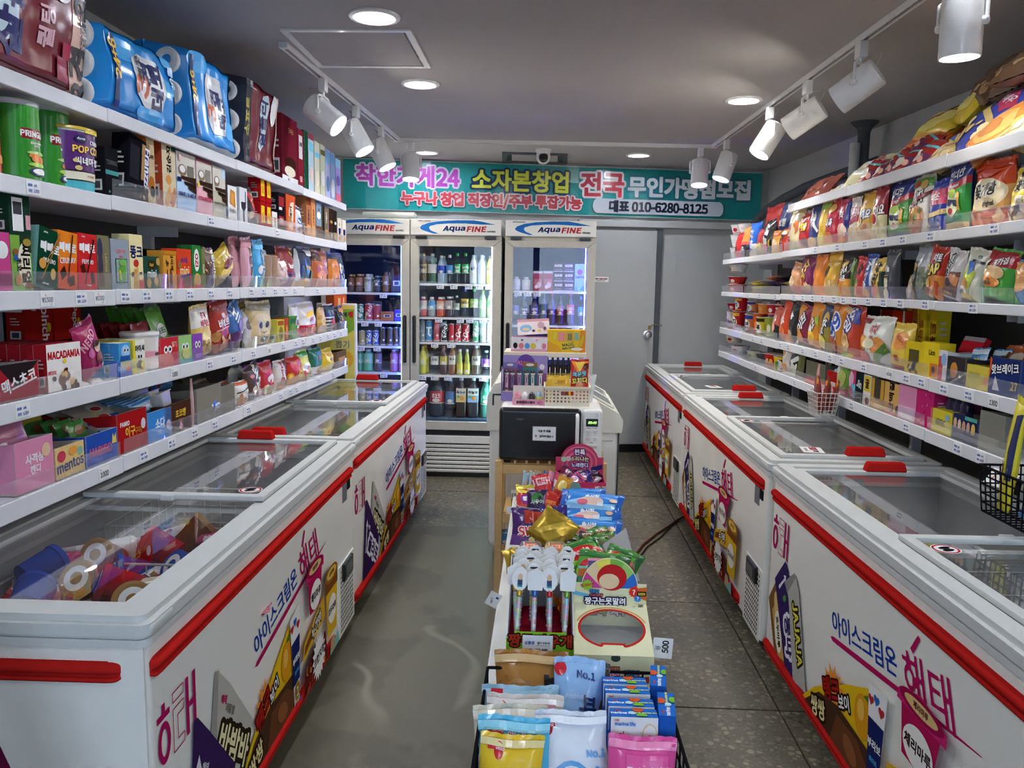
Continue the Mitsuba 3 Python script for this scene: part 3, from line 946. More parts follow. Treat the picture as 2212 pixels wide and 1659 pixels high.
def freezer(M, L, label, side, D=.66, end_rail=False, notice=True):
    k = new_key('chest_freezer')
    tag(k, label, 'freezer', f'chest freezers along the {side}')
    H = .735
    inner = sbox(.075, .075, L - .075, D - .075)
    o = sbox(.02, .02, L - .02, D - .02).buffer(.02, 6)
    body = MB().prism(o.difference(inner.buffer(.01)), .30, H, 'w').prism(o, .055, .30, 'w')
    put('cabinet', body.plain('freezer_white', 35), k, M)
    ln = MB()
    a0, b0, a1, b1 = inner.bounds
    ln.box(a0, b0, .32, a1, b1, .322, 'w')
    for p, q in (((a0, b0), (a1, b0)), ((a1, b0), (a1, b1)), ((a1, b1), (a0, b1)), ((a0, b1), (a0, b0))):
        ln.quad([(*p, .32), (*p, .76), (*q, .76), (*q, .32)], 'w')
    put('liner', ln.plain('freezer_liner'), k, M)
    rim = MB()
    ring_prism(rim, -.008, -.008, L + .008, D + .008, .024, inner.buffer(-.004), .728, .744)
    ring_prism(rim, -.003, -.003, L + .003, D + .003, .02, inner, .744, .752)
    ring_prism(rim, -.012, -.012, L + .012, D + .012, .026, inner, .752, .776)
    ring_prism(rim, .002, .002, L - .002, D - .002, .022, sbox(.05, .05, L - .05, D - .05), .776, .79)
    put('rim', rim.plain('freezer_trim', 35), k, M)
    for x in (.0, L - .10):
        put('rim_corner', MB().box(x, -.0145, .75, x + .10, .03, .7775, 'w', b=.01).plain('freezer_trim', 40), k, M)
    put('bumper_rail', bumper(L - .07), k, M @ tr(.012 if side[0] == 'l' else .01, 0, .655))
    put('bumper_rail', bumper(L - .36), k, M @ tr(.012, 0, .064))
    if end_rail:
        put('bumper_rail', bumper(.56), k, M @ tr(0, .61, .655) @ rot('z', -90))
        put('corner_post', MB().box(-.003, .004, .06, .0, .075, .728, 'w').plain('freezer_white'), k, M)
    put('maker_mark', MARK, k, M @ tr(.03, -.0012, .445 if side[0] == 'l' else .475))
    put('front_print', ART['left' if side[0] == 'l' else 'right'], k, M @ scl((L - .36) / 1.45, 1, 1) @ tr(0, -.0012, 0))
    # grille of slots, display, plate, castors
    gx = L - .262
    gp = MB().box(gx - .01, -.004, .045, L - .02, 0, .335, 'w')
    put('grille_panel', gp.plain('freezer_white'), k, M)
    sl = MB()
    for i in range(10):
        for j in range(13):
            if i < 8 and j > 10 and i > 0:
                continue
            x, z = gx + .016 + i * .021, .06 + j * .02
            sl.quad([(x, -.0048, z), (x + .009, -.0048, z), (x + .012, -.0048, z + .012), (x + .003, -.0048, z + .012)], '#141414')
    put('grille_slots', sl.ply('print_matte'), k, M, kind='stuff')
    ct = put('control_panel', MB().box(L - .225, -.016, .262, L - .075, -.003, .335, 'w', b=.006).plain('black_plastic', 40), k, M)
    put('display', MB().box(L - .205, -.0185, .28, L - .1, -.0165, .32, '#3a3c3a').ply('gloss_plastic'), ct, M)
    put('rating_plate', MB().box(L - .19, -.003, .575, L - .125, 0, .655, '#77777a').box(L - .115, -.003, .61, L - .07, 0, .648, '#232326').ply('enamel'), k, M)
    for x in (.09, L - .09):
        for y in (.07, D - .07):
            c = put('castor', MB().slathe([(.0, -.011), (.022, -.011), (.026, -.006), (.026, .006), (.022, .011), (0, .011)], 'w', 18, rot('y', 90)).plain('black_plastic', 40), k, M @ tr(x, y, .027))
            put('fork', MB().box(-.016, -.014, .0, -.013, .014, .036, 'w').box(.013, -.014, .0, .016, .014, .036, 'w').box(-.016, -.02, .028, .016, .02, .034, 'w').plain('chrome'), c, M @ tr(x, y, .027))
    # two sliding glass lids, the right-hand one on top
    half = L / 2
    for up in (1, 0):
        x0, x1, z = (half - .05, L - .053, .788) if up else (.053, half + .04, .768)
        f = MB()
        y0, y1 = .053, D - .053
        for q in ((x0, y0, x1, y0 + .03), (x0, y1 - .03, x1, y1), (x0, y0, x0 + .032, y1), (x1 - .032, y0, x1, y1)):
            f.box(q[0], q[1], z, q[2], q[3], z + .016, 'w', b=.003)
        ld = put('lid', f.plain('freezer_trim', 40), k, M)
        put('pane', MB().quad([(x0 + .03, y0 + .028, z + .008), (x1 - .03, y0 + .028, z + .008), (x1 - .03, y1 - .028, z + .008), (x0 + .03, y1 - .028, z + .008)], 'w').plain('clear_glass'), ld, M)
        if not up and end_rail:
            continue
        hx = x1 - .016 if up else x0 + .016
        hb = MB()
        t = rounded_box(-.022, -.075, .0, .022, .075, .034, .006)
        v = t[0] * np.stack([1 - .25 * t[0][:, 2] / .034, 1 - .12 * t[0][:, 2] / .034, np.ones(len(t[0]))], 1)
        hb.add(v, t[1], 'w')
        put('handle', hb.plain('red_rubber', 40), ld, M @ tr(hx, D * .58, z + .016))
        if up:
            put('lock', MB().box(x0 - .014, D * .52 - .02, z - .002, x0 + .002, D * .52 + .02, z + .017, 'w', b=.004).box(x0 - .016, D * .52 - .005, z + .003, x0 - .0135, D * .52 + .005, z + .012, 'w').plain('freezer_trim'), ld, M)
            a = Art(.0004)
            e = ellipse(0, 0, .036, .036, 30)
            a.g(e, '#e8e6e4').g(e.buffer(-.003).difference(e.buffer(-.008)), '#b02834')
            a.e('#1c1c1e', -.008, 0, .008, .017, 20).e('#1c1c1e', .01, .002, .008, .017, 20)
            put('warning_sticker', a.ply('print_matte'), ld, M @ tr(x0 + .10, y0 + .075, z + .0085) @ rot('x', -90))
    return k


def frz_left(x, y, yaw):
    return tr(x, y, 0) @ rot('z', 90 + yaw)


def frz_right(x, y, yaw):
    return tr(x, y, 0) @ rot('z', -90 + yaw)


FM = {'L1': (frz_left(-.772, 1.462, .5), 1.775), 'L2': (frz_left(-.80, 3.275, -.5), 2.0), 'F1': (frz_right(.887, 6.86, .0), 1.875), 'F2': (frz_right(.884, 4.935, 0), 1.885), 'F3': (frz_right(.888, 3.005, 1.1), 1.9)}
freezer(*FM['L1'], 'nearest white chest freezer on the left, its pale end facing the camera', 'left wall', end_rail=True)
freezer(*FM['L2'], 'farther white chest freezer on the left, beside the drink fridges', 'left wall')
freezer(*FM['F1'], 'farthest white chest freezer on the right, standing by the plain door', 'right wall')
freezer(*FM['F2'], 'middle white chest freezer on the right, with price card on its lid', 'right wall')
freezer(*FM['F3'], 'nearest white chest freezer on the right, cut by the frame', 'right wall')

# price cards lying on the lids
for (fx, X, Y, an, lab) in (('F2', 1.69, .22, -8, 'white price card with red print lying on the middle right freezer'), ('F1', 1.58, .24, 10, 'white price card with red print lying on the farthest right freezer')):
    a = Art(.0004)
    a.g(sbox(-.06, -.042, .06, .042), '#e6e4e2').t('할인', .03, .012, .022, '#2c2c30').t('500', -.025, .008, .03, '#b83844').t('아이스크림', .0, -.024, .012, '#4a4a50')
    put('price_card', a.ply('print_matte'), None, FM[fx][0] @ tr(X, Y, .7965) @ rot('z', an) @ rot('x', -90), lab, 'price card')


# ---------------------------------------------------------------- wire baskets in the freezers and on the shelves
def wire_basket(Lx, Ly, Hz, pitch, r, col, bsdf='enamel', taper=0.0):
    mb = MB()

    def ring(z):
        s = 1 - taper * (1 - z / Hz)
        return [(x * s, y * s, z) for x, y in ((-Lx / 2, -Ly / 2), (Lx / 2, -Ly / 2), (Lx / 2, Ly / 2), (-Lx / 2, Ly / 2))]

    def seg(a, b, rr):
        mb.tube([a, b], rr, col, 6)
    nz = max(1, round(Hz / pitch))
    for i in range(nz + 1):
        q = ring(Hz * i / nz)
        for j in range(4):
            seg(q[j], q[(j + 1) % 4], r * (1.6 if i == nz else 1))
    b, t = ring(0), ring(Hz)
    for j in range(4):
        n = max(1, round((Lx if j % 2 == 0 else Ly) / pitch))
        for i in range(n):
            f = i / n
            A0, A1 = np.array(b[j]), np.array(b[(j + 1) % 4])
            B0, B1 = np.array(t[j]), np.array(t[(j + 1) % 4])
            seg(A0 + (A1 - A0) * f, B0 + (B1 - B0) * f, r)
    n = max(1, round(Lx / pitch))
    for i in range(n + 1):
        x = (-Lx / 2 + Lx * i / n) * (1 - taper)
        seg((x, -Ly / 2 * (1 - taper), 0), (x, Ly / 2 * (1 - taper), 0), r)
    return mb.ply(bsdf)


BK = wire_basket(.46, .46, .19, .055, .0022, '#bfc0bd')
for fx, X, lab in (('L1', .32, 'white wire basket of ice creams at the near end of the nearest left freezer'), ('L1', 1.1, 'white wire basket under the far lid of the nearest left freezer'),
                   ('L2', .36, 'white wire basket in the near half of the farther left freezer'), ('F3', 1.1, 'white wire basket in the near half of the nearest right freezer'),
                   ('F2', 1.35, 'white wire basket in the near half of the middle right freezer')):
    put('wire_basket', BK, None, FM[fx][0] @ tr(X, .33, .50), lab, 'wire basket')

# ================================================================ packaged goods
def bag_fn(w, h, d, seed, e1=2.6, p1=.55, sag=.75, wr=1.0):
    """front and back surface of a pillow bag: fn(P, off), z from 0 to h, the front towards -y"""
    ph = (seed * 1.7) % 6.28

    def bulge(u, v):
        b = np.clip(1 - np.abs(2 * u - 1) ** e1, 0, 1) ** p1
        s = np.clip(np.sin(np.pi * np.clip(v, 0, 1) ** sag), 0, 1) ** .5
        k = np.abs(2 * v - 1)
        cr = .13 * np.sin(9 * u + 5 * v + ph) * np.sin(11 * v - 4 * u + 2 * ph) + .10 * np.abs(np.sin(7 * u + 9 * v + ph)) * np.abs(np.sin(6 * u - 8 * v + 2 * ph)) - .05
        if e1 > 10:
            return np.clip(b, 0, 1) * np.clip(1 - k ** 12, 0, 1) ** .2 * (1 + .03 * np.cos(u * 18.8) + .02 * np.cos(v * 12.6)) + .012 * np.sin(23 * u + 9 * v + ph)
        return b * s * (1 + wr * cr) + wr * .16 * (np.abs(np.sin(17 * u + ph + 2 * np.sin(5 * v))) - .5) * k ** 3

    def fn(P, off, sgn=-1):
        u, v = P[:, 0] / w + .5, P[:, 1] / h
        x = P[:, 0] * (1 - .05 * np.sin(np.pi * np.clip(v, 0, 1))) + .012 * w * np.sin(5 * v + ph)
        y = d / 2 + sgn * (d / 2 * bulge(u, v) + off) + .05 * d * np.sin(4 * v + ph)
        z = P[:, 1] + h * .012 * np.sin(7 * u + ph) * (v > .6)
        return np.stack([x, y, z], 1)
    return fn


def mesh_bag(w, h, d, bg, els, seed=0, crimp=True, e1=2.6, p1=.55, sag=.75, wr=1.0, nu=12, nv=18, side=None, bsdf='print_film'):
    fn = bag_fn(w, h, d, seed, e1, p1, sag, wr)
    mb = MB()
    g = np.array([((i / nu - .5) * w, j / nv * h) for j in range(nv + 1) for i in range(nu + 1)])
    F = np.array([[j * (nu + 1) + i, j * (nu + 1) + i + 1, (j + 1) * (nu + 1) + i + 1, (j + 1) * (nu + 1) + i] for j in range(nv) for i in range(nu)])
    mb.add(fn(g, 0), F, bg)
    mb.add(fn(g, 0, 1), F[:, ::-1], side or bg)
    if crimp:
        n = 12
        top = np.array([((i / n - .5) * w, h) for i in range(n + 1)])
        P0 = fn(top, 0)
        P0[:, 1] = d / 2 + .05 * d * np.sin(4 + (seed * 1.7) % 6.28)
        P1 = P0 + [0, 0, h * .055]
        P1[:, 2] += h * .012 * (np.arange(n + 1) % 2)
        P1[:, 1] += .004 * np.sin(np.arange(n + 1) * .9 + seed)
        fc = [[i, i + 1, n + 2 + i, n + 1 + i] for i in range(n)]
        mb.add(np.vstack([P0, P1]), fc, bg)
        mb.add(np.vstack([P0, P1]) + [0, .0004, 0], np.array(fc)[:, ::-1], side or bg)
    decorate(mb, Surf(w, h, lambda v, o: fn(v, o + .0008), nu if w > .09 else nu // 2, nv if w > .09 else nv // 2), els, .0006)
    return mb.ply(bsdf)


def mesh_box(w, h, d, bg, els, side=None, top=None, bsdf='print_board'):
    mb = MB()
    side = side or bg
    mb.box(-w / 2, 0, 0, w / 2, d, h, side, cols={'-y': bg, '+z': top or side})
    mb.box(-w / 2 - .0003, d * .48, .002, w / 2 + .0003, d * .49, h + .0003, top or bg)   # glue seam
    decorate(mb, Surf(w, h, lambda v, o: np.stack([v[:, 0], np.full(len(v), -o), v[:, 1]], 1)), els, .0004)
    if h > .06:
        # small print on both short sides
        for sg in (-1, 1):
            sf = Surf(d, h, lambda v, o, sg=sg: np.stack([np.full(len(v), sg * (w / 2 + .0004 + o)), d / 2 + sg * v[:, 0], v[:, 1]], 1))
            decorate(mb, sf, "R.2,.12,.8,.34,#d0cec8;R.3,.16,.7,.3,#4a4a4c;R.25,.5,.75,.53,#c8c4bc;R.25,.58,.75,.61,#c8c4bc;R.25,.66,.6,.69,#c8c4bc", .0004)
    return mb.ply(bsdf)


def mesh_can(w, h, bg, els, lid='s', r2=None):
    r, r2 = w / 2, (r2 or w / 2)
    mb = MB()
    n = 28
    mb.lathe([(r * .93, 0, 's'), (r, .006, bg), (r2, h - .006, 's'), (r2 * 1.02, h - .005, 's'), (r2 * 1.02, h, 's'), (r2 * .95, h, 's'), (r2 * .94, h - .004, 's'), (0, h - .004, 's')], bg, n)

    def fn(v, o):
        t = v[:, 1] / h
        rr = r + (r2 - r) * t + o
        a = v[:, 0] / r - math.pi / 2
        return np.stack([rr * np.cos(a), r + rr * np.sin(a), v[:, 1]], 1)
    for i in range(len(mb.v)):
        mb.v[i] = mb.v[i] + [0, r, 0]
    decorate(mb, Surf(w * 1.5, h, lambda v, o: fn(v, o + .0004), 14, 1), els, .0004)
    return mb.ply('gloss_plastic')


def mesh_tray(w, h, d, bg, els, wall=None, back=1.0):
    wall = wall or '#b0aca4'
    t = .003
    mb = MB()
    mb.box(-w / 2, 0, 0, w / 2, d, t, wall)
    for x0, x1 in ((-w / 2, -w / 2 + t), (w / 2 - t, w / 2)):
        o = Polygon([(0, t), (d, t), (d, h * .94), (d * .45, h * .9), (0, h)])
        q = MB().prism(o, 0, t, wall)
        v, f, c = q.mesh()
        v2 = np.stack([x0 + v[:, 2], v[:, 0], v[:, 1]], 1)
        outer = (v2[:, 0] < -w / 2 + .001) | (v2[:, 0] > w / 2 - .001)
        c = np.where(outer[:, None], np.array(C(bg)), c)
        mb.add(v2, f, c)
    mb.box(-w / 2, d - t, 0, w / 2, d, h * .94, wall, cols={'+y': bg})
    mb.box(-w / 2, 0, 0, w / 2, t, h, wall, cols={'-y': bg, '+z': wall})
    decorate(mb, Surf(w, h, lambda v, o: np.stack([v[:, 0], np.full(len(v), -o), v[:, 1]], 1)), els, .0004)
    return mb.ply('print_board')


def mesh_frustum(r0, r1, h, bg, rimc='w', n=24, lip=.004):
    return MB().lathe([(0, 0, bg), (r0, 0, bg), (r1, h - .004, rimc), (r1 + lip, h - .003, rimc), (r1 + lip, h, rimc), (0, h + .0008, rimc)], bg, n)


def noodle_cup(w, h, bg, acc, text, name='noodle_cup'):
    """paper cup with printed band and foil lid with pull tab; returns parts"""
    r1 = w / 2
    bowl = w > .11
    r0 = r1 * (.68 if bowl else .78)
    mb = mesh_frustum(r0, r1 - .003, h, bg, '#d8d6d2')

    def fn(v, o):
        rr = r0 + (r1 - .003 - r0) * v[:, 1] / h + o
        a = v[:, 0] / r1 - math.pi / 2
        return np.stack([rr * np.cos(a), rr * np.sin(a), v[:, 1]], 1)
    els = f"E.3,.55,.16,.26,{acc};E.72,.45,.12,.2,{acc};R0,.1,1,.16,{acc}"
    if text:
        els = f"R0,.74,1,.92,{acc};R0,.06,1,.12,{acc};E.5,.42,.36,.32,#e0dccf;L{text},.5,.44,.34,#26221e"
    decorate(mb, Surf(w * 1.4, h, lambda v, o: fn(v, o + .0004), 14, 1), els, .0004)
    lid = MB().slathe([(r1 + .001, 0), (r1 * .8, .0012), (0, .0016)], '#c8c6c2', 24)
    lid.box(r1 - .006, -.008, -.001, r1 + .012, .008, .0006, '#c8c6c2')
    e = MB()
    e.merge(lid)
    e.slathe([(r1 * .62, .0020), (0, .0024)], acc, 20)
    return mb.ply('print_board'), e.ply('foil')


# ---------------------------------------------------------------- the tables of goods (positions measured in metres along the shelf)
ROWS = {
 'LA': [
  ('roll', 'maroon tissue roll multipack with grey lettering badge', 1.998, 0.6, 0.328, 'M', 'R.84,0,1,1,#d8b3a4;P#b9cbd3,.30,.93,.42,.97,.46,.75,.42,.5,.44,.3,.34,.22,.26,.4,.3,.6;L잘풀리,.37,.6,.17,n,90;L퀼팅,.62,.45,.06,#c9a0a8,90;E.68,.9,.1,.14,w;E.74,.8,.09,.12,#e8e4e2;L3겹,.92,.2,.1,S,90;L3겹,.92,.85,.1,S,90;L프리미엄,.92,.52,.035,S,90;R.70,.1,.80,.28,#8a1f38;R.75,.28,.83,.4,#a02040', {'sd': 'w'}),
  ('roll', 'large blue tissue roll multipack with silver badge', 2.56, 0.507, 0.27, '#1f86cf', 'E.25,.75,.16,.12,#4aa6e2;E.8,.55,.14,.12,#52ace4;E.55,.12,.2,.1,#48a4e0;E.9,.9,.1,.08,#56b0e6;P#cfd2d6,.3,.55,.34,.3,.5,.2,.7,.22,.78,.42,.76,.66,.66,.78,.42,.78,.32,.7;P#e9eaec,.34,.54,.38,.34,.52,.26,.68,.28,.74,.44,.72,.64,.62,.72,.44,.72,.36,.66;L3,.42,.42,.13,#c8643c,90;L겹,.52,.58,.1,n,90;L데코,.63,.48,.1,n,90;L깨끗,.4,.62,.05,S,90;R.08,.06,.14,.86,n;L24+6,.11,.6,.055,#f0c040,90;L30롤,.92,.7,.05,#bcdcf2,90', {'sd': 'w'}),
  ('roll', 'smaller blue tissue roll multipack with silver badge', 3.108, 0.482, 0.363, '#1f86cf', 'E.25,.85,.2,.1,#4aa6e2;E.85,.3,.14,.1,#52ace4;P#cfd2d6,.34,.55,.36,.3,.5,.2,.72,.22,.8,.42,.78,.66,.68,.8,.44,.8,.36,.7;P#e9eaec,.38,.54,.4,.34,.52,.26,.7,.28,.76,.44,.74,.64,.64,.73,.46,.73,.4,.66;L3,.46,.42,.12,#c8643c,90;L겹,.56,.58,.09,n,90;L데코,.67,.46,.09,n,90;R.1,.1,.18,.9,n;L24+6,.14,.6,.055,#f0c040,90;R.0,0,1,.07,#d8e2ea', {'sd': 'w'}),
  ('roll', 'maroon tissue roll multipack with dark side strip', 3.645, 0.476, 0.39, 'M', 'R0,0,.2,1,#20222e;L소프트,.1,.55,.06,#b9a94a,90;P#b9cbd3,.42,.3,.5,.24,.62,.36,.58,.58,.66,.78,.6,.9,.48,.86,.42,.64,.48,.48;L잘풀리,.53,.56,.1,n,90;E.82,.8,.12,.14,w;E.78,.68,.1,.1,#e8e4e2;R.9,0,1,1,#d8b3a4;L3겹,.95,.14,.06,S,90', {'sd': 'M'}),
  ('box', 'tall maroon pie carton with gold script', 4.019, 0.251, 0.319, '#6a1f2c', 'L오예스,.6,.8,.09,#b08a50;E.55,.3,.35,.1,#3a2018;E.5,.18,.35,.08,e;R0,0,1,.1,w;L맛있는,.4,.05,.04,k', {}),
  ('box', 'maroon pie carton with white ribbon label', 4.199, 0.102, 0.294, '#7a2430', 'R.2,.5,.8,.9,w;L몽쉘,.5,.75,.08,k;R.3,.1,.7,.2,#d8a0a0', {}),
  ('box', 'dark green and silver pie carton', 4.346, 0.177, 0.306, '#b9cdd6', 'R0,0,.42,1,G;R.5,.7,1,.85,#7fc8dc;E.75,.3,.2,.14,#e8d0c8;R.42,.9,1,1,#a04858', {'sd': 'G'}),
  ('box', 'silver-gold pie carton beside the green one', 4.499, 0.099, 0.284, '#d4d2b8', 'R0,.7,1,.8,#7fc8dc;E.5,.3,.35,.15,e', {}),
  ('box', 'olive and white pie carton', 4.614, 0.095, 0.287, '#c9ccb0', 'R0,.8,1,.9,#6b6a40;E.5,.35,.4,.15,w', {}),
  ('box', 'pale lilac pie carton', 4.719, 0.099, 0.281, '#c3c4e6', 'R0,.7,1,.95,#8fc6e2;E.5,.3,.4,.16,#6f8fb0', {}),
  ('box', 'blue-grey pie carton', 4.83, 0.104, 0.279, '#9fb6d8', 'R0,.75,1,.95,#7fb2d8;E.5,.25,.4,.2,w', {}),
  ('box', 'pink and blue pie carton at the far end', 4.951, 0.12, 0.259, '#b9b2e6', 'R0,.8,1,1,#a6dcf4;R0,0,1,.2,#e47a90;E.5,.5,.4,.12,#8e78c0', {}),
 ],
 'LB': [
  ('can', 'tall red crisp tube', 1.852, 0.122, 0.178, 'r', 'R.0,.5,1,.62,M;L프링글,.5,.55,.07,w;E.5,.2,.25,.06,o', {}),
  ('can', 'green crisp tube with silver lid', 2.005, 0.123, 0.188, '#2f8a2c', 'R.27,.55,.73,.68,#8c1c22;LPRINGLES,.5,.615,.085,w;LSOUR CREAM,.5,.5,.03,w;L&ONION,.5,.465,.025,w;E.5,.37,.17,.025,#a8c878;E.52,.29,.13,.05,o;E.45,.33,.1,.03,o;E.5,.22,.16,.03,l;E.53,.13,.18,.055,n;E.53,.135,.14,.04,w', {}),
  ('can', 'green crisp tube with silver lid, standing behind', 2.062, 0.066, 0.199, '#2f8a2c', 'R.2,.52,.8,.64,M;LPRINGLES,.5,.58,.08,w', {'back': 0.085}),
  ('can', 'green crisp tube with silver lid', 2.182, 0.131, 0.21, '#2f8a2c', 'R.27,.55,.73,.68,#8c1c22;LPRINGLES,.5,.615,.085,w;LSOUR CREAM,.5,.5,.03,w;E.5,.37,.17,.025,#a8c878;E.52,.29,.13,.05,o;E.5,.22,.16,.03,l;E.53,.13,.18,.055,n;E.53,.135,.14,.04,w', {'back': 0.03}),
  ('tub', 'wide purple popcorn tub with yellow lettering', 2.235, 0.186, 0.164, '#5a2a72', 'R0,0,1,.17,#4fb3c0;R0,.17,1,.34,e;R0,.17,1,.19,k;R0,.32,1,.34,k;L고소한팝콘,.5,.26,.04,#9a5a3a;LCINEMA,.58,.82,.07,w;LPOP CORN,.5,.69,.12,#f0c050;L씨네마 팝콘,.5,.5,.13,w;E.36,.86,.07,.06,n;Ldarda,.36,.86,.04,w;E.3,.5,.03,.03,#e0c880;E.33,.38,.04,.04,#e0c880;R.4,.96,.6,1,y', {}),
  ('box', 'black biscuit box with teal band', 2.354, 0.073, 0.142, '#1c1c20', 'R0,.45,1,.54,#4f9a98;LTERRAZ,.5,.7,.09,#5a5e62;D3,8,.1,.05,.9,.3,.06,#3a3c3e/#5a8a7a', {}),
  ('box', 'tilted black chocolate box with purple lettering', 2.497, 0.13, 0.19, '#17161c', 'R.62,.35,.8,.95,#b08a5a;R.8,.25,.98,.9,#3a3088;LFranzzi,.89,.58,.16,w,-90;R.05,.3,.5,.85,#2a2a30;D4,10,.3,.02,.9,.28,.05,#8a5a38/#c9a890', {'lean': 9}),
  ('box', 'slim cream biscuit box with orange spine', 2.592, 0.052, 0.219, '#cdb58c', 'E.5,.3,.4,.12,#b06a30;E.6,.2,.3,.08,k;L쌀과자,.5,.7,.06,k', {'sd': 'o'}),
  ('box', 'cream wafer box with black brush lettering', 2.717, 0.1, 0.229, '#d9c9a8', 'L김순자,.5,.72,.2,k,90;E.45,.42,.2,.07,#d89a50;P#e0a860,.1,.1,.5,.34,.7,.2,.3,.02;P#c87a50,.5,.1,.9,.34,.98,.2,.7,.02;R.7,.85,1,1,G', {'sd': '#a84a2c'}),
  ('box', 'pale blue stick-wafer box', 2.847, 0.154, 0.204, '#b9d4ee', 'R0,.52,1,1,#cfc8bc;E.3,.7,.22,.1,#8a7560;E.3,.72,.15,.06,w;R.55,.62,.9,.8,#7d776c;P#3a261c,.2,.6,1,.62,1,.5,.25,.55;P#2c1c16,.35,.52,1,.5,1,.42,.4,.47;P#3a261c,.55,.45,1,.42,1,.34,.6,.4;R0,.5,.2,.57,n;LVANILLA MILK,.5,.29,.1,n;L바닐라,.5,.2,.03,#5a7aa0;R.08,.85,.2,.95,#e4b8b8', {}),
  ('box', 'pink stick-wafer box', 2.999, 0.138, 0.201, '#e8b0b8', 'R0,.52,1,1,#cfc8bc;R0,.97,1,1,#b8485a;E.3,.72,.22,.1,#8a7560;E.3,.74,.15,.06,w;R.55,.62,.9,.85,#8d877c;P#3a261c,.15,.62,1,.62,1,.52,.2,.55;P#2c1c16,.35,.53,1,.5,1,.42,.4,.47;P#3a261c,.65,.45,1,.4,1,.32,.7,.36;R0,.5,.12,.58,y;LSTRAWBERRY,.5,.3,.09,#a8405a;L스트로베리,.5,.2,.03,#b86a7a', {}),
  ('box', 'beige stick-wafer box', 3.136, 0.124, 0.197, '#c3bca6', 'R0,.52,1,1,#cfc8bc;R.7,.8,1,1,#bcd2e0;E.3,.72,.22,.1,#8a7560;E.3,.74,.15,.06,w;P#3a261c,.15,.6,1,.6,1,.52,.2,.54;P#2c1c16,.35,.53,1,.5,1,.42,.4,.47;P#3a261c,.65,.45,1,.4,1,.32,.7,.36;LCAPPUCCINO,.5,.28,.09,#4a4a3c', {}),
  ('box', 'white box picturing golden sticks', 3.265, 0.096, 0.142, 'w', 'P#c8843c,.2,.5,.3,.9,.8,.85,.85,.4,.5,.45;P#e0a050,.3,.55,.4,.85,.7,.75,.6,.45;LFrutto,.5,.3,.12,k;R0,0,1,.08,#c8c8cc', {'sd': '#6a6a70'}),
  ('box', 'white box picturing a fork', 3.386, 0.088, 0.149, '#dcdde2', 'P#3a3a42,.45,0,.55,0,.58,.35,.8,.45,.8,.6,.2,.6,.2,.45,.42,.35;R.72,.55,.8,.9,n', {}),
  ('bag', 'dark bag with a red diagonal', 3.498, 0.116, 0.146, '#2a2422', 'P#b4302c,.2,1,.5,1,1,.3,1,0,.7,.2;E.4,.25,.3,.12,#c0a080', {'lean': -12}),
  ('box', 'small red box with gold print, lower left of four', 3.619, 0.065, 0.115, '#b01c20', 'R.15,.2,.85,.85,y;R.3,.3,.7,.6,#d8a030', {}),
  ('box', 'small red box with gold print, upper left of four', 3.623, 0.065, 0.115, '#b01c20', 'R.15,.2,.85,.85,y;R.3,.3,.7,.6,#d8a030', {'z': 0.117}),
  ('box', 'small red box with gold print, lower right of four', 3.697, 0.068, 0.115, '#b01c20', 'R.15,.2,.85,.85,y;R.3,.3,.7,.6,#d8a030', {}),
  ('box', 'small red box with gold print, upper right of four', 3.702, 0.068, 0.115, '#b01c20', 'R.15,.2,.85,.85,y;R.3,.3,.7,.6,#d8a030', {'z': 0.117}),
  ('box', 'small white biscuit box', 3.778, 0.071, 0.084, 'w', 'E.5,.55,.3,.16,#c89060;L빵,.5,.3,.14,n', {}),
  ('box', 'small black box with red panel, lower of two', 3.873, 0.095, 0.09, '#1d1a20', 'R.1,.3,.9,.8,#a03038;L쿠키,.5,.55,.3,w', {}),
  ('box', 'small black box with red panel, upper of two', 3.876, 0.095, 0.09, '#1d1a20', 'R.1,.3,.9,.8,#a03038;R.1,.1,.6,.25,w', {'z': 0.092}),
  ('box', 'orange cracker carton with cream panel', 4.017, 0.152, 0.187, '#d85a34', 'P#e6d6bc,.25,.1,.7,.08,.85,.85,.5,.8,.3,.6;L크래커,.5,.45,.14,k,90;E.3,.35,.2,.1,#c87a40', {'sd': '#8a3420'}),
  ('bag', 'white cookie bag with blue motif', 4.175, 0.141, 0.15, '#cfd4dc', 'R0,.9,1,1,n;E.5,.5,.3,.12,#4a6a9c;E.5,.2,.25,.1,#8a5a38', {}),
  ('box', 'orange stick carton, near one of the pair', 4.323, 0.084, 0.211, '#b0704a', 'R0,.8,1,1,#7a3a24;L구운감자,.5,.5,.16,n,90;R.1,.05,.9,.3,#d89a60', {}),
  ('box', 'orange stick carton, far one of the pair', 4.413, 0.079, 0.21, '#cf8a58', 'L구운감자,.5,.55,.16,k,90;R.1,.05,.9,.3,#e0a868', {}),
  ('box', 'blue and brown biscuit carton', 4.519, 0.101, 0.199, '#7d94a8', 'E.5,.65,.4,.1,w;R0,0,1,.35,#6a4630;L미쯔,.5,.8,.08,n', {}),
  ('box', 'grey-brown biscuit carton', 4.661, 0.146, 0.189, '#7a6a5c', 'R0,0,.3,1,#20281e;L아몬드,.6,.7,.1,w,90;E.6,.25,.3,.08,#c08a58', {}),
  ('box', 'dark brown biscuit carton', 4.784, 0.082, 0.19, '#3a2620', 'E.5,.6,.35,.05,#c09040;E.5,.2,.3,.06,#d0a868', {}),
  ('box', 'black and gold biscuit carton', 4.873, 0.075, 0.187, '#2c2524', 'R0,.1,1,.3,#b08848;E.5,.6,.3,.05,w', {}),
  ('box', 'cream biscuit box with navy shield, nearer one', 4.974, 0.089, 0.151, '#ddd4c0', 'P#2a2a6a,.2,.6,.8,.6,.8,.4,.5,.3,.2,.4;E.5,.2,.3,.1,#d8803c;L유,.5,.75,.1,k', {}),
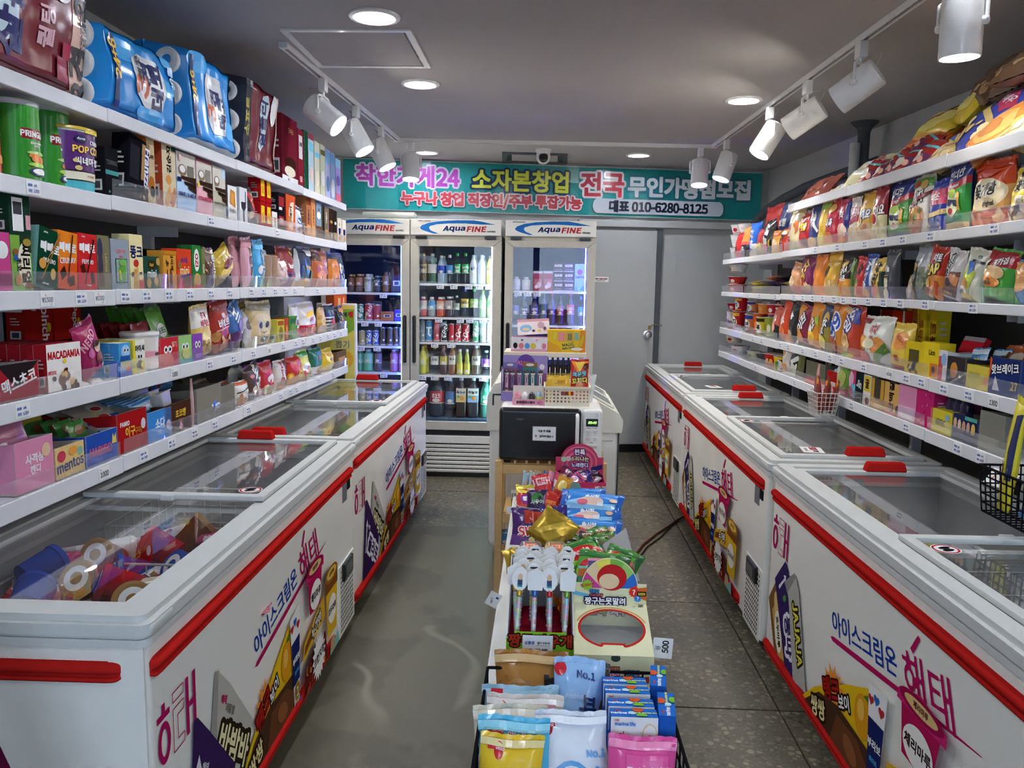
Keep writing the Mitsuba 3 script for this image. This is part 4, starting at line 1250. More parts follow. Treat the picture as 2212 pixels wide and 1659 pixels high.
  ('box', 'cream biscuit box with navy shield, farther one', 5.088, 0.093, 0.149, '#e4dcc8', 'P#2a2a6a,.2,.6,.8,.6,.8,.4,.5,.3,.2,.4;E.5,.2,.3,.1,#d8803c', {}),
 ],
 'LC': [
  ('box', 'magenta biscuit carton cut by the frame edge', 1.844, 0.075, 0.139, '#c84a88', 'E.6,.7,.3,.15,w;R0,.1,1,.3,#8a2058', {}),
  ('box', 'green cereal carton with vertical black lettering', 1.921, 0.079, 0.135, '#7fae4a', 'R.45,.7,1,1,#2c3a28;E.62,.47,.32,.4,e;L씨리얼,.68,.5,.27,k,-90;L초코,.36,.48,.12,k,-90;E.2,.7,.14,.06,#8a5a38;E.25,.2,.16,.1,#c88a50;E.75,.1,.2,.06,#8a5a38;E.75,.88,.2,.07,#a89040;R.1,.55,.25,.65,b', {}),
  ('box', 'dark green box lying on the cereal carton', 1.923, 0.082, 0.1, '#1e3a2c', 'R.15,.1,.65,.9,w;R.2,.5,.6,.8,S;R.75,.15,.98,.5,#d8a0a8', {'z': np.float64(0.135)}),
  ('box', 'dark green stick-biscuit carton', 2.012, 0.092, 0.152, '#123f2a', 'L빼빼로,.55,.68,.19,w;LPEPERO,.55,.46,.075,w;LLOTTE,.3,.92,.03,w;P#9a6a34,.2,.1,.3,.15,.95,.9,.92,.93;P#b87a3c,.35,.4,.4,.42,.98,.98,.95,1;E.22,.38,.16,.09,#d89a4c;E.72,.25,.12,.1,#d8b060;Lalmond,.4,.06,.04,w', {'lean': 11, 'sd': '#7fb0a8'}),
  ('box', 'orange stick-biscuit carton', 2.104, 0.09, 0.153, '#e88428', 'R0,0,1,.5,#e05a24;L빼빼로,.5,.72,.18,w;LCRUNKY,.5,.5,.1,w,6;P#3a1c12,.1,.28,.3,.4,.45,.25,.2,.15;P#4a2418,.5,.2,.8,.26,.85,.1,.6,.05;P#3a2416,.45,.1,.5,.1,.75,.95,.7,.97', {'lean': 5, 'sd': 'o'}),
  ('box', 'red stick-biscuit carton', 2.202, 0.096, 0.155, '#cf2c30', 'L빼빼로,.5,.74,.18,w;LPEPERO,.5,.5,.08,w;LLOTTE,.3,.94,.03,w;P#4a2014,.1,.42,.3,.46,.38,.32,.2,.28;P#3a1a14,.6,.3,.75,.33,.85,.14,.7,.1;P#2e1610,.3,.1,.34,.1,.85,.9,.8,.93;Loriginal,.5,.08,.04,w', {'lean': 2, 'sd': 'r'}),
  ('box', 'dull gold chocolate box with grapes', 2.288, 0.063, 0.157, '#7d7858', 'E.2,.75,.22,.2,#3c3e5a;E.2,.45,.2,.25,#4a3c50;E.25,.2,.2,.15,#6a4a40;LLAYONE,.65,.5,.12,#b8ae80,-90', {}),
  ('box', 'grey carton picturing pea pods', 2.378, 0.104, 0.151, '#9aa3ad', 'L심다두아,.55,.76,.09,#d86a78;L클래식,.55,.66,.05,#d86a78;R.22,.14,.88,.62,#1f5a3a;R.25,.16,.85,.6,#9aa8a4;E.45,.3,.1,.18,#5aa040;E.65,.4,.12,.22,#6ab048;E.42,.35,.05,.05,y;E.44,.25,.05,.05,y;E.6,.54,.2,.07,#7ab858', {'sd': '#80878f'}),
  ('box', 'pale yellow straw-snack carton with navy lettering', 2.475, 0.082, 0.171, '#f0e2a8', 'L똥크,.5,.68,.24,n;E.45,.48,.2,.07,#c83c30;P#d8a050,.2,.0,.4,0,.45,.38,.3,.38;P#e0b060,.45,0,.6,0,.62,.4,.5,.42;E.15,.28,.1,.04,#5a2a1c;R.6,0,1,.18,#d05050;L빼빼,.75,.3,.05,n', {}),
  ('box', 'small dark green mini-biscuit box', 2.569, 0.106, 0.107, '#26483a', 'E.5,.74,.25,.14,#3a2c18;LDigel,.5,.74,.12,#d8b858;Lmini,.5,.48,.24,w;E.28,.2,.15,.15,#c8a058;E.75,.25,.15,.13,#c8a058;E.9,.85,.14,.12,#c8a058', {}),
  ('box', 'orange finger-biscuit box with black lettering', 2.698, 0.097, 0.13, '#dd9a3c', 'L다이제,.65,.72,.14,k,-90;L뉴,.3,.68,.18,k;P#5a3a28,.2,.05,.35,.05,.3,.5,.25,.52;P#6a4430,.45,.05,.65,.05,.6,.52,.5,.54;R0,.9,1,1,#c88428', {}),
  ('box', 'black biscuit box standing behind the small green one', 2.738, 0.111, 0.135, '#1c1612', 'E.5,.7,.3,.1,#a88a40', {'back': 0.07}),
  ('box', 'red mini-cookie box with cream lettering', 2.808, 0.116, 0.141, '#d8472c', 'L초코칩,.5,.72,.13,#38308c;Lmini,.5,.46,.22,#f4dc9c;P#3a307c,.1,.32,.9,.4,.9,.34,.1,.26;E.15,.6,.14,.1,#a06a3c;E.12,.25,.12,.12,#b07a48;E.65,.18,.3,.14,#7a5a48', {}),
  ('box', 'green snack box with white badge', 2.91, 0.078, 0.159, '#2f7a3c', 'E.5,.66,.3,.26,w;LOZI,.5,.66,.2,#a02838,-90;E.5,.2,.4,.16,#d8a850;R0,0,1,.1,#c85a34', {}),
  ('box', 'olive snack box with white lettering', 2.968, 0.032, 0.149, '#7a7a48', 'LFUKE,.5,.5,.2,w,-90', {}),
  ('bag', 'brown granola bag with white lettering', 3.046, 0.106, 0.156, '#5a4238', 'Lgranada,.75,.45,.22,w,-90;D5,10,.05,.1,.55,.7,.06,#c8a070/#d8b888/#8a5a40;R.55,.1,.58,.6,#8a7060', {}),
  ('bag', 'yellow snack bag slumped to the left', 3.236, 0.201, 0.116, '#b79a34', 'R0,.0,1,.15,#8a7030;E.5,.35,.4,.2,#d8b860;E.6,.55,.3,.15,#7a3a40;L고소미,.5,.75,.12,#e8dcc0', {'lean': -26}),
  ('bag', 'tall pink milk-biscuit bag', 3.416, 0.114, 0.212, '#c9909c', 'R.6,0,.85,1,#cfc0a0;L밀크쿠키,.72,.45,.3,S,90;R0,.85,1,1,#b87884', {'lean': -8, 'back': 0.03}),
  ('bag', 'tall pink milk-biscuit bag', 3.465, 0.12, 0.211, '#d8a0ac', 'R.6,0,.85,1,#d8cca8;L밀크쿠키,.72,.45,.3,S,90;R0,.85,1,1,#c48894', {'lean': -7}),
  ('bag', 'tall light blue milk-biscuit bag', 3.606, 0.13, 0.21, '#4aa8dc', 'R.5,0,.75,1,#d8cca8;L밀크쿠키,.62,.45,.3,#3a6a90,90;E.3,.4,.16,.1,w;R0,.85,1,1,#6abce6', {'lean': -5}),
  ('stack', 'clear tube of stacked round biscuits, nearer one', 3.727, 0.082, 0.157, '#c49a6c', '', {}),
  ('bag', 'clear pale snack bag beside the blue one', 3.735, 0.081, 0.172, '#b4c0c4', 'R.3,0,.7,.8,#98a8b0', {'lean': -5, 'back': 0.02}),
  ('stack', 'clear tube of stacked round biscuits, farther one', 3.821, 0.08, 0.158, '#c8a078', '', {}),
  ('bag', 'clear pink cookie bag', 3.929, 0.154, 0.133, '#d0b4ac', 'D6,14,.1,.05,.9,.8,.07,#c87a80/#e8d8d0/#b89070;R.2,.75,.8,.95,#e8e0dc', {'lean': -8}),
  ('bag', 'maroon corn-chip bag', 4.007, 0.262, 0.204, '#7d1c20', 'LDoritos,.62,.56,.13,w;P#c8a038,.6,.9,.75,.98,.7,.82;R.3,.18,.8,.36,#2a2030;E.75,.1,.2,.1,#d8a050;R.45,.25,.8,.32,#b83030', {}),
  ('bag', 'navy snack bag with gold lettering', 4.305, 0.302, 0.213, '#1a2440', 'R0,0,.12,1,#c4c8cc;P#2f6ab8,.45,.78,.55,.62,.62,.5,.5,.3,.38,.5,.35,.62;LPopye,.55,.52,.15,#dca848;E.35,.12,.35,.12,#c89a40;R.5,.85,.95,1,w;E.75,.35,.12,.16,#4a7a40', {}),
  ('bag', 'orange and brown snack bag', 4.617, 0.289, 0.208, '#b8643c', 'R0,.75,.4,1,#5a4030;L포스틱,.7,.66,.16,w;E.4,.3,.3,.2,#e0884a;D7,8,.1,.05,.9,.4,.08,#e8b070/#d05a30/w', {}),
  ('bag', 'navy popcorn bag at the far end', 4.988, 0.371, 0.212, '#283460', 'R0,.1,.4,.85,#cf7a34;L팝콘,.7,.8,.12,#5aa84c;D8,14,.4,.05,.95,.7,.06,w/#e8e4d8;R0,0,.6,.1,#c83c34', {}),
 ],
 'LD': [
  ('tray', 'red and black display tray of chocolate packs', 1.876, 0.171, 0.09, '#a02430', 'P#2a2024,.1,1,.5,.3,1,1;L맥스초코,.55,.5,.4,w,12', {'fill': ('pk', 'black chocolate packet with white lettering', '#1a1414', 'L핑키스,.5,.5,.4,w', 3, 0.11, 0.14)}),
  ('box', 'white macadamia chocolate box', 2.072, 0.156, 0.125, '#f0ebe4', 'LMACADAMIA,.5,.76,.32,#b01c28;D9,9,.08,.02,.95,.45,.1,#4a2a1a/#6a3a22/#3a2016;D10,3,.4,.05,.95,.4,.07,#d8b070;E.5,.62,.05,.05,y;L메이지,.12,.4,.1,#b01c28', {'rep': 5, 'dd': 0.034, 'sd': '#a8202a', 'tp': '#8a1a24'}),
  ('bag', 'magenta gummy pouch fallen back on the shelf', 2.11, 0.095, 0.126, '#7d1644', 'D12,8,.1,.1,.9,.9,.1,#5a1034/#a03868', {'back': 0.14, 'tilt': 38}),
  ('pk', 'flat white and tan sachet lying in front', 2.184, 0.059, 0.14, '#d8d4cc', 'E.4,.5,.25,.3,#c88a50;R.6,.2,.9,.8,#8aa8c8', {'tilt': 72}),
  ('bag', 'magenta gummy pouch fallen back on the shelf', 2.212, 0.1, 0.123, '#86184a', 'D13,8,.1,.1,.9,.9,.1,#5a1034/#a03868', {'back': 0.14, 'tilt': 34}),
  ('bag', 'magenta gummy pouch leaning to the left', 2.251, 0.116, 0.166, '#a41e58', 'LNERD,.42,.72,.16,#e8a0b0,25;E.7,.5,.14,.1,#e8c8b0;E.68,.3,.2,.12,#8a4a34;E.35,.48,.14,.09,#c05a88;D11,10,.2,.03,.95,.28,.07,#d83c70/#6a2a90/#e8d8e0/#3a8a4c;E.62,.6,.12,.06,#3a2c20', {'lean': -22}),
  ('pk', 'flat white and blue sachet lying in front', 2.252, 0.067, 0.14, '#e0dcd4', 'E.4,.5,.25,.3,#c88a50;R.6,.2,.95,.8,#5a8ac8', {'tilt': 70}),
  ('bag', 'magenta gummy pouch fallen back on the shelf', 2.306, 0.109, 0.122, '#7a1540', 'D14,8,.1,.1,.9,.9,.1,#5a1034/#b04878', {'back': 0.13, 'tilt': 30}),
  ('box', 'red boxed chocolates lying at the back', 2.373, 0.141, 0.11, '#a8201c', 'Lpinch,.7,.5,.3,w,-90;E.85,.4,.08,.14,y', {'back': 0.26, 'z': 0.1}),
  ('tray', 'small blue tray front below the gum cartons', 2.377, 0.08, 0.05, '#3a64c4', 'L아이셔,.35,.5,.4,#c8d8f4;E.75,.5,.16,.3,#d85a4c', {'d': 0.03}),
  ('box', 'blue chewing-gum carton with silver eyes lettering', 2.379, 0.069, 0.103, '#4f9fd8', 'E.6,.74,.38,.2,#9ccaf0;E.5,.78,.1,.08,w;E.75,.78,.1,.08,w;E.5,.78,.05,.04,k;E.75,.78,.05,.04,k;R.1,.45,.9,.62,#2a5a98;L아이셔,.5,.36,.2,#f0dc50;R0,0,1,.14,#2a60c0', {'rep': 2, 'dd': 0.06, 'sd': '#3f90cc', 'tp': '#d0d0b8'}),
  ('tray', 'small yellow tray front below the gum cartons', 2.461, 0.08, 0.05, '#d8cc5c', 'L아이셔,.35,.5,.4,#5a8a5a;E.75,.5,.16,.3,#d87a4c', {'d': 0.03}),
  ('box', 'white and yellow chewing-gum carton', 2.467, 0.077, 0.107, '#eeeadf', 'R0,0,.2,1,#e8d440;L아이셔,.55,.74,.2,k;E.4,.52,.13,.1,w;E.65,.52,.13,.1,w;E.42,.5,.06,.05,k;E.62,.5,.06,.05,k;E.5,.28,.25,.12,#2a2a2a;E.7,.25,.16,.1,#e8d440', {'rep': 2, 'dd': 0.06, 'sd': '#e0cc40', 'tp': '#d0d0b8'}),
  ('box', 'red boxed chocolates lying at the back, nearer one', 2.522, 0.152, 0.11, '#b8281c', 'LPepero,.75,.5,.3,w,-90;E.9,.5,.06,.12,y', {'back': 0.26, 'z': 0.1}),
  ('tub', 'white and pink capsule candy dispenser', 2.574, 0.121, 0.115, '#e9dfd8', 'R0,.35,1,.55,#e8a0b4;R.45,.4,.6,.5,k;R.3,.05,.7,.25,#f4ece8', {}),
  ('tray', 'red sour-candy tray with round white eyes', 2.672, 0.13, 0.1, '#c8303c', 'E.3,.6,.12,.13,w;E.52,.6,.12,.13,w;E.3,.6,.05,.06,k;E.52,.6,.05,.06,k;L딸기,.75,.75,.2,#f0b0a8;R.1,.1,.9,.2,#d84a58', {'fill': ('pk', 'dark red sour-candy sachet', '#7d1620', 'E.5,.4,.35,.2,#e8d8d0;L딸기,.5,.4,.2,#a01c28', 5, 0.12, 0.15)}),
  ('tray', 'light green sour-candy tray with round white eyes', 2.795, 0.102, 0.1, '#9ac87c', 'E.35,.6,.13,.13,w;E.6,.6,.13,.13,w;E.35,.6,.05,.06,k;E.6,.6,.05,.06,k;E.5,.35,.3,.2,#d8d878;R0,0,1,.15,#6ab0a8', {'fill': ('pk', 'bright green sour-candy sachet', '#5a9a34', 'E.55,.6,.3,.13,w;L청포도,.55,.6,.12,#2a6a2c;E.5,.25,.3,.14,#d8d868', 6, 0.12, 0.2)}),
  ('tray', 'purple sour-candy tray with round white eyes', 2.896, 0.082, 0.1, '#8a4ab4', 'E.35,.6,.14,.13,w;E.65,.6,.14,.13,w;E.35,.6,.05,.06,k;E.65,.6,.05,.06,k;R.2,.1,.8,.25,#b88ad0', {}),
  ('bag', 'yellow and white baguette-chip bag', 2.99, 0.157, 0.196, '#e2c060', 'R0,.62,1,1,#efe6dc;L갈릭,.5,.84,.13,#b8342c;L바게트,.5,.68,.14,#b8342c;E.5,.4,.3,.14,#f0d890;D15,10,.1,.02,.9,.32,.1,#c89a58/#8a6a48', {'lean': -6}),
  ('bag', 'red baguette-chip bag', 3.176, 0.176, 0.211, '#a8342c', 'L매콤,.5,.74,.1,w;L바게트,.5,.58,.18,w;R.1,.45,.9,.48,#d8a090;D16,12,.05,.02,.95,.36,.13,#c88a50/#a8683c/#e0b070;R0,.86,1,1,#8a2420', {'lean': -9}),
  ('bag', 'blue and purple potato-chip bag slumped left', 3.349, 0.155, 0.182, '#3f6ca8', 'R0,0,1,.45,#5a2a6a;LCHIPS,.5,.7,.18,w,-70;E.6,.5,.25,.14,#7a5a98', {'lean': -22}),
  ('bag', 'silver and white chip bag slumped left', 3.513, 0.112, 0.16, '#c8c6c4', 'E.5,.6,.3,.14,#6a5a50;R0,0,1,.1,#a8a4a0', {'lean': -20, 'back': 0.02}),
  ('bag', 'yellow snack bag behind the rice crackers', 3.6, 0.159, 0.198, '#c9a83c', 'R0,.5,1,.8,#b08a2c', {'back': 0.06, 'lean': -10}),
  ('bag', 'large clear bag of round rice crackers with printed face', 3.612, 0.323, 0.204, '#b8a878', 'E.48,.42,.45,.38,#d0b884;E.35,.5,.06,.08,k;E.62,.5,.06,.08,k;P#3a2c20,.32,.36,.5,.32,.66,.36,.5,.3;L누룽지,.5,.15,.13,k;R0,.86,1,1,#8f8874', {}),
  ('box', 'small yellow-green snack box', 3.834, 0.108, 0.11, '#c8c04c', 'E.5,.4,.3,.3,#8a7a38;R.1,.75,.9,.95,#a85a34', {}),
  ('box', 'small red snack box', 3.923, 0.057, 0.115, '#b8483c', 'E.5,.4,.3,.3,#d8a050', {}),
  ('box', 'small green snack box', 4.026, 0.134, 0.12, '#4f8a44', 'E.5,.4,.3,.3,#7a9a5c;R.1,.7,.9,.9,#3a6a50', {}),
  ('bag', 'white snack bag with red foot', 4.096, 0.146, 0.181, '#c8c2be', 'R0,0,1,.3,#c02c2c;L강정,.5,.5,.16,#8a2a2c', {}),
  ('bag', 'white and red shrimp-snack bag', 4.344, 0.319, 0.183, '#d8d0cc', 'R0,0,1,.36,#b8242c;L새우깡,.5,.52,.15,#b8242c;P#e8b830,.1,.6,.4,.75,.9,.8,.5,.62;E.6,.2,.22,.14,#e07a48;E.3,.1,.16,.1,#d86a40', {}),
  ('bag', 'clear yellow pasta-snack bag', 4.612, 0.146, 0.145, '#d0a860', 'D17,9,.1,.05,.9,.8,.12,#e0c080/#c09048', {}),
  ('bag', 'black and white striped snack bag with red panel', 4.791, 0.23, 0.162, '#d9d4cc', 'R0,.06,1,.12,k;R0,.19,1,.25,k;R0,.32,1,.38,k;R0,.45,1,.51,k;R0,.58,1,1,#20201c;E.7,.3,.3,.2,#c03028;L짱,.5,.75,.16,#d0b040', {}),
  ('bag', 'black snack bag with gold lettering at the far end', 5.025, 0.196, 0.144, '#1e1a18', 'L바삭,.5,.6,.2,#c8a44c,60;E.6,.25,.25,.16,#b83c2c;R.2,.8,.8,.95,#c87a30', {}),
  ('box', 'orange cartons standing behind at the far end', 5.365, 0.34, 0.208, '#c85a30', 'R.3,.1,.5,.9,#e0b088;R.7,.1,.8,.9,#e0b088', {'back': 0.1}),
 ],
 'LE': [
  ('tray', 'pink display tray of stick sweets with white lettering', 1.926, 0.152, 0.13, '#dc8cac', 'L사격상,.5,.62,.2,w;L캔디,.5,.4,.18,w;E.8,.72,.12,.14,#e8c0a0', {'fill': ('pk', 'pink stick-sweet sachet', '#d884a4', 'R.1,.4,.9,.6,#b85a80;E.3,.3,.1,.1,w', 5, 0.16, 0.06)}),
  ('tray', 'white and orange chewy-mint tray with navy lettering', 2.075, 0.131, 0.085, '#e4c27c', 'Lmentos,.5,.36,.34,#26346e,4;E.85,.7,.1,.14,#88b89c;E.2,.7,.14,.18,#c8445c;E.6,.78,.14,.14,#e8a048', {'wall': '#c8c0b4', 'fill': ('pk', 'magenta chewy-mint roll', '#a8285c', 'R.1,.3,.9,.7,#402a6a', 3, 0.05, 0.03)}),
  ('box', 'green and white apple-candy box', 2.188, 0.159, 0.18, '#f0eee4', 'R0,.72,1,1,#7fa83c;R0,.6,1,.72,#d8cc50;E.35,.32,.38,.2,#b02024;LApple,.36,.32,.16,w;E.85,.52,.1,.13,#a84a48', {'back': 0.2}),
  ('tray', 'blue gummy tray with red lettering', 2.234, 0.165, 0.09, '#2a4fa8', 'LHARIBO,.45,.42,.3,#d85a6a;P#e8c860,.8,.5,.84,.85,.88,.7,.94,.85,.96,.5', {'wall': '#c0c4cc', 'fill': ('pk', 'green-knotted gummy packet', '#3f8a3c', 'E.5,.5,.3,.3,#8a5a30', 4, 0.09, 0.05)}),
  ('tray', 'large red gummy tray with yellow lettering', 2.407, 0.179, 0.125, '#a81c20', 'LPAMIO,.25,.72,.12,w;L이구,.42,.5,.26,#e8b43c;L구미,.68,.46,.2,#c87a34;E.86,.6,.08,.14,#d8d0d8', {'wall': '#8a8680', 'fill': ('pk', 'gummy packet with blue edge and red ladle print', '#a8a094', 'R0,0,1,.12,#2a3c98;E.6,.6,.2,.25,#d8d4d0;E.6,.55,.14,.12,#b82c28;L이구아나,.4,.35,.2,#e0c050', 5, 0.2, 0.04)}),
  ('tray', 'light blue soda-candy tray with white lettering', 2.586, 0.164, 0.1, '#3f8ad4', 'L소다,.5,.55,.36,w;L크림,.45,.25,.16,#b8d4f0;E.85,.4,.1,.18,#c8b8c8', {'fill': ('pk', 'silver and blue soda-candy sachet', '#a8bcc4', 'R0,0,1,.2,#2a7ac0;R0,.8,1,1,#2a7ac0;R.2,.4,.8,.6,w', 7, 0.15, 0.05)}),
  ('tray', 'brown chocolate-cup tray with gold lettering', 2.719, 0.202, 0.105, '#4a2c22', 'L초코빵,.6,.62,.28,#d8b040;L미니,.6,.36,.16,#b08a38;P#8ab0e0,.12,.2,.18,.4,.24,.2,.18,.1;P#e8a8b8,.5,.15,.58,.38,.66,.15,.58,.05', {'wall': '#6a6258', 'fill': ('cupw', 'white plastic chocolate cup', '#d8d4cc', '', 4, 0.075, 0.05)}),
  ('pk', 'pink wooden-stick sweet standing in front', 2.846, 0.02, 0.17, '#c8a09c', '', {}),
  ('pk', 'light blue soda-candy stick lying on the sachets', 2.949, 0.182, 0.055, '#6ab4d8', 'L사이다,.55,.5,.4,n;E.25,.5,.1,.3,#b83c4c;R0,0,.14,1,#2a7cc8;E.6,.8,.1,.14,#d87a90', {'z': 0.115, 'back': 0.16}),
  ('tray', 'plain grey-brown cardboard display tray', 2.983, 0.225, 0.13, '#8a8478', '', {'wall': '#7c766a', 'd': 0.26}),
  ('bag', 'small blue candy bag with white dots', 3.047, 0.148, 0.105, '#2a6ad0', 'D18,12,.05,.1,.95,.9,.06,w/#8ab8f0/#e06a5c;L캔디,.5,.4,.3,w', {}),
  ('tray', 'grey cardboard tray holding the nut pouches', 3.165, 0.141, 0.11, '#7a766c', '', {'d': 0.2}),
  ('bag', 'silver nut pouch with brown window', 3.326, 0.154, 0.14, '#c4c0b8', 'E.5,.5,.36,.3,#8a5a34;R.1,.8,.9,.95,#5a4030', {'back': 0.1, 'tilt': 30}),
  ('bag', 'clear nut pouch lying at the back of the shelf', 3.326, 0.202, 0.14, '#6a6458', 'E.6,.5,.3,.25,#b07a34', {'back': 0.2, 'tilt': 35}),
  ('bag', 'white nut pouch with orange top, farther one', 3.354, 0.168, 0.104, '#d8d4cc', 'R0,.9,1,1,#c85a30;P#3a3430,.1,.6,.9,.75,.9,.7,.1,.55;D20,7,.1,.05,.6,.4,.12,#a8683c/#c89058', {}),
  ('bag', 'white nut pouch with orange top in a tray', 3.366, 0.169, 0.097, '#cfcac2', 'R0,.88,1,1,#c85a30;D19,9,.1,.1,.9,.6,.13,#b8783c/#8a4a28/#d8a868', {'back': 0.08}),
  ('bag', 'clear nut pouch with amber contents at the back', 3.479, 0.196, 0.14, '#8a8270', 'E.55,.4,.35,.3,#c8883c', {'back': 0.2, 'tilt': 28}),
  ('bag', 'white bag with green leaf print', 3.49, 0.161, 0.144, '#d4d8cc', 'P#4a8a3c,.2,.5,.5,.75,.9,.6,.6,.4;L유기농,.5,.25,.12,#4a6a40', {'back': 0.07}),
  ('bag', 'dark brown mushroom-chocolate bag', 3.511, 0.183, 0.146, '#4f3a34', 'L버섯,.62,.6,.2,w,-70;E.35,.3,.16,.1,#d8c8b0;E.3,.74,.1,.06,#d08a80;E.5,.15,.2,.1,#e0d0bc', {'lean': -12}),
  ('bag', 'red knotted bag of mixed crackers', 3.674, 0.187, 0.157, '#b82a30', 'E.55,.5,.25,.14,#e0d8d0;E.5,.4,.12,.1,#c84a40;D21,10,.1,.02,.9,.35,.1,#e0c888/#c8a058/#f0e0b0', {}),
  ('bag', 'plain bright red bag behind the mushroom bag', 3.729, 0.228, 0.13, '#b8281c', 'R0,.8,1,1,#8a1c14', {'back': 0.1}),
  ('bag', 'white and red bag with vertical red lettering', 3.872, 0.18, 0.145, '#d8d0c8', 'LMIXED,.45,.52,.3,#b8242c,-90;R.7,.0,1,1,#8a3034;D22,10,.65,.05,1,.95,.08,#2a2020/#e8d8c8;E.3,.15,.25,.12,#c88a50', {}),
  ('bag', 'red and yellow snack bag with curly fries print', 4.102, 0.248, 0.145, '#c0281c', 'L너구리,.55,.55,.16,#f0c030;D23,12,.05,.02,.95,.4,.12,#e0a030/#d88a28/#f0c050', {}),
  ('bag', 'yellow-green snack bag', 4.263, 0.217, 0.161, '#dcd04c', 'R0,.86,1,1,#3a9a48;E.45,.45,.3,.18,w;D25,10,.1,.05,.9,.3,.1,#d84a34/#4a9a40/#e8b040;L콘칩,.5,.45,.13,#b8382c', {}),
  ('bag', 'yellow snack bag lying above the red ones', 4.378, 0.254, 0.128, '#b88428', 'D24,8,.1,.1,.9,.9,.14,#d8a848/#8a5a20', {'back': 0.15, 'tilt': 40}),
  ('bag', 'green and white snack bag', 4.503, 0.242, 0.154, '#1f6a48', 'R0,0,1,.36,#dcd8d0;L꿀꽈배,.55,.68,.16,#e0505c;E.65,.22,.25,.16,#c88a48', {}),
  ('bag', 'yellow and blue snack bag', 4.752, 0.218, 0.132, '#e4c42c', 'L바나나,.5,.55,.15,#2a3c9c;E.5,.25,.3,.16,#f0e090;R0,0,1,.1,#d8a028;E.4,.8,.16,.08,#d89a30', {}),
  ('tray', 'opened brown cardboard box at the far end', 4.989, 0.24, 0.1, '#6a5440', 'R.2,.2,.9,.6,#c89068', {'wall': '#4a3a28'}),
 ],
 'RB': [
  ('bag', 'yellow crab-snack bag cut by the frame edge', 2.417, 0.179, 0.162, '#e4c838', 'L꽃게,.4,.68,.2,k,0,e;R.3,.84,.55,.94,k;L매콤랑,.55,.4,.16,w;R0,.12,1,.3,#28201c;D30,10,.05,.05,.95,.25,.1,#d0885c/#e0b088/#f0d8c0', {}),
  ('bag', 'large orange crab-snack bag with black lettering', 2.624, 0.225, 0.207, '#e0501c', 'R0,.25,1,.62,#f0b060;E.5,.5,.46,.26,#f4e0b0;L꽃게랑,.5,.57,.22,k,4,e;LOriginal,.62,.34,.1,#3a2a1c;D31,6,.1,.06,.9,.2,.1,#f0a048/#f8d8a0;R0,.9,1,1,#c84014;P#c83820,.15,.8,.5,.92,.85,.85,.5,.76', {}),
  ('bag', 'navy, red and green radish-print snack bag, nearer one', 2.812, 0.155, 0.224, '#26327c', 'P#b82834,0,.7,1,.82,1,.7,0,.56;P#2f8a38,0,.56,1,.7,1,.12,0,.12;L인디안,.5,.88,.15,w,8;LOriginal,.5,.69,.08,w,8;E.5,.42,.26,.22,#eef0c8;E.5,.58,.16,.08,#b8d458;P#1c2448,.26,.5,.74,.46,.72,.36,.56,.38,.5,.44,.42,.38,.28,.4;E.44,.3,.09,.05,#c8343c;R0,0,1,.12,#d8c088;P#e0a838,.74,.6,.82,.56,.82,.3,.74,.3', {}),
  ('bag', 'blue and pink snack bag', 2.939, 0.126, 0.185, '#2a3c9c', 'R0,.55,1,.86,#c84a6a;L콘초,.5,.7,.18,w;P#d8b880,0,.36,1,.46,1,.36,0,.26;D32,10,.1,.04,.9,.3,.07,#e8d8b0/#5a8ad0', {}),
  ('bag', 'white and brown pizza-snack bag with black lettering', 3.085, 0.169, 0.219, '#e6e0d4', 'L핏자,.5,.66,.22,w,10,k;R0,.85,1,1,#5a9a3c;E.3,.9,.16,.06,#b83028;E.66,.88,.16,.08,#c8a050;E.5,.26,.38,.26,#b86a38;E.5,.26,.3,.2,#d09050;D33,12,.22,.08,.8,.45,.07,#b83a28/#5a7a30/#e8c878;P#8a2c34,0,.5,1,.78,1,.72,0,.42', {}),
  ('bag', 'navy, red and green radish-print snack bag, farther one', 3.271, 0.211, 0.224, '#26327c', 'P#b82834,0,.66,1,.8,1,.68,0,.54;P#3f9a38,0,.54,1,.68,1,.1,0,.1;L인디안,.5,.84,.16,w,8;LOriginal,.5,.67,.08,w,8;E.5,.36,.26,.22,#eef0c8;E.5,.52,.16,.08,#b8d458;P#1c2448,.26,.44,.74,.4,.72,.3,.56,.32,.5,.38,.42,.32,.28,.34;E.44,.24,.09,.05,#c8343c;P#e0a838,.74,.54,.82,.5,.82,.26,.74,.26', {}),
  ('bag', 'maroon and white ring-snack bag', 3.438, 0.131, 0.223, '#a02430', 'R0,0,1,.48,#d8cc9c;L뻥이요,.5,.58,.2,w,0,#6a2030;E.35,.42,.26,.13,w;E.35,.42,.19,.095,#c02c30;D34,12,.05,.02,.95,.3,.11,#e8d8a8/#c8b480', {}),
  ('bag', 'golden ring-snack bag with white lettering', 3.584, 0.168, 0.215, '#e0ac3c', 'R0,0,1,.4,#d8b888;L허니,.5,.78,.11,#b07a34;L뻥이요,.55,.58,.2,w,0,#6a7a98;E.28,.46,.24,.13,w;E.28,.46,.17,.095,#e0a040;D35,12,.05,.02,.95,.34,.11,#c89870/#e0b890/#b88058', {}),
  ('bag', 'white and maroon corn-puff bag', 3.71, 0.115, 0.207, '#d8ccc0', 'L인절미,.5,.72,.18,w,0,#a8304c;P#a8304c,0,.5,1,.66,1,.5,0,.42;D36,9,.05,.05,.95,.38,.13,#c8a868/#e0cc98', {}),
  ('bag', 'pink and white onion-ring bag', 3.84, 0.158, 0.212, '#c23a58', 'R.7,.2,1,1,#26307c;L양파,.4,.7,.2,w,0,#8a2048;E.5,.3,.35,.2,#e8c8b0;E.5,.12,.3,.12,#e08a48;R0,0,1,.06,#3a8a40', {}),
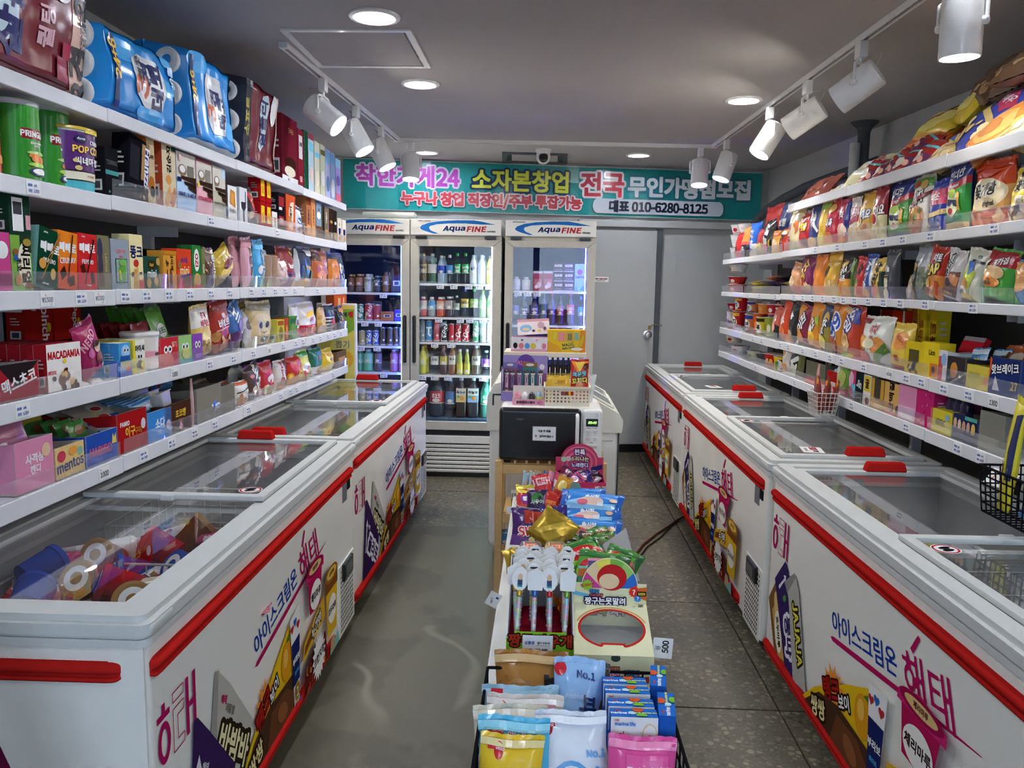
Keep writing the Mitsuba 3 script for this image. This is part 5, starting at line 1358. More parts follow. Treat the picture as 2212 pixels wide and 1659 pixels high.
  ('bag', 'red stick-snack bag with white lettering', 3.998, 0.172, 0.224, '#c42c44', 'L칙촉,.5,.54,.2,w,0,#5a2458;E.55,.85,.3,.1,#d8b058;E.5,.2,.3,.14,#e07a48;R0,0,1,.08,#d8c038', {}),
  ('bag', 'plain yellow snack bag with green top', 4.115, 0.142, 0.234, '#dcb02c', 'R0,.84,1,1,#8ab040;E.5,.2,.35,.16,#e8d068', {}),
  ('bag', 'navy corn-chip bag with white lettering', 4.261, 0.196, 0.237, '#26326c', 'L조청,.5,.68,.2,w,30;L유과,.5,.5,.12,#d8887c,30;P#d8dce0,.2,.9,.3,.95,.9,.4,.85,.35;E.5,.14,.36,.13,#c8a068', {}),
  ('bag', 'red snack bag with yellow lettering', 4.416, 0.211, 0.199, '#b8242c', 'L핫칩,.6,.66,.24,#f0d030,0,#5a1018;P#e88a80,0,.5,.3,.5,.4,.1,0,.0;E.65,.2,.25,.14,#5a1c20', {}),
  ('bag', 'cream shrimp-cracker bag with red lettering', 4.589, 0.253, 0.24, '#ddd0a0', 'P#eceae8,.0,.2,.4,.1,.5,.7,.1,.9;L새우,.3,.4,.18,#c02c3c,90;P#d0703c,.6,.75,.85,.7,.9,.5,.7,.4,.72,.55,.62,.6;R0,.0,1,.08,#5a8a4c', {}),
  ('bag', 'orange and cream noodle-snack bag, nearer one', 4.782, 0.156, 0.14, '#c8341c', 'L매운,.4,.6,.28,k,60;R0,.8,1,1,#e0a038', {}),
  ('bag', 'yellow and orange noodle-snack bag', 4.948, 0.158, 0.14, '#e8a848', 'E.5,.4,.35,.3,#f0d0a0;R0,.8,1,1,#d86a28;R0,0,1,.12,#d8a020', {}),
  ('bag', 'black snack bag with pink print', 5.125, 0.222, 0.216, '#1c1a1c', 'L불닭,.45,.6,.24,w,70;E.4,.2,.3,.14,#d87a90;P#e0b030,.7,.3,.9,.5,.8,.2', {}),
  ('bag', 'navy and cream snack bag standing behind', 5.126, 0.218, 0.319, '#34467c', 'R0,0,1,.5,#d8c8a4;L쌀로별,.5,.66,.16,w;E.5,.3,.3,.18,#b08a58', {'back': 0.09}),
  ('bag', 'small red and tan ramen-snack bag', 5.315, 0.16, 0.172, '#b83c34', 'R0,0,1,.5,#b8a880;D37,6,.1,.05,.9,.5,.12,#e0d0a0/#8a6a40', {}),
  ('bag', 'bright blue snack bag', 5.473, 0.278, 0.225, '#2060c8', 'L맛동산,.45,.4,.24,w,90;R0,.0,1,.15,#d8b090;R.55,0,1,.4,#d8d8d8', {}),
  ('bag', 'large red snack bag standing behind the black one', 5.498, 0.401, 0.341, '#b02826', 'LKj,.4,.6,.16,w;R.55,.2,1,.5,#1c1618', {'back': 0.12}),
  ('bag', 'orange and black snack bag', 5.703, 0.197, 0.211, '#e0883c', 'R0,0,1,.45,#2a2428;L고추,.5,.3,.22,w;R0,.45,1,.55,#d8504c', {}),
  ('bag', 'plain red snack bag at the far end', 5.898, 0.211, 0.182, '#b8282c', 'L매,.4,.4,.3,k', {}),
 ],
 'RC': [
  ('bag', 'green and blue fruit-snack bag cut by the frame edge', 2.366, 0.154, 0.13, '#3a86c8', 'R0,.6,1,1,#d89a50;E.3,.5,.3,.2,#e8a868;P#3a9a3c,0,0,.3,0,.2,.3,0,.4', {}),
  ('bag', 'green and red potato-chip bag', 2.535, 0.167, 0.156, '#49a03c', 'R0,.7,1,1,#a8242c;L포카칩,.6,.8,.16,w,12,#6a1418;E.45,.58,.4,.14,#e0b880;E.42,.38,.36,.11,#e08a3c;L100,.42,.42,.07,#4a2010;L생감자,.42,.35,.08,#4a2010;P#d8e8d0,.0,.7,.3,.85,.1,.6', {'lean': 8}),
  ('bag', 'white and lime corn-chip bag with blue window', 2.679, 0.131, 0.166, '#d8d6c0', 'L비29,.7,.9,.07,k,10;P#b8c83c,.05,.2,.3,.7,.75,.6,.6,.15;P#2a6ac0,.3,.76,.6,.84,.66,.62,.4,.5;E.35,.3,.2,.14,#d89a58;E.3,.14,.24,.13,w;L햄맛,.3,.14,.12,k,20;R.5,.78,.95,.83,#2a2c20;P#e8c030,.3,.0,.8,0,.7,.12,.4,.14', {'lean': 9}),
  ('bag', 'white churro-snack bag with brown photograph', 2.801, 0.125, 0.169, '#d9d2cc', 'P#7a5040,.1,.1,.2,.56,.9,.62,.85,.06;E.4,.4,.22,.14,#2a1816;P#d08858,.35,.45,.5,.55,.9,.5,.85,.3,.6,.36;L츄러스,.35,.72,.16,k,70,w;R.1,.08,.85,.2,#4a2c20;L초코츄러스,.5,.14,.08,#e0b878', {'lean': 9}),
  ('bag', 'red and orange cheese-snack bag with yellow lettering', 2.927, 0.126, 0.184, '#b8321c', 'R0,0,1,.5,#d8863c;L치토,.62,.84,.18,w,0,k;LZAP,.5,.6,.22,#f0d030,12,k;D40,10,.05,.02,.95,.34,.12,#e8b868/#c04a28/#f0d8a0', {'lean': 9}),
  ('bag', 'tall grey and clear pumpkin-seed pouch', 3.022, 0.149, 0.203, '#7c8470', 'R0,.62,1,1,#888d92;R0,0,.42,.74,#2a2a24;E.22,.62,.16,.09,#a0783c;E.22,.38,.16,.09,#5a5648;E.22,.14,.16,.09,#a0783c;D41,14,.45,.02,.95,.55,.06,#8a9468/#5c6848', {'lean': 3}),
  ('bag', 'cream almond pouch leaning at the back', 3.18, 0.083, 0.098, '#c9b896', 'E.5,.35,.3,.3,#e0d4bc', {'back': 0.04}),
  ('bag', 'dark grey garlic-chip bag with white cloves', 3.285, 0.129, 0.196, '#3c4046', 'L마늘,.35,.66,.14,w,0;E.3,.35,.22,.12,#e8e2c0;E.36,.12,.24,.12,#efe8c8;R.15,.5,.5,.52,#b08a50;R.3,.44,.5,.47,#a08040', {}),
  ('bag', 'yellow and black snack bag with red fruit', 3.406, 0.125, 0.167, '#e0b848', 'L꼬북,.55,.68,.24,k,70;E.45,.2,.3,.14,#e0703c;R.8,0,1,.7,#2a3c2c;E.3,.38,.14,.1,#6a3050', {}),
  ('bag', 'navy and white snack bag', 3.501, 0.118, 0.184, '#2c4a98', 'L칩스틱,.4,.5,.24,w,75;P#d8dce0,.7,.9,.85,1,.95,.3,.8,.3;E.5,.1,.36,.12,#d89a68', {'lean': 4}),
  ('bag', 'red snack bag with watermelon print', 3.603, 0.109, 0.177, '#c4302c', 'P#d88a58,.1,.05,.3,.5,.6,.4,.5,.0;E.4,.4,.14,.07,#4a8a3c;L매콤,.6,.72,.16,k,60', {'lean': 4}),
  ('bag', 'dark green snack bag edge', 3.673, 0.043, 0.174, '#4a6a1c', 'R0,.7,1,1,#6a8a2c', {}),
  ('bag', 'black and orange nacho bag with white lettering', 3.781, 0.161, 0.179, '#26201a', 'R0,0,1,.5,#dc9428;L나초,.55,.52,.2,w;LGHA,.55,.72,.18,w,10;E.5,.9,.24,.1,#c8a040;E.2,.45,.2,.1,#b84030', {}),
  ('bag', 'yellow bag with pasta-shell window', 3.965, 0.183, 0.22, '#d9a82c', 'R0,.02,1,.36,#d8b468;D42,14,.05,.03,.95,.34,.1,#e8cc88/#c89a48;P#2a201c,.3,.72,.42,.7,.4,.46,.2,.44;R0,.8,1,.84,#c89820', {}),
  ('bag', 'orange snack bag with knotted top', 4.143, 0.18, 0.209, '#e4821c', 'R0,.0,.4,.3,#d8883c;P#f0e0d0,.1,.3,.25,.8,.3,.5;R.0,.0,.3,.12,#4a2468', {}),
  ('bag', 'purple snack bag with yellow lettering', 4.344, 0.228, 0.199, '#7c2458', 'L자갈치,.4,.5,.2,#f0d050,60;E.35,.2,.26,.14,#e09a50;D43,6,.4,.05,.95,.4,.1,#d0b080/#b83c30', {'lean': 6}),
  ('bag', 'cream and red peanut-snack bag', 4.534, 0.183, 0.167, '#d89a6c', 'R0,0,1,.3,#b83028;E.4,.4,.3,.2,#e8c8a0', {'lean': 8}),
 ],
 'RD': [
  ('tray', 'navy chocolate-bar tray with white lettering', 2.415, 0.159, 0.11, '#26346c', 'L핫브레이크,.5,.72,.28,w,6,#1a2040;P#e85a2c,.0,1,.08,.95,.04,.5,0,.4;P#d8d8dc,.15,.1,.22,.5,.4,.1;L27,.85,.3,.24,#d0b050', {'wall': '#6a665c', 'fill': ('pk', 'white and blue chocolate bar', '#c8ccd4', 'R0,.3,1,.7,#2a3c8c', 2, 0.13, 0.04)}),
  ('tray', 'yellow chocolate-bar tray', 2.562, 0.13, 0.075, '#d4c04c', 'E.9,.4,.12,.2,#d88a58;R.1,.5,.6,.7,#b8a850', {'wall': '#b8a844'}),
  ('bag', 'orange candy pouch with yellow tag, nearer one', 2.65, 0.159, 0.166, '#b0582c', 'P#d8c838,.1,.25,.2,.45,.95,.55,.9,.3;L팝캔디,.5,.4,.16,k,-8;E.3,.8,.2,.12,#4a3c30;E.75,.75,.18,.14,#c0b0a0', {'tilt': 30, 'back': 0.08}),
  ('tray', 'black and grey tray with blue foil packs', 2.696, 0.12, 0.09, '#3a3438', 'E.4,.5,.2,.3,#c88a40;E.75,.3,.06,.06,w', {'wall': '#8a8c8c', 'fill': ('pk', 'blue foil candy pack', '#2a86c0', 'L팡,.5,.5,.4,#e0d040;R0,.8,1,1,#c8d8e0', 3, 0.1, 0.1)}),
  ('bag', 'orange candy pouch with yellow tag, farther one', 2.726, 0.172, 0.175, '#a85428', 'P#d8c838,.1,.25,.2,.45,.95,.55,.9,.3;E.3,.8,.2,.12,#5a4030;E.75,.7,.18,.14,#8a6a58', {'tilt': 28, 'back': 0.17}),
  ('tray', 'white and red tray at the joint', 2.785, 0.059, 0.105, '#e0dcd8', 'R0,0,.5,.8,#c85058;E.6,.7,.3,.2,#8ab0d8', {'d': 0.1}),
  ('box', 'red flat candy box leaning back', 2.828, 0.141, 0.164, '#b82430', 'L연양갱,.6,.3,.2,n;R0,.9,1,1,#8a8484', {'tilt': 24, 'back': 0.06, 'dd': 0.02}),
  ('box', 'yellow chocolate-bar multipack box with black lettering', 2.88, 0.134, 0.125, '#e4c82c', 'LLion,.6,.72,.16,k;R.55,.05,.95,.42,#d87a28;E.75,.25,.1,.1,#5a2a1c', {}),
  ('tray', 'yellow chocolate-bar display tray', 3.0, 0.145, 0.12, '#d8bc28', 'R.2,.35,.75,.75,#5a5030;D44,7,.2,.05,.95,.3,.1,#6a4a38/#e0dcd8/#3a3038', {'d': 0.1}),
  ('bag', 'yellow banana-snack bag with red lettering', 3.154, 0.185, 0.18, '#e8c440', 'E.6,.66,.34,.2,#e8943c;L바나나,.62,.7,.14,#c84a34,-24;L킥,.5,.24,.2,#c02c34;L카라,.25,.3,.1,#d86a8a;R0,0,1,.08,#b8302c', {}),
  ('box', 'yellow caramel carton with brown panel', 3.192, 0.142, 0.27, '#dcc42c', 'P#c8b428,.35,0,.65,0,.65,1,.35,1;L트윅스,.84,.4,.24,#7a3c1c,-90;L트윅스,.12,.5,.18,#a86a28,-90;R.45,.3,.6,.8,#b09c24', {'back': 0.13}),
  ('box', 'yellow caramel carton with brown oval', 3.325, 0.114, 0.27, '#dcbc2c', 'E.6,.5,.36,.46,#a8682c;L츄러스,.75,.45,.26,#6a3418,-90;L카라,.15,.55,.16,#b87a2c,-90', {'back': 0.13}),
  ('box', 'tall red-orange snack carton behind', 3.386, 0.125, 0.223, '#b8341c', 'E.5,.3,.25,.06,#d8a858;R0,.0,1,.3,#d86a2c;R.85,.3,1,1,#d8d0c8', {'back': 0.1}),
  ('bag', 'white and green vegetable-snack bag with red lettering', 3.413, 0.301, 0.197, '#dfe0d4', 'L야채,.55,.76,.22,#a8242c,0,w;L크래커,.55,.58,.08,#8a2c2c;E.2,.42,.24,.2,#d8963c;E.75,.4,.22,.2,#d88a34;P#4a7a34,.55,.02,.95,.5,1,.3,.7,.0;E.24,.14,.24,.14,#c8341c;E.5,.45,.18,.12,#e8e0b8;P#3a6a2c,.0,.3,.3,.36,.3,.3,.0,.24;L바삭,.6,.12,.1,w;R.0,.9,.3,1,#8a2c34', {}),
  ('box', 'tall red-orange snack carton behind, farther one', 3.566, 0.132, 0.222, '#a83018', 'R.1,.6,.2,1,#d8d0c8;R0,.0,1,.3,#c85a2c', {'back': 0.12}),
  ('bag', 'red-orange cookie-snack bag with white lettering', 3.689, 0.236, 0.228, '#c03c1c', 'L오잉칩,.4,.6,.2,w,60,#2a3c8c;E.3,.22,.32,.2,#e0b878;R.1,.84,.5,.96,#c8a878;P#3a4a9c,.6,.95,.85,1,.95,.7,.75,.7;D45,8,.1,.1,.5,.36,.06,#c89858/#f0d8a8', {'lean': 7}),
  ('bag', 'orange snack bag with big blue round lettering', 3.854, 0.168, 0.241, '#dc8a28', 'L99,.5,.56,.34,#2448b0,60,w;R0,.86,.6,1,#b86a28;E.4,.16,.34,.16,#b0583c;D46,8,.1,.05,.9,.3,.09,#c87858/#8a3c28', {'lean': 7}),
  ('bag', 'olive corn-snack bag with white lettering', 3.996, 0.168, 0.231, '#9a8a34', 'R0,.55,1,1,#26325c;E.55,.72,.22,.14,#d0a850;L옥수수,.45,.42,.18,w,60,k;E.45,.16,.36,.16,#e0d068', {'lean': 7}),
  ('bag', 'bright orange snack bag with white lettering', 4.176, 0.191, 0.229, '#e08c24', 'L매운,.45,.46,.18,w,55,#4a3420;E.45,.2,.34,.18,#e8b838;P#a8b83c,.6,.7,.8,.8,.9,.5', {'lean': 7}),
  ('bag', 'purple and orange snack bag with white lettering', 4.362, 0.201, 0.212, '#8a2844', 'R0,.6,.6,1,#d88a30;L머핀,.55,.56,.2,w,55,#4a1830;E.4,.2,.36,.2,#e0963c', {'lean': 8}),
  ('bag', 'glossy black snack bag', 4.524, 0.15, 0.22, '#1e1c1c', 'R.1,.1,.7,.4,#4a3a2c;L흑,.5,.7,.2,w,60;E.4,.2,.2,.1,#d0a878', {'lean': 12}),
  ('bag', 'fiery orange-red snack bag', 4.689, 0.161, 0.221, '#d8481c', 'L화,.5,.5,.22,w,60;E.5,.2,.36,.2,#e8783c;P#f0d8c8,.4,.7,.55,.9,.6,.6', {'lean': 12}),
  ('bag', 'pink and black fried-snack bag', 4.855, 0.163, 0.19, '#c85a48', 'R.3,0,1,.45,#1e1818;E.3,.3,.3,.2,#f09a90;L닭,.5,.6,.24,w,50', {'lean': 14}),
 ],
 'RE': [
  ('tray', 'clear plastic tub of small sweets', 2.457, 0.134, 0.12, '#8a887c', '', {'d': 0.2, 'fill': ('pk', 'pale candy sachet in a clear tub', '#a89c94', 'R.2,.2,.8,.8,#8ab0c8', 5, 0.1, 0.03)}),
  ('tray', 'navy jelly tray with row of cartoon heads', 2.608, 0.155, 0.085, '#26305c', 'E.1,.65,.07,.2,#e0b090;E.28,.62,.07,.2,#e0c8a0;E.46,.6,.07,.2,#d8a088;E.64,.6,.07,.2,#c8a890;E.84,.58,.08,.22,#e8c060;R.5,.86,.98,1,#5ab0a0', {'wall': '#8a8470'}),
  ('bt', 'purple candy bottle with green cap', 2.7, 0.037, 0.19, '#2a1c44', '', {'back': 0.05}),
  ('bt', 'purple candy bottle with green cap', 2.744, 0.038, 0.19, '#2a1c44', '', {'back': 0.05}),
  ('box', 'yellow vitamin-candy packet with black lettering', 2.767, 0.153, 0.08, '#d8c83c', 'L비타C,.5,.45,.34,S;R.7,.6,.9,.85,#8ab0b8', {}),
  ('bt', 'purple candy bottle with green cap', 2.792, 0.046, 0.19, '#2a1c44', '', {'back': 0.05}),
  ('bt', 'purple candy bottle with green cap', 2.845, 0.048, 0.19, '#2a1c44', '', {'back': 0.05}),
  ('box', 'magenta candy carton', 2.89, 0.133, 0.14, '#c02c6c', 'D47,8,.1,.1,.9,.9,.05,#d86a98/#a02058', {}),
  ('bt', 'purple candy bottle with green cap', 2.905, 0.053, 0.19, '#2a1c44', '', {'back': 0.05}),
  ('tray', 'pink display tray with round cut-out front', 3.029, 0.146, 0.13, '#d88cb0', 'R0,0,1,.4,#e0b8cc;R.2,.05,.9,.2,#e8e0e0', {'wall': '#c8b8b4', 'fill': ('pk', 'white and blue candy sachet', '#d8dcd8', 'E.5,.5,.3,.3,#3a5aa0;R.0,.0,.3,1,#c8d8a0', 5, 0.08, 0.04)}),
  ('tray', 'tan chestnut-candy tray with black lettering', 3.165, 0.131, 0.125, '#d4a860', 'L단백질,.5,.55,.4,k,90;R0,0,1,.12,#c86a58;E.95,.2,.12,.14,#4a2418', {'fill': ('pk', 'brown and cream chestnut-candy sachet', '#8a6a50', 'R0,.0,1,.35,#4a2c24;E.6,.6,.3,.2,#d8c8b0;R0,.85,1,1,#d8d4d0', 6, 0.1, 0.05)}),
  ('tray', 'golden cardboard tray with deep front notch', 3.3, 0.12, 0.125, '#c89a3c', 'R.25,.3,.75,1,#4a4438', {'wall': '#6a6454', 'fill': ('pk', 'cream candy packet', '#c8bc8c', '', 2, 0.1, 0.05)}),
  ('tray', 'white tray with yellow panel', 3.405, 0.081, 0.13, '#dcd8cc', 'R.1,.45,.9,.95,#d8b838;L꿀,.5,.7,.3,k;E.6,.15,.25,.12,#5a2c20', {'wall': '#5c5848'}),
  ('tray', 'black coffee-candy tray with white lettering', 3.493, 0.08, 0.13, '#1e2c2c', 'LJin,.5,.62,.26,w,-12;R.1,.1,.9,.3,#3a4440', {'wall': '#24302e', 'fill': ('pk', 'dark green coffee-candy packet', '#1c3030', 'LJin,.6,.6,.3,w', 3, 0.1, 0.14)}),
  ('bag', 'pink and magenta jelly bag with white print', 3.575, 0.115, 0.19, '#c8386c', 'E.4,.5,.3,.2,#e8a8c4;R.5,.0,1,.4,#6ab8d0;E.4,.2,.25,.14,#d86a90;R.0,.8,1,1,#8a1c4c', {}),
  ('bag', 'lime green and white fruit-jelly bag', 3.725, 0.159, 0.21, '#7cae4c', 'P#d8d8cc,.1,.9,.3,.95,.5,.3,.3,.1;R0,0,1,.16,#b82c2c;E.6,.4,.3,.2,#b8c860;R.6,.85,1,1,#d8d040', {}),
  ('bag', 'dark magenta jelly bag behind', 3.825, 0.184, 0.18, '#7a1c44', 'D48,6,.1,.1,.9,.9,.12,#b83c5c/#5a1434', {'back': 0.14}),
  ('tray', 'red tray under the blue candy bag', 3.825, 0.132, 0.1, '#b02424', 'R.1,.3,.9,.5,#d8c8c0', {}),
  ('bag', 'bright blue candy bag lying on the tray', 3.855, 0.17, 0.13, '#1f64b4', 'R0,0,1,.2,#d8c030;L캔디,.5,.5,.3,#e0e8f0', {'z': 0.04, 'tilt': 30}),
  ('tray', 'grey-green cardboard tray of mixed packets', 4.058, 0.29, 0.12, '#6a6a58', 'R0,0,1,.3,#b83038', {'wall': '#5a5c4c', 'fill': ('pk', 'cream and white packet', '#c8c4b4', 'R.1,.1,.4,.5,#3a8a5c;E.6,.5,.1,.2,#c03030', 4, 0.09, 0.08)}),
  ('bag', 'black and white cookie bag', 4.429, 0.209, 0.24, '#24221c', 'E.45,.2,.3,.16,#d8d4b8;P#dcdcd4,.3,.4,.8,.55,.9,.45,.4,.3;L쿠키앤,.4,.72,.16,w,50;R.85,0,1,1,#6a6c3c;D49,6,.1,.05,.8,.4,.1,#e0dcc8/#1c1a14', {}),
  ('bag', 'dark coffee-candy bag with red cup print, farther one', 4.458, 0.162, 0.088, '#302c20', 'E.45,.55,.3,.16,#a06a48;E.45,.55,.2,.1,#4a2018', {'back': 0.14}),
  ('bag', 'dark coffee-candy bag with red cup print, nearer one', 4.507, 0.155, 0.093, '#2c2c20', 'E.45,.55,.3,.16,#b07a58;E.45,.55,.2,.1,#4a2018;R.7,0,1,1,#6a6c3c', {'back': 0.1}),
  ('bag', 'white bag with fried egg print', 4.585, 0.146, 0.25, '#d8d0c4', 'E.5,.55,.3,.16,#e8e4dc;E.5,.53,.16,.09,#d89a50;R0,.8,1,1,#d88a34;E.5,.15,.35,.12,#d8863c', {}),
 ],
}
CUPS = {
 'RB': [
  (6.13, 0.145, 0.07, '#dcdcdc', '#b83040', '', 0.19, 'white noodle bowl, topmost of three'),
  (6.13, 0.145, 0.09, '#d8d8d8', '#c8c8cc', '', 0.095, 'white noodle bowl, middle of three'),
  (6.13, 0.145, 0.09, '#d4d4d8', '#c8c8cc', '', 0, 'white noodle bowl, lowest of three'),
  (5.903, 0.145, 0.06, '#dcd8d4', '#c8b8b8', '', 0.19, 'white noodle bowl beside the topmost'),
 ],
 'RC': [
  (6.13, 0.145, 0.06, '#d8d4d0', '#b02c34', '라면', 0.15, 'large white noodle bowl with red lettering'),
  (6.13, 0.145, 0.06, '#b02c2c', '#d8d0c8', '', 0.06, 'red noodle bowl under the white one'),
  (6.13, 0.145, 0.06, '#a82828', '#d8c8c0', '', 0, 'red noodle bowl at the bottom'),
 ],
 'RD': [
  (6.13, 0.145, 0.062, '#a8242c', '#d8d0c8', '', 0.13, 'red noodle bowl on top of the far stack'),
  (6.13, 0.098, 0.125, '#cfc0c8', '#6a4a9c', '', 0, 'pale noodle cup at the far end'),
  (5.888, 0.098, 0.098, '#b8242c', '#e0b040', '김치', 0.14, 'red and yellow noodle cup, upper'),
  (5.938, 0.098, 0.135, '#b8282c', '#e0b040', '김치', 0, 'red and yellow noodle cup, lower'),
  (5.52, 0.098, 0.076, '#c8784c', '#2a3c8c', '라면', 0.14, 'orange-brown noodle cup, upper'),
  (5.564, 0.098, 0.127, '#cf7a48', '#2a4c9c', '라면', 0, 'orange-brown noodle cup, lower'),
  (5.344, 0.098, 0.141, '#d8562c', '#e8884c', '', 0, 'plain orange noodle cup, lower'),
  (5.253, 0.098, 0.067, '#e0803c', '#d8a05c', '', 0.14, 'plain orange noodle cup, upper'),
  (5.034, 0.098, 0.069, '#b8303c', '#e8d8c8', '', 0.14, 'red and white noodle cup'),
  (4.852, 0.098, 0.071, '#c0b49c', '#8a3c34', '국수', 0.14, 'beige noodle cup'),
  (5.269, 0.098, 0.12, '#d8c438', '#3a3428', '떡볶', 0, 'yellow noodle cup with black print'),
  (5.049, 0.098, 0.127, '#8a9a3c', '#d8d0b8', '', 0, 'olive and yellow noodle cup'),
 ],
 'RE': [
  (5.895, 0.145, 0.06, '#dcdad8', '#b83c44', '', 0.14, 'large white noodle bowl, upper'),
  (5.951, 0.145, 0.06, '#d8d8d4', '#b83c44', '', 0, 'large white noodle bowl, lower'),
  (6.13, 0.145, 0.06, '#d8d4c8', '#8a8a78', '', 0.2, 'small cream bowl on the far stack'),
  (6.13, 0.145, 0.06, '#d8d4bc', '#b83038', '', 0.07, 'cream and red bowl in the far stack'),
  (6.069, 0.145, 0.06, '#b0242c', '#d0c8c0', '', 0.14, 'small red bowl in the far stack'),
  (5.461, 0.098, 0.063, '#c8c4a4', '#6a6a58', '', 0, 'cream noodle cup with grey print'),
  (5.221, 0.098, 0.07, '#4a4c50', '#3a3c40', '', 0, 'dark grey noodle cup'),
  (5.035, 0.098, 0.082, '#b83030', '#d8c0a0', '', 0, 'slim red noodle cup'),
  (4.961, 0.098, 0.085, '#b8281c', '#e8a030', '', 0, 'red and gold noodle cup'),
  (4.829, 0.098, 0.083, '#d8bc3c', '#4a8a3c', '', 0, 'yellow noodle cup'),
  (4.753, 0.098, 0.093, '#4a2418', '#d8b830', '진', 0, 'brown noodle cup with yellow band'),
  (5.303, 0.145, 0.06, '#7c7a58', '#5c5a44', '', 0.16, 'large olive noodle tub on top'),
 ],
}


SHELF_Z = {'LA': 1.929, 'LB': 1.685, 'LC': 1.413, 'LD': 1.149, 'LE': .913, 'RA': 1.91, 'RB': 1.655, 'RC': 1.413, 'RD': 1.143, 'RE': .963}
PLACE = {'LA': 'on the top left shelf', 'LB': 'on the second left shelf', 'LC': 'on the third left shelf', 'LD': 'on the fourth left shelf', 'LE': 'on the lowest left shelf',
         'RA': 'on the top right shelf', 'RB': 'on the second right shelf', 'RC': 'on the third right shelf', 'RD': 'on the fourth right shelf', 'RE': 'on the lowest right shelf'}
NAME = {'box': ('carton', 'box'), 'bag': ('snack_bag', 'snack bag'), 'pk': ('candy_packet', 'packet'), 'tray': ('display_tray', 'display tray'), 'can': ('crisp_tube', 'can'), 'tub': ('snack_tub', 'tub'),
        'roll': ('tissue_pack', 'toilet paper'), 'stack': ('biscuit_tube', 'biscuits'), 'cupw': ('chocolate_cup', 'cup'), 'bt': ('candy_bottle', 'bottle')}
_seed = [0]
_mc = {}


def goods(kind, w, h, d, bg, els, o):
    """list of (part name or None, shape) of one article, its front towards -y, base centre at the origin"""
    _seed[0] += 1
    sd = _seed[0]
    if kind == 'bag':
        return [(None, mesh_bag(w, h * .95, min(d or max(.04, .36 * w), .075), bg, els, sd))]
    if kind == 'pk':
        return [(None, mesh_bag(w, h * .96, d or .014, bg, els, sd, wr=.7, nu=6, nv=8))]
    if kind == 'box':
        return [(None, mesh_box(w, h, d or .055, bg, els, o.get('sd'), o.get('tp')))]
    if kind == 'can':
        return [('tube', mesh_can(w, h, bg, els)), ('lid', MB().slathe([(w * .51, 0), (w * .51, .007), (w * .47, .009), (w * .46, .005), (0, .004)], '#c9cac8', 28, tr(0, w / 2, h)).ply('gloss_plastic'))]
    if kind == 'tub':
        return [('tub', mesh_can(w * .9, h, bg, els, r2=w * .5)), ('lid', MB().slathe([(w * .52, 0), (w * .52, .008), (w * .49, .01), (0, .009)], '#c8a83c' if w > .12 else '#e0d8d4', 28, tr(0, w * .45, h)).ply('gloss_plastic'))]
    if kind == 'roll':
        p = [('wrapper', mesh_bag(w * .96, h, .30, bg, els, sd, crimp=False, e1=14, p1=.2, sag=1.0, wr=.25, nu=20, nv=14, side=bg))]
        for sg in (-1, 1):
            q = MB()
            for i in range(3):
                for j in range(2):
                    q.slathe([(.046, 0), (.046, .012), (.04, .02), (.018, .02), (.017, .004)], '#dcdcda', 20, tr(sg * (w * .48 - .03), .08 + j * .13, h * (.19 + .31 * i)) @ rot('y', 90 * sg))
            p.append(('roll_ends', q.ply('print_matte')))
        return p
    if kind == 'stack':
        pr_ = [(0, 0)]
        n = int(h / .009)
        for i in range(n):
            z = i * .009
            pr_ += [(w * .36, z + .0005), (w * .42, z + .003), (w * .42, z + .006), (w * .36, z + .0085)]
        pr_.append((0, n * .009))
        return [('biscuits', MB().slathe(pr_, bg, 18, tr(0, w / 2, 0)).ply('print_matte', False)), ('film', MB().slathe([(w * .44, .002), (w * .45, h * .95), (w * .2, h), (.004, h)], 'w', 16, tr(0, w / 2, 0)).plain('clear_plastic', 60))]
    if kind == 'cupw':
        mb = MB()
        f = [Polygon(sbox(-w / 2 * s, -w * .4 * s, w / 2 * s, w * .4 * s).buffer(-.006).buffer(.006, 4)) for s in (.8, 1.0, 1.12)]
        for a, b, za, zb in ((f[0], f[1], 0, h * .92),):
            pa, pb = np.array(a.exterior.coords)[:-1], np.array(b.exterior.coords)[:-1]
            n = min(len(pa), len(pb))
            V = np.vstack([np.c_[pa[:n], np.full(n, za)], np.c_[pb[:n], np.full(n, zb)]])
            mb.add(V, [[i, (i + 1) % n, n + (i + 1) % n, n + i] for i in range(n)], bg)
        mb.prism(f[2], h * .92, h, bg)
        return [(None, mb.ply('gloss_plastic', False))]
    if kind == 'bt':
        r = .022
        b = MB().slathe([(0, 0), (r, .002), (r, .1), (r * .85, .115), (r * .7, .122)], bg, 20).ply('gloss_plastic')
        c = MB().slathe([(r * .72, .12), (r * .9, .122), (r * .9, .128), (r * .74, .135), (r * .72, .175), (r * .62, .19), (0, .19)], '#3f9a48', 20).ply('gloss_plastic')
        l = MB().slathe([(r * 1.01, .02), (r * 1.01, .085)], '#3a2c5c', 20).ply('print_film')
        return [('bottle', b), ('cap', c), ('label', l)]
    raise ValueError(kind)


def place_goods(parts, name, m):
    k = new_key(name)
    for pn, d in parts:
        if pn is None:
            scene[k] = {**d, 'to_world': TM(m)}
        else:
            put(pn, d, k, m)
    return k


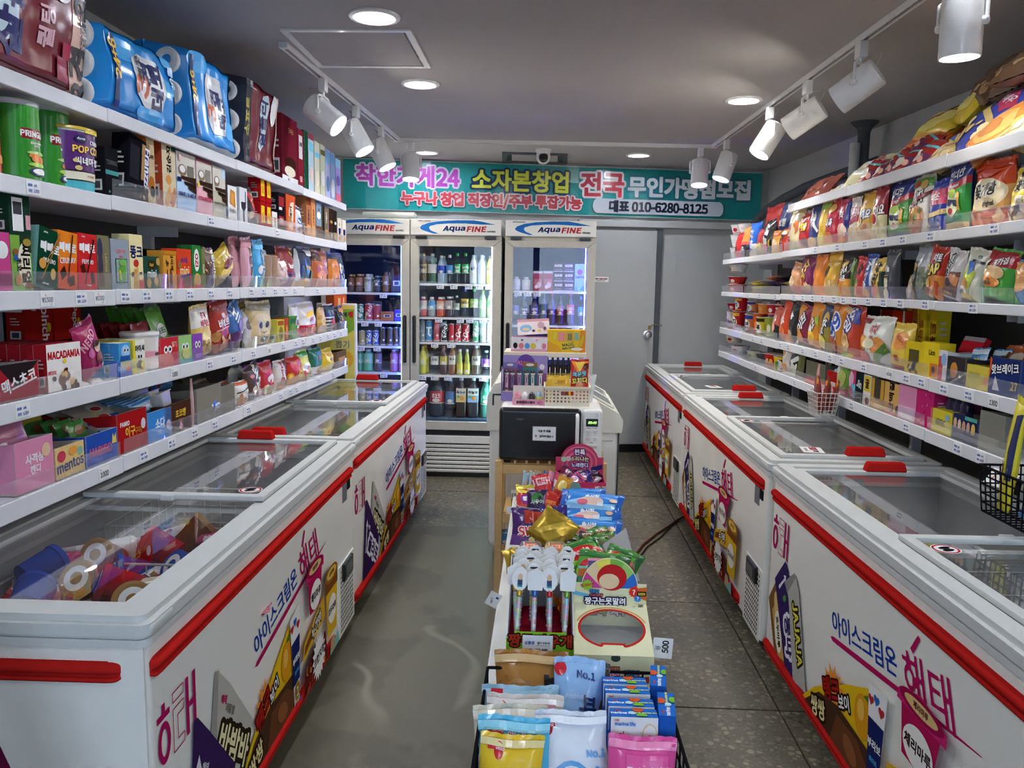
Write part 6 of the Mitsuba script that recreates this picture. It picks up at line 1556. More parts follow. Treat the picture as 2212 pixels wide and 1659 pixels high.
for row in ('LA', 'LB', 'LC', 'LD', 'LE', 'RB', 'RC', 'RD', 'RE'):
    S = row[0]
    group = {'A': 'goods', 'B': 'goods', 'C': 'goods', 'D': 'goods', 'E': 'goods'}[row[1]] + ' ' + PLACE[row]
    for kind, desc, y, w, h, bg, els, o in ROWS[row]:
        nm, cat = NAME[kind]
        if kind == 'tray':
            d = o.get('d', .24)
            parts = [(None, mesh_tray(w, h, d, bg, els, o.get('wall')))]
        else:
            d = o.get('dd')
            parts = goods(kind, w * .97, h, d, bg, els, o)
        lean, tilt, back, z = o.get('lean', 0), o.get('tilt', 0), o.get('back', 0), o.get('z', 0)
        if S == 'R':
            pass
        base = side_m(S, y, SHELF_Z[row] + z, back + .012)
        px = w / 2 * (1 if lean > 0 else -1)
        loc = tr(px, 0, 0) @ rot('y', lean) @ tr(-px, 0, 0) if lean else np.eye(4)
        if tilt:
            loc = rot('x', -tilt) @ loc
        k = place_goods(parts, nm, base @ loc)
        reg(k, desc, PLACE[row], cat, group)
        for i in range(1, o.get('rep', 1)):
            k = place_goods(parts, nm, base @ loc @ tr(0, i * (d + .001), 0))
            reg(k, 'row-mate behind the ' + desc, PLACE[row], cat, group)
        if 'fill' in o:
            fk, fd, fb, fe, n, fw, fh = o['fill']
            fp = goods(fk, fw, fh, None, fb, fe, {})
            for i in range(n):
                t = (i + .5) / n
                lie = fh < .05
                mm = base @ tr(((i * 37) % 5 - 2) * .006, .03 + t * (d - .07), (h - .045 + .02 * (i % 2) if lie else max(.006, h + .035 - fh))) @ rot('x', -62 if lie else -(16 + (i * 13) % 9)) @ rot('y', ((i * 29) % 7 - 3) * 1.6)
                if lie:
                    mm = mm @ scl(1, 1, 2.4)
                k = place_goods(fp, NAME[fk][0], mm)
                reg(k, fd, PLACE[row], NAME[fk][1], group)
    for y, w, h, bg, acc, text, z, desc in CUPS.get(row, []):
        a, b = noodle_cup(w, h, bg, acc, text)
        k = new_key('noodle_cup')
        m = side_m(S, y, SHELF_Z[row] + z, .02 + w / 2)
        put('cup', a, k, m)
        put('lid', b, k, m @ tr(0, 0, h + .0012))
        reg(k, desc, PLACE[row], 'noodle cup', 'noodle cups ' + PLACE[row])

# flat noodle packets stacked at the far end of the third right shelf
rng = random.Random(3)
FL = [('#d8c03c', 'yellow and grey', "E.5,.5,.3,.3,#8a8a78;L면,.5,.5,.3,k"), ('#d8702c', 'orange', "E.5,.5,.3,.3,#e8b070"), ('#3a3060', 'dark violet', "R0,.4,1,.6,#e0783c"), ('#6a6458', 'grey-brown', "E.5,.5,.3,.3,#a89870"), ('#1e1a1c', 'black', "E.5,.5,.3,.3,#c83c4c"), ('#a8a84c', 'olive', "E.5,.5,.3,.3,#d8d0a0")]
FLM = [mesh_bag(.17, .12, .034, c, e, i + 40, wr=.8, nu=8, nv=8) for i, (c, _, e) in enumerate(FL)]
for i, (y, col) in enumerate(((5.78, (0, 0, 0)), (5.60, (3, 0, 3)), (5.36, (1, 2, 2, 1)), (5.17, (4, 4, 2, 4)), (4.97, (5, 1, 5)))):
    for j, c in enumerate(col):
        k = new_key('noodle_packet')
        m = side_m('R', y, 1.413 + .004 + j * .033, .17) @ rot('z', rng.uniform(-8, 8)) @ tr(0, .06, 0) @ rot('x', 90) @ tr(0, -.017, 0)
        scene[k] = {**FLM[c], 'to_world': TM(m)}
        reg(k, f'{FL[c][1]} noodle packet lying flat', PLACE['RC'], 'noodle packet', 'flat noodle packets on the third right shelf')

# loose heap of big snack bags on the top right shelf
HEAP = [('#7a4034', "D1,16,.05,.05,.95,.95,.06,#5a2a20/#8a5040/#a06848", 'clear bag of brown pretzel sticks', .24, .2),
        ('#ddd6a8', "P#d8e0ea,.3,.2,.7,.1,.8,.7,.4,.8;E.5,.3,.16,.12,#b8b090;P#b8503c,.6,.5,.8,.6,.7,.8,.62,.6;L새우,.4,.5,.16,#8a3040", 'cream cracker bag with red shrimp print', .26, .2),
        ('#8c2420', "R0,.72,1,.8,#5aa8b0;E.4,.4,.26,.2,#c8c4b4;R.7,.1,.95,.5,#5a2a4c;E.7,.3,.1,.1,#d8a088", 'small red snack bag with teal strip', .15, .13),
        ('#d8bc3c', "E.5,.4,.4,.3,#e8d878;P#8a2c24,0,.55,1,.6,1,.55,0,.5;R0,.9,1,1,#2a2430", 'yellow potato-chip bag with red line', .24, .2),
        ('#2c3478', "P#8a2c44,.2,.6,.5,.8,.9,.7,.8,.55,.5,.58;L알새우,.55,.66,.12,#d8c0d0,12;R0,.42,1,.5,#b09860;D2,10,.1,.05,.9,.4,.08,#d8c898/#b89860", 'navy snack bag with pink lettering', .26, .34),
        ('#c07838', "E.5,.4,.34,.26,#d89a58;R0,.75,1,1,#b8542c;E.5,.35,.2,.14,#8a5a34", 'orange-brown snack bag', .22, .3),
        ('#bca878', "D3,12,.05,.05,.95,.6,.09,#e0cc9c/#a88858;R0,.8,1,1,#2a386c;R.3,.66,.7,.78,#3a5a98", 'cream nut-snack bag with navy top', .24, .2),
        ('#5c4430', "D4,12,.05,.05,.95,.9,.09,#a8845c/#8a6844/#c8a87c", 'clear bag of brown twists', .24, .22),
        ('#d8682c', "R0,.7,1,1,#a83424;E.5,.35,.36,.24,#e8a860", 'bright orange snack bag', .22, .22)]
HM = [mesh_bag(w, h, .085, c, e, 90 + i) for i, (c, e, _, w, h) in enumerate(HEAP)]
for ci, y, z, bk, tilt, lean, spin in ((0, 4.45, 0, .02, 38, 0, 10), (0, 4.30, .02, .12, 55, 8, 0), (1, 4.12, 0, .03, 58, 14, 6), (1, 3.92, .07, .09, 50, -8, 8), (1, 3.86, 0, .03, 62, 6, -6), (7, 4.05, .1, .22, 55, 10, 0), (6, 3.75, .12, .2, 50, -8, 8),
                                   (2, 3.66, 0, .015, 25, 8, 10), (2, 3.54, 0, .02, 32, -12, 0), (2, 3.42, .0, .015, 24, 14, -8), (2, 3.30, .0, .015, 30, -8, 12), (2, 3.18, 0, .02, 28, 10, 0), (2, 3.36, .1, .08, 50, 20, 0), (8, 3.42, .14, .13, 62, 0, 14),
                                   (3, 3.42, .19, .17, 52, -14, 10), (3, 3.28, .21, .2, 40, 12, -12), (7, 3.2, .27, .22, 40, 20, 0), (6, 3.08, 0, .02, 46, 16, 8), (4, 2.98, .05, .06, 42, 36, 0), (5, 2.80, .0, .02, 40, 34, 6), (8, 2.66, .03, .07, 48, 30, 0), (7, 2.94, .26, .19, 62, 0, 0),
                                   (6, 2.56, .0, .02, 46, 24, 10), (6, 2.44, .0, .03, 40, -10, -8), (7, 2.78, .28, .15, 60, -12, 12), (6, 2.66, .34, .18, 58, 12, 0), (5, 2.5, .2, .16, 44, 26, 0), (4, 2.46, .33, .17, 48, 14, 0), (1, 2.36, .22, .13, 44, -8, 10), (8, 2.3, .06, .06, 46, 18, 0), (4, 2.24, .26, .18, 50, 16, 0), (6, 2.2, .12, .08, 46, 12, 8)):
    k = new_key('snack_bag')
    mm = side_m('R', y, 1.915 + z, bk) @ rot('z', spin) @ rot('x', -tilt) @ rot('y', lean)
    scene[k] = {**HM[ci], 'to_world': TM(mm)}
    reg(k, HEAP[ci][2] + (', upper' if z > .15 else ''), PLACE['RA'], 'snack bag', 'heaped snack bags on the top right shelf')
cr = new_key('crate')
q = MB()
for x0, x1, z0, z1 in ((-.2, .2, 0, .03), (-.2, .2, .15, .2), (-.2, -.13, 0, .2), (.13, .2, 0, .2), (-.03, .03, 0, .2)):
    q.box(x0, 0, z0, x1, .012, z1, 'w', b=.003)
q.box(-.2, 0, 0, -.188, .26, .2, 'w').box(.188, 0, 0, .2, .26, .2, 'w')
scene[cr] = {**q.plain('black_plastic', 30), 'to_world': TM(side_m('R', 2.86, 2.10, .24) @ rot('x', -8) @ scl(.8))}
tag(cr, 'black slotted plastic crate behind the heaped bags on the top right shelf', 'crate')

# hanging wire baskets with sweets
wb = wire_basket(.135, .10, .10, .019, .0016, '#d8d4cc', taper=.2)
BM = tr(1.28, 3.66, .885) @ rot('z', -90)
put('wire_basket', wb, None, BM, 'small white wire basket hanging from the lowest right shelf', 'wire basket')
SS = mesh_bag(.026, .15, .022, '#8a3a34', "R0,0,1,.5,#6a241c;E.5,.3,.4,.1,#b86a50;R0,.86,1,1,#dc7c24", 7, nu=6, nv=10)
SP = mesh_bag(.03, .2, .02, '#c08a84', "R.3,.05,.7,.8,#8a3c38", 8, nu=6, nv=10)
for i in range(7):
    k = new_key('jerky_stick')
    d = SP if i == 0 else SS
    scene[k] = {**d, 'to_world': TM(BM @ tr(-.045 + (i % 4) * .03, -.03 + .045 * (i // 4), .01) @ rot('y', -10 + i * 5) @ rot('x', -6 + 5 * (i % 3)))}
    reg(k, 'pink and clear jerky stick standing tallest' if i == 0 else 'brown jerky stick with orange top', 'in the hanging white wire basket', 'jerky stick', 'jerky sticks in the hanging wire basket')
k = put('price_card', MB().box(-.035, -.001, -.025, .035, 0, .025, '#e4e4e4').box(-.025, -.0016, -.008, .015, -.001, .006, '#8a8a90').ply('print_matte'), None, tr(1.335, 3.72, .93) @ rot('z', -80) @ rot('x', -30), 'small white price card above the hanging white basket', 'price card')
bb = wire_basket(.26, .14, .125, .026, .0022, '#1a1a1e', taper=.12)
BM2 = tr(1.27, 2.06, .855) @ rot('z', -90)
put('wire_basket', bb, None, BM2, 'black wire basket hanging from the nearest lowest right shelf', 'wire basket')
BT = [('#d8c82c', "R.55,.3,.95,.9,#2a3058;E.3,.4,.1,.06,#6a4a20;P#8a6a20,.2,.1,.3,.5,.25,.9,.15,.5", 'tall yellow stick packet with navy panel', .05, .30), ('#c8ccd0', "R0,.85,1,1,#4a90d0;R.2,.2,.4,.8,#8a9098;R.5,.2,.8,.75,#a8acb4;P#3a88d0,0,0,1,0,1,.1,.5,.16", 'white and blue tube packet', .07, .20), ('#a8b8d0', "R0,.7,1,1,#4a6aa8;R.2,.1,.8,.5,#d0d4d8", 'pale blue packet', .09, .19)]
for i, (c, e, dd, w, h) in enumerate(BT):
    k = new_key('candy_packet')
    scene[k] = {**mesh_bag(w, h, .03, c, e, 60 + i), 'to_world': TM(BM2 @ tr(-.10 + i * .08, -.03 + .02 * i, .004) @ rot('y', 4 - i * 4) @ rot('x', -3))}
    reg(k, dd, 'in the hanging black wire basket', 'packet', 'packets in the hanging black basket')
for i in range(3):
    k = new_key('candy_packet')
    scene[k] = {**mesh_bag(.03, .2, .016, '#3f8ad0', "R0,.3,1,.8,#d0d8e0", 70 + i, nu=6, nv=8), 'to_world': TM(BM2 @ tr(-.03 + i * .05, .05, .0) @ rot('y', 5 * i - 5))}
    reg(k, 'slim blue and white stick packet', 'in the hanging black wire basket', 'packet', 'slim sticks in the hanging black basket')
a = Art(.0003)
a.g(sbox(-.05, -.028, .05, .028), '#e6e6e4').t('₩1,000', .02, .008, .018, '#5a5a60').p('#c86a6a', -.035, -.01, -.028, .004, -.024, -.012)
put('price_card', a.ply('print_matte'), None, tr(1.325, 2.30, .915) @ rot('z', -80) @ rot('x', -38), 'white price card above the hanging black basket', 'price card')

# ================================================================ ice creams lying in the freezers
def ice_cone(bg, els, cap):
    mb = MB()
    h, r = .19, .034
    mb.lathe([(.004, 0, bg), (r * .55, .09, bg), (r, .165, bg), (r * 1.05, .167, cap), (r * 1.05, .178, cap), (r * .9, .184, cap), (0, .186, cap)], bg, 20)

    def fn(v, o):
        t = v[:, 1] / .165
        rr = .004 + (r - .004) * t + o
        a = v[:, 0] / r - math.pi / 2
        return np.stack([rr * np.cos(a), rr * np.sin(a), v[:, 1]], 1)
    decorate(mb, Surf(.1, .165, lambda v, o: fn(v, o + .0005), 10, 1), els, .0005)
    return mb.ply('print_film')


def ice_tub(bg, els, cap):
    mb = MB()
    r0, r1, h = .036, .043, .085
    mb.lathe([(0, 0, bg), (r0, 0, bg), (r1, h, cap), (r1 * 1.06, h, cap), (r1 * 1.06, h + .014, cap), (r1 * .9, h + .016, cap), (0, h + .015, cap)], bg, 24)

    def fn(v, o):
        rr = r0 + (r1 - r0) * v[:, 1] / h + o
        a = v[:, 0] / r1 - math.pi / 2
        return np.stack([rr * np.cos(a), rr * np.sin(a), v[:, 1]], 1)
    decorate(mb, Surf(.11, h, lambda v, o: fn(v, o + .0005), 10, 1), els, .0005)
    for s_, c_ in ((.72, 'w'),):
        mb.slathe([(r1 * s_, h + .0162), (r1 * s_ * .5, h + .0166)], c_, 20)
    return mb.ply('print_board')


ICE = {
    'cone_bravo': (ice_cone('#dcd8d4', "R0,.3,1,.62,#20285c;L부라보,.5,.48,.16,w;E.3,.78,.06,.05,#b83038;E.6,.82,.06,.05,#2c64b0;E.8,.76,.06,.05,#b83038;R0,0,1,.2,#b8b4b0", '#e0dcd8'), 'white cone wrapper with hearts and navy band', 'ice cream cone'),
    'cone_cream': (ice_cone('#cfc4a8', "L구구,.5,.72,.24,#5a4430;E.3,.85,.05,.04,#6a4a34;E.7,.6,.05,.04,#6a4a34;R0,0,1,.4,#c89878", '#b8a888'), 'cream cone wrapper with brown lettering', 'ice cream cone'),
    'cone_pink': (ice_cone('#c84a78', "L월드,.5,.7,.2,w;R0,0,1,.4,#8a2c50;E.3,.84,.06,.05,#f0d0d8", '#b83a68'), 'pink cone wrapper', 'ice cream cone'),
    'cone_red': (ice_cone('#a82428', "L월드콘,.5,.7,.2,#e8d8b0;R0,.4,1,.5,#2c2050", '#8a1c20'), 'red cone wrapper with cream lettering', 'ice cream cone'),
    'cone_silver': (ice_cone('#a8a8ac', "R0,.5,1,.7,#3a4a6a;L콘,.5,.6,.12,w", '#b8b8bc'), 'silver cone wrapper with blue band', 'ice cream cone'),
    'tub_brown': (ice_tub('#6a3f24', "L투게더,.5,.55,.3,#d8c090;R0,0,1,.18,#3a2418", '#a07844'), 'brown ice-cream tub with tan lid', 'ice cream tub'),
    'tub_red': (ice_tub('#9c2428', "L빨라쪼,.5,.5,.26,w;R0,.8,1,1,#6a181c", '#b03034'), 'red ice-cream tub', 'ice cream tub'),
    'tub_blue': (ice_tub('#24408c', "L더블,.5,.55,.3,w;R0,0,1,.2,#8ab0e0", '#2c4ca0'), 'blue ice-cream tub', 'ice cream tub'),
    'tub_pink': (ice_tub('#c88898', "L위즐,.5,.55,.3,#8a2c48;R0,0,1,.25,#e8c8d0", '#d8a0ac'), 'pink ice-cream tub', 'ice cream tub'),
    'bar_black': (mesh_bag(.08, .17, .022, '#242220', "L초코,.5,.6,.2,w;R.1,.2,.9,.24,#8a8a84;R.1,.28,.8,.31,#8a8a84;E.7,.8,.12,.06,#c8b040", 201, nu=8, nv=8), 'black ice-bar wrapper with white lettering', 'ice bar'),
    'bar_cyan': (mesh_bag(.075, .17, .022, '#5aa8cc', "L메로나,.5,.55,.2,w;R0,.0,1,.2,#2a6a98", 202, nu=8, nv=8), 'light blue ice-bar wrapper', 'ice bar'),
    'bar_pink': (mesh_bag(.08, .17, .024, '#c86a80', "L윈터,.5,.6,.2,w;E.5,.3,.3,.14,#e8b8b0;R0,.9,1,1,#a84060", 203, nu=8, nv=8), 'pink ice-bar wrapper with white lettering', 'ice bar'),
    'bar_red': (mesh_bag(.08, .17, .024, '#a82c34', "L스크류,.5,.55,.2,#e8d8a0;E.5,.25,.3,.12,#3a1c1c", 204, nu=8, nv=8), 'red ice-bar wrapper', 'ice bar'),
    'bar_white': (mesh_bag(.08, .17, .024, '#bdb9ac', "LNERSCAFE,.5,.5,.24,k,90;R0,.88,1,1,#8a8678", 205, nu=8, nv=8), 'off-white ice-bar wrapper with black lettering', 'ice bar'),
    'bar_gold': (mesh_bag(.07, .17, .022, '#b09a30', "L비비빅,.5,.5,.2,#4a3810;R0,.1,1,.2,#d8c870", 206, nu=8, nv=8, bsdf='foil'), 'gold foil ice-bar wrapper', 'ice bar'),
    'bar_green': (mesh_bag(.075, .17, .022, '#4a7a3c', "L메론,.5,.55,.22,w;E.5,.25,.3,.12,#a8c870", 207, nu=8, nv=8), 'green ice-bar wrapper', 'ice bar'),
    'bar_brown': (mesh_bag(.08, .17, .024, '#5a3a2a', "L찰떡,.5,.6,.22,#e0c8a0;E.5,.28,.34,.16,#c8a888", 208, nu=8, nv=8), 'brown ice-bar wrapper with tan print', 'ice bar'),
    'bar_blue': (mesh_bag(.08, .17, .022, '#2c4a94', "L죠스,.5,.55,.22,w;E.5,.25,.3,.12,#c83840", 209, nu=8, nv=8), 'dark blue ice-bar wrapper', 'ice bar'),
}
rng = random.Random(11)
WHERE = {'L1': 'in the nearest left freezer', 'L2': 'in the farther left freezer', 'F1': 'in the farthest right freezer', 'F2': 'in the middle right freezer', 'F3': 'in the nearest right freezer'}


def fill(fx, x0, x1, kinds, z0=.452, layers=3, dy=.085, dx=.105, y0=.17, y1=.49):
    M, L = FM[fx]
    for ly in range(layers):
        nx = max(1, int((x1 - x0) / dx))
        ny = max(1, int((y1 - y0) / dy))
        for i in range(nx):
            for j in range(ny):
                if rng.random() < .12 + .1 * ly:
                    continue
                kd = kinds[rng.randrange(len(kinds))]
                d, desc, cat = ICE[kd]
                x = x0 + (i + .5 + rng.uniform(-.3, .3)) * (x1 - x0) / nx
                y = y0 + (j + .5 + rng.uniform(-.25, .25)) * (y1 - y0) / ny
                z = z0 + .05 * ly + rng.uniform(0, .012)
                if kd[:3] == 'bar':
                    m = tr(x, y, z) @ rot('z', rng.uniform(0, 360)) @ rot('x', 90 + rng.uniform(-16, 16)) @ tr(0, -.085, -.012) @ np.eye(4)
                elif kd[:4] == 'cone':
                    m = tr(x, y, z + .022) @ rot('z', rng.uniform(0, 360)) @ rot('y', 90 + rng.uniform(-12, 14)) @ rot('z', rng.uniform(-40, 40)) @ tr(0, 0, -.12)
                else:
                    m = tr(x, y, z + .03) @ rot('z', rng.uniform(0, 360)) @ rot('x', rng.choice([90, 70, 60]) + rng.uniform(-10, 10)) @ tr(0, 0, -.05)
                k = new_key(cat.replace(' ', '_'))
                scene[k] = {**d, 'to_world': TM(M @ m)}
                reg(k, desc, WHERE[fx], cat, 'ice creams ' + WHERE[fx])


MIXA = ['cone_bravo', 'cone_cream', 'cone_pink', 'cone_red', 'tub_brown', 'tub_red', 'tub_blue', 'bar_pink', 'bar_black', 'bar_blue', 'cone_silver', 'bar_cyan']
fill('L1', .13, .80, MIXA, layers=4, z0=.515, dx=.085, dy=.075, y0=.14, y1=.53)
fill('L1', .84, 1.6, ['bar_white', 'bar_brown', 'bar_black', 'bar_cyan', 'bar_white'], layers=1, dx=.15, dy=.13, z0=.52)
fill('L2', .15, .8, ['bar_brown', 'bar_white', 'tub_red', 'bar_green'], layers=1, dx=.15, dy=.13)
fill('L2', 1.1, 1.8, ['bar_white', 'bar_cyan', 'bar_brown'], layers=1, dx=.16, dy=.13, z0=.37)
fill('F1', .2, 1.7, ['bar_brown', 'bar_blue', 'bar_white'], layers=1, dx=.2, dy=.15, z0=.34)
fill('F2', .98, 1.75, ['bar_red', 'bar_brown', 'bar_black', 'cone_red', 'bar_pink', 'bar_white', 'bar_green'], layers=3, dx=.12, dy=.1, z0=.515)
fill('F2', .15, .8, ['bar_brown', 'bar_blue'], layers=1, dx=.2, dy=.16, z0=.34)
fill('F3', .9, 1.75, ['bar_gold', 'bar_gold', 'bar_blue', 'bar_green', 'bar_cyan', 'bar_black'], layers=3, dx=.12, dy=.1, z0=.515)

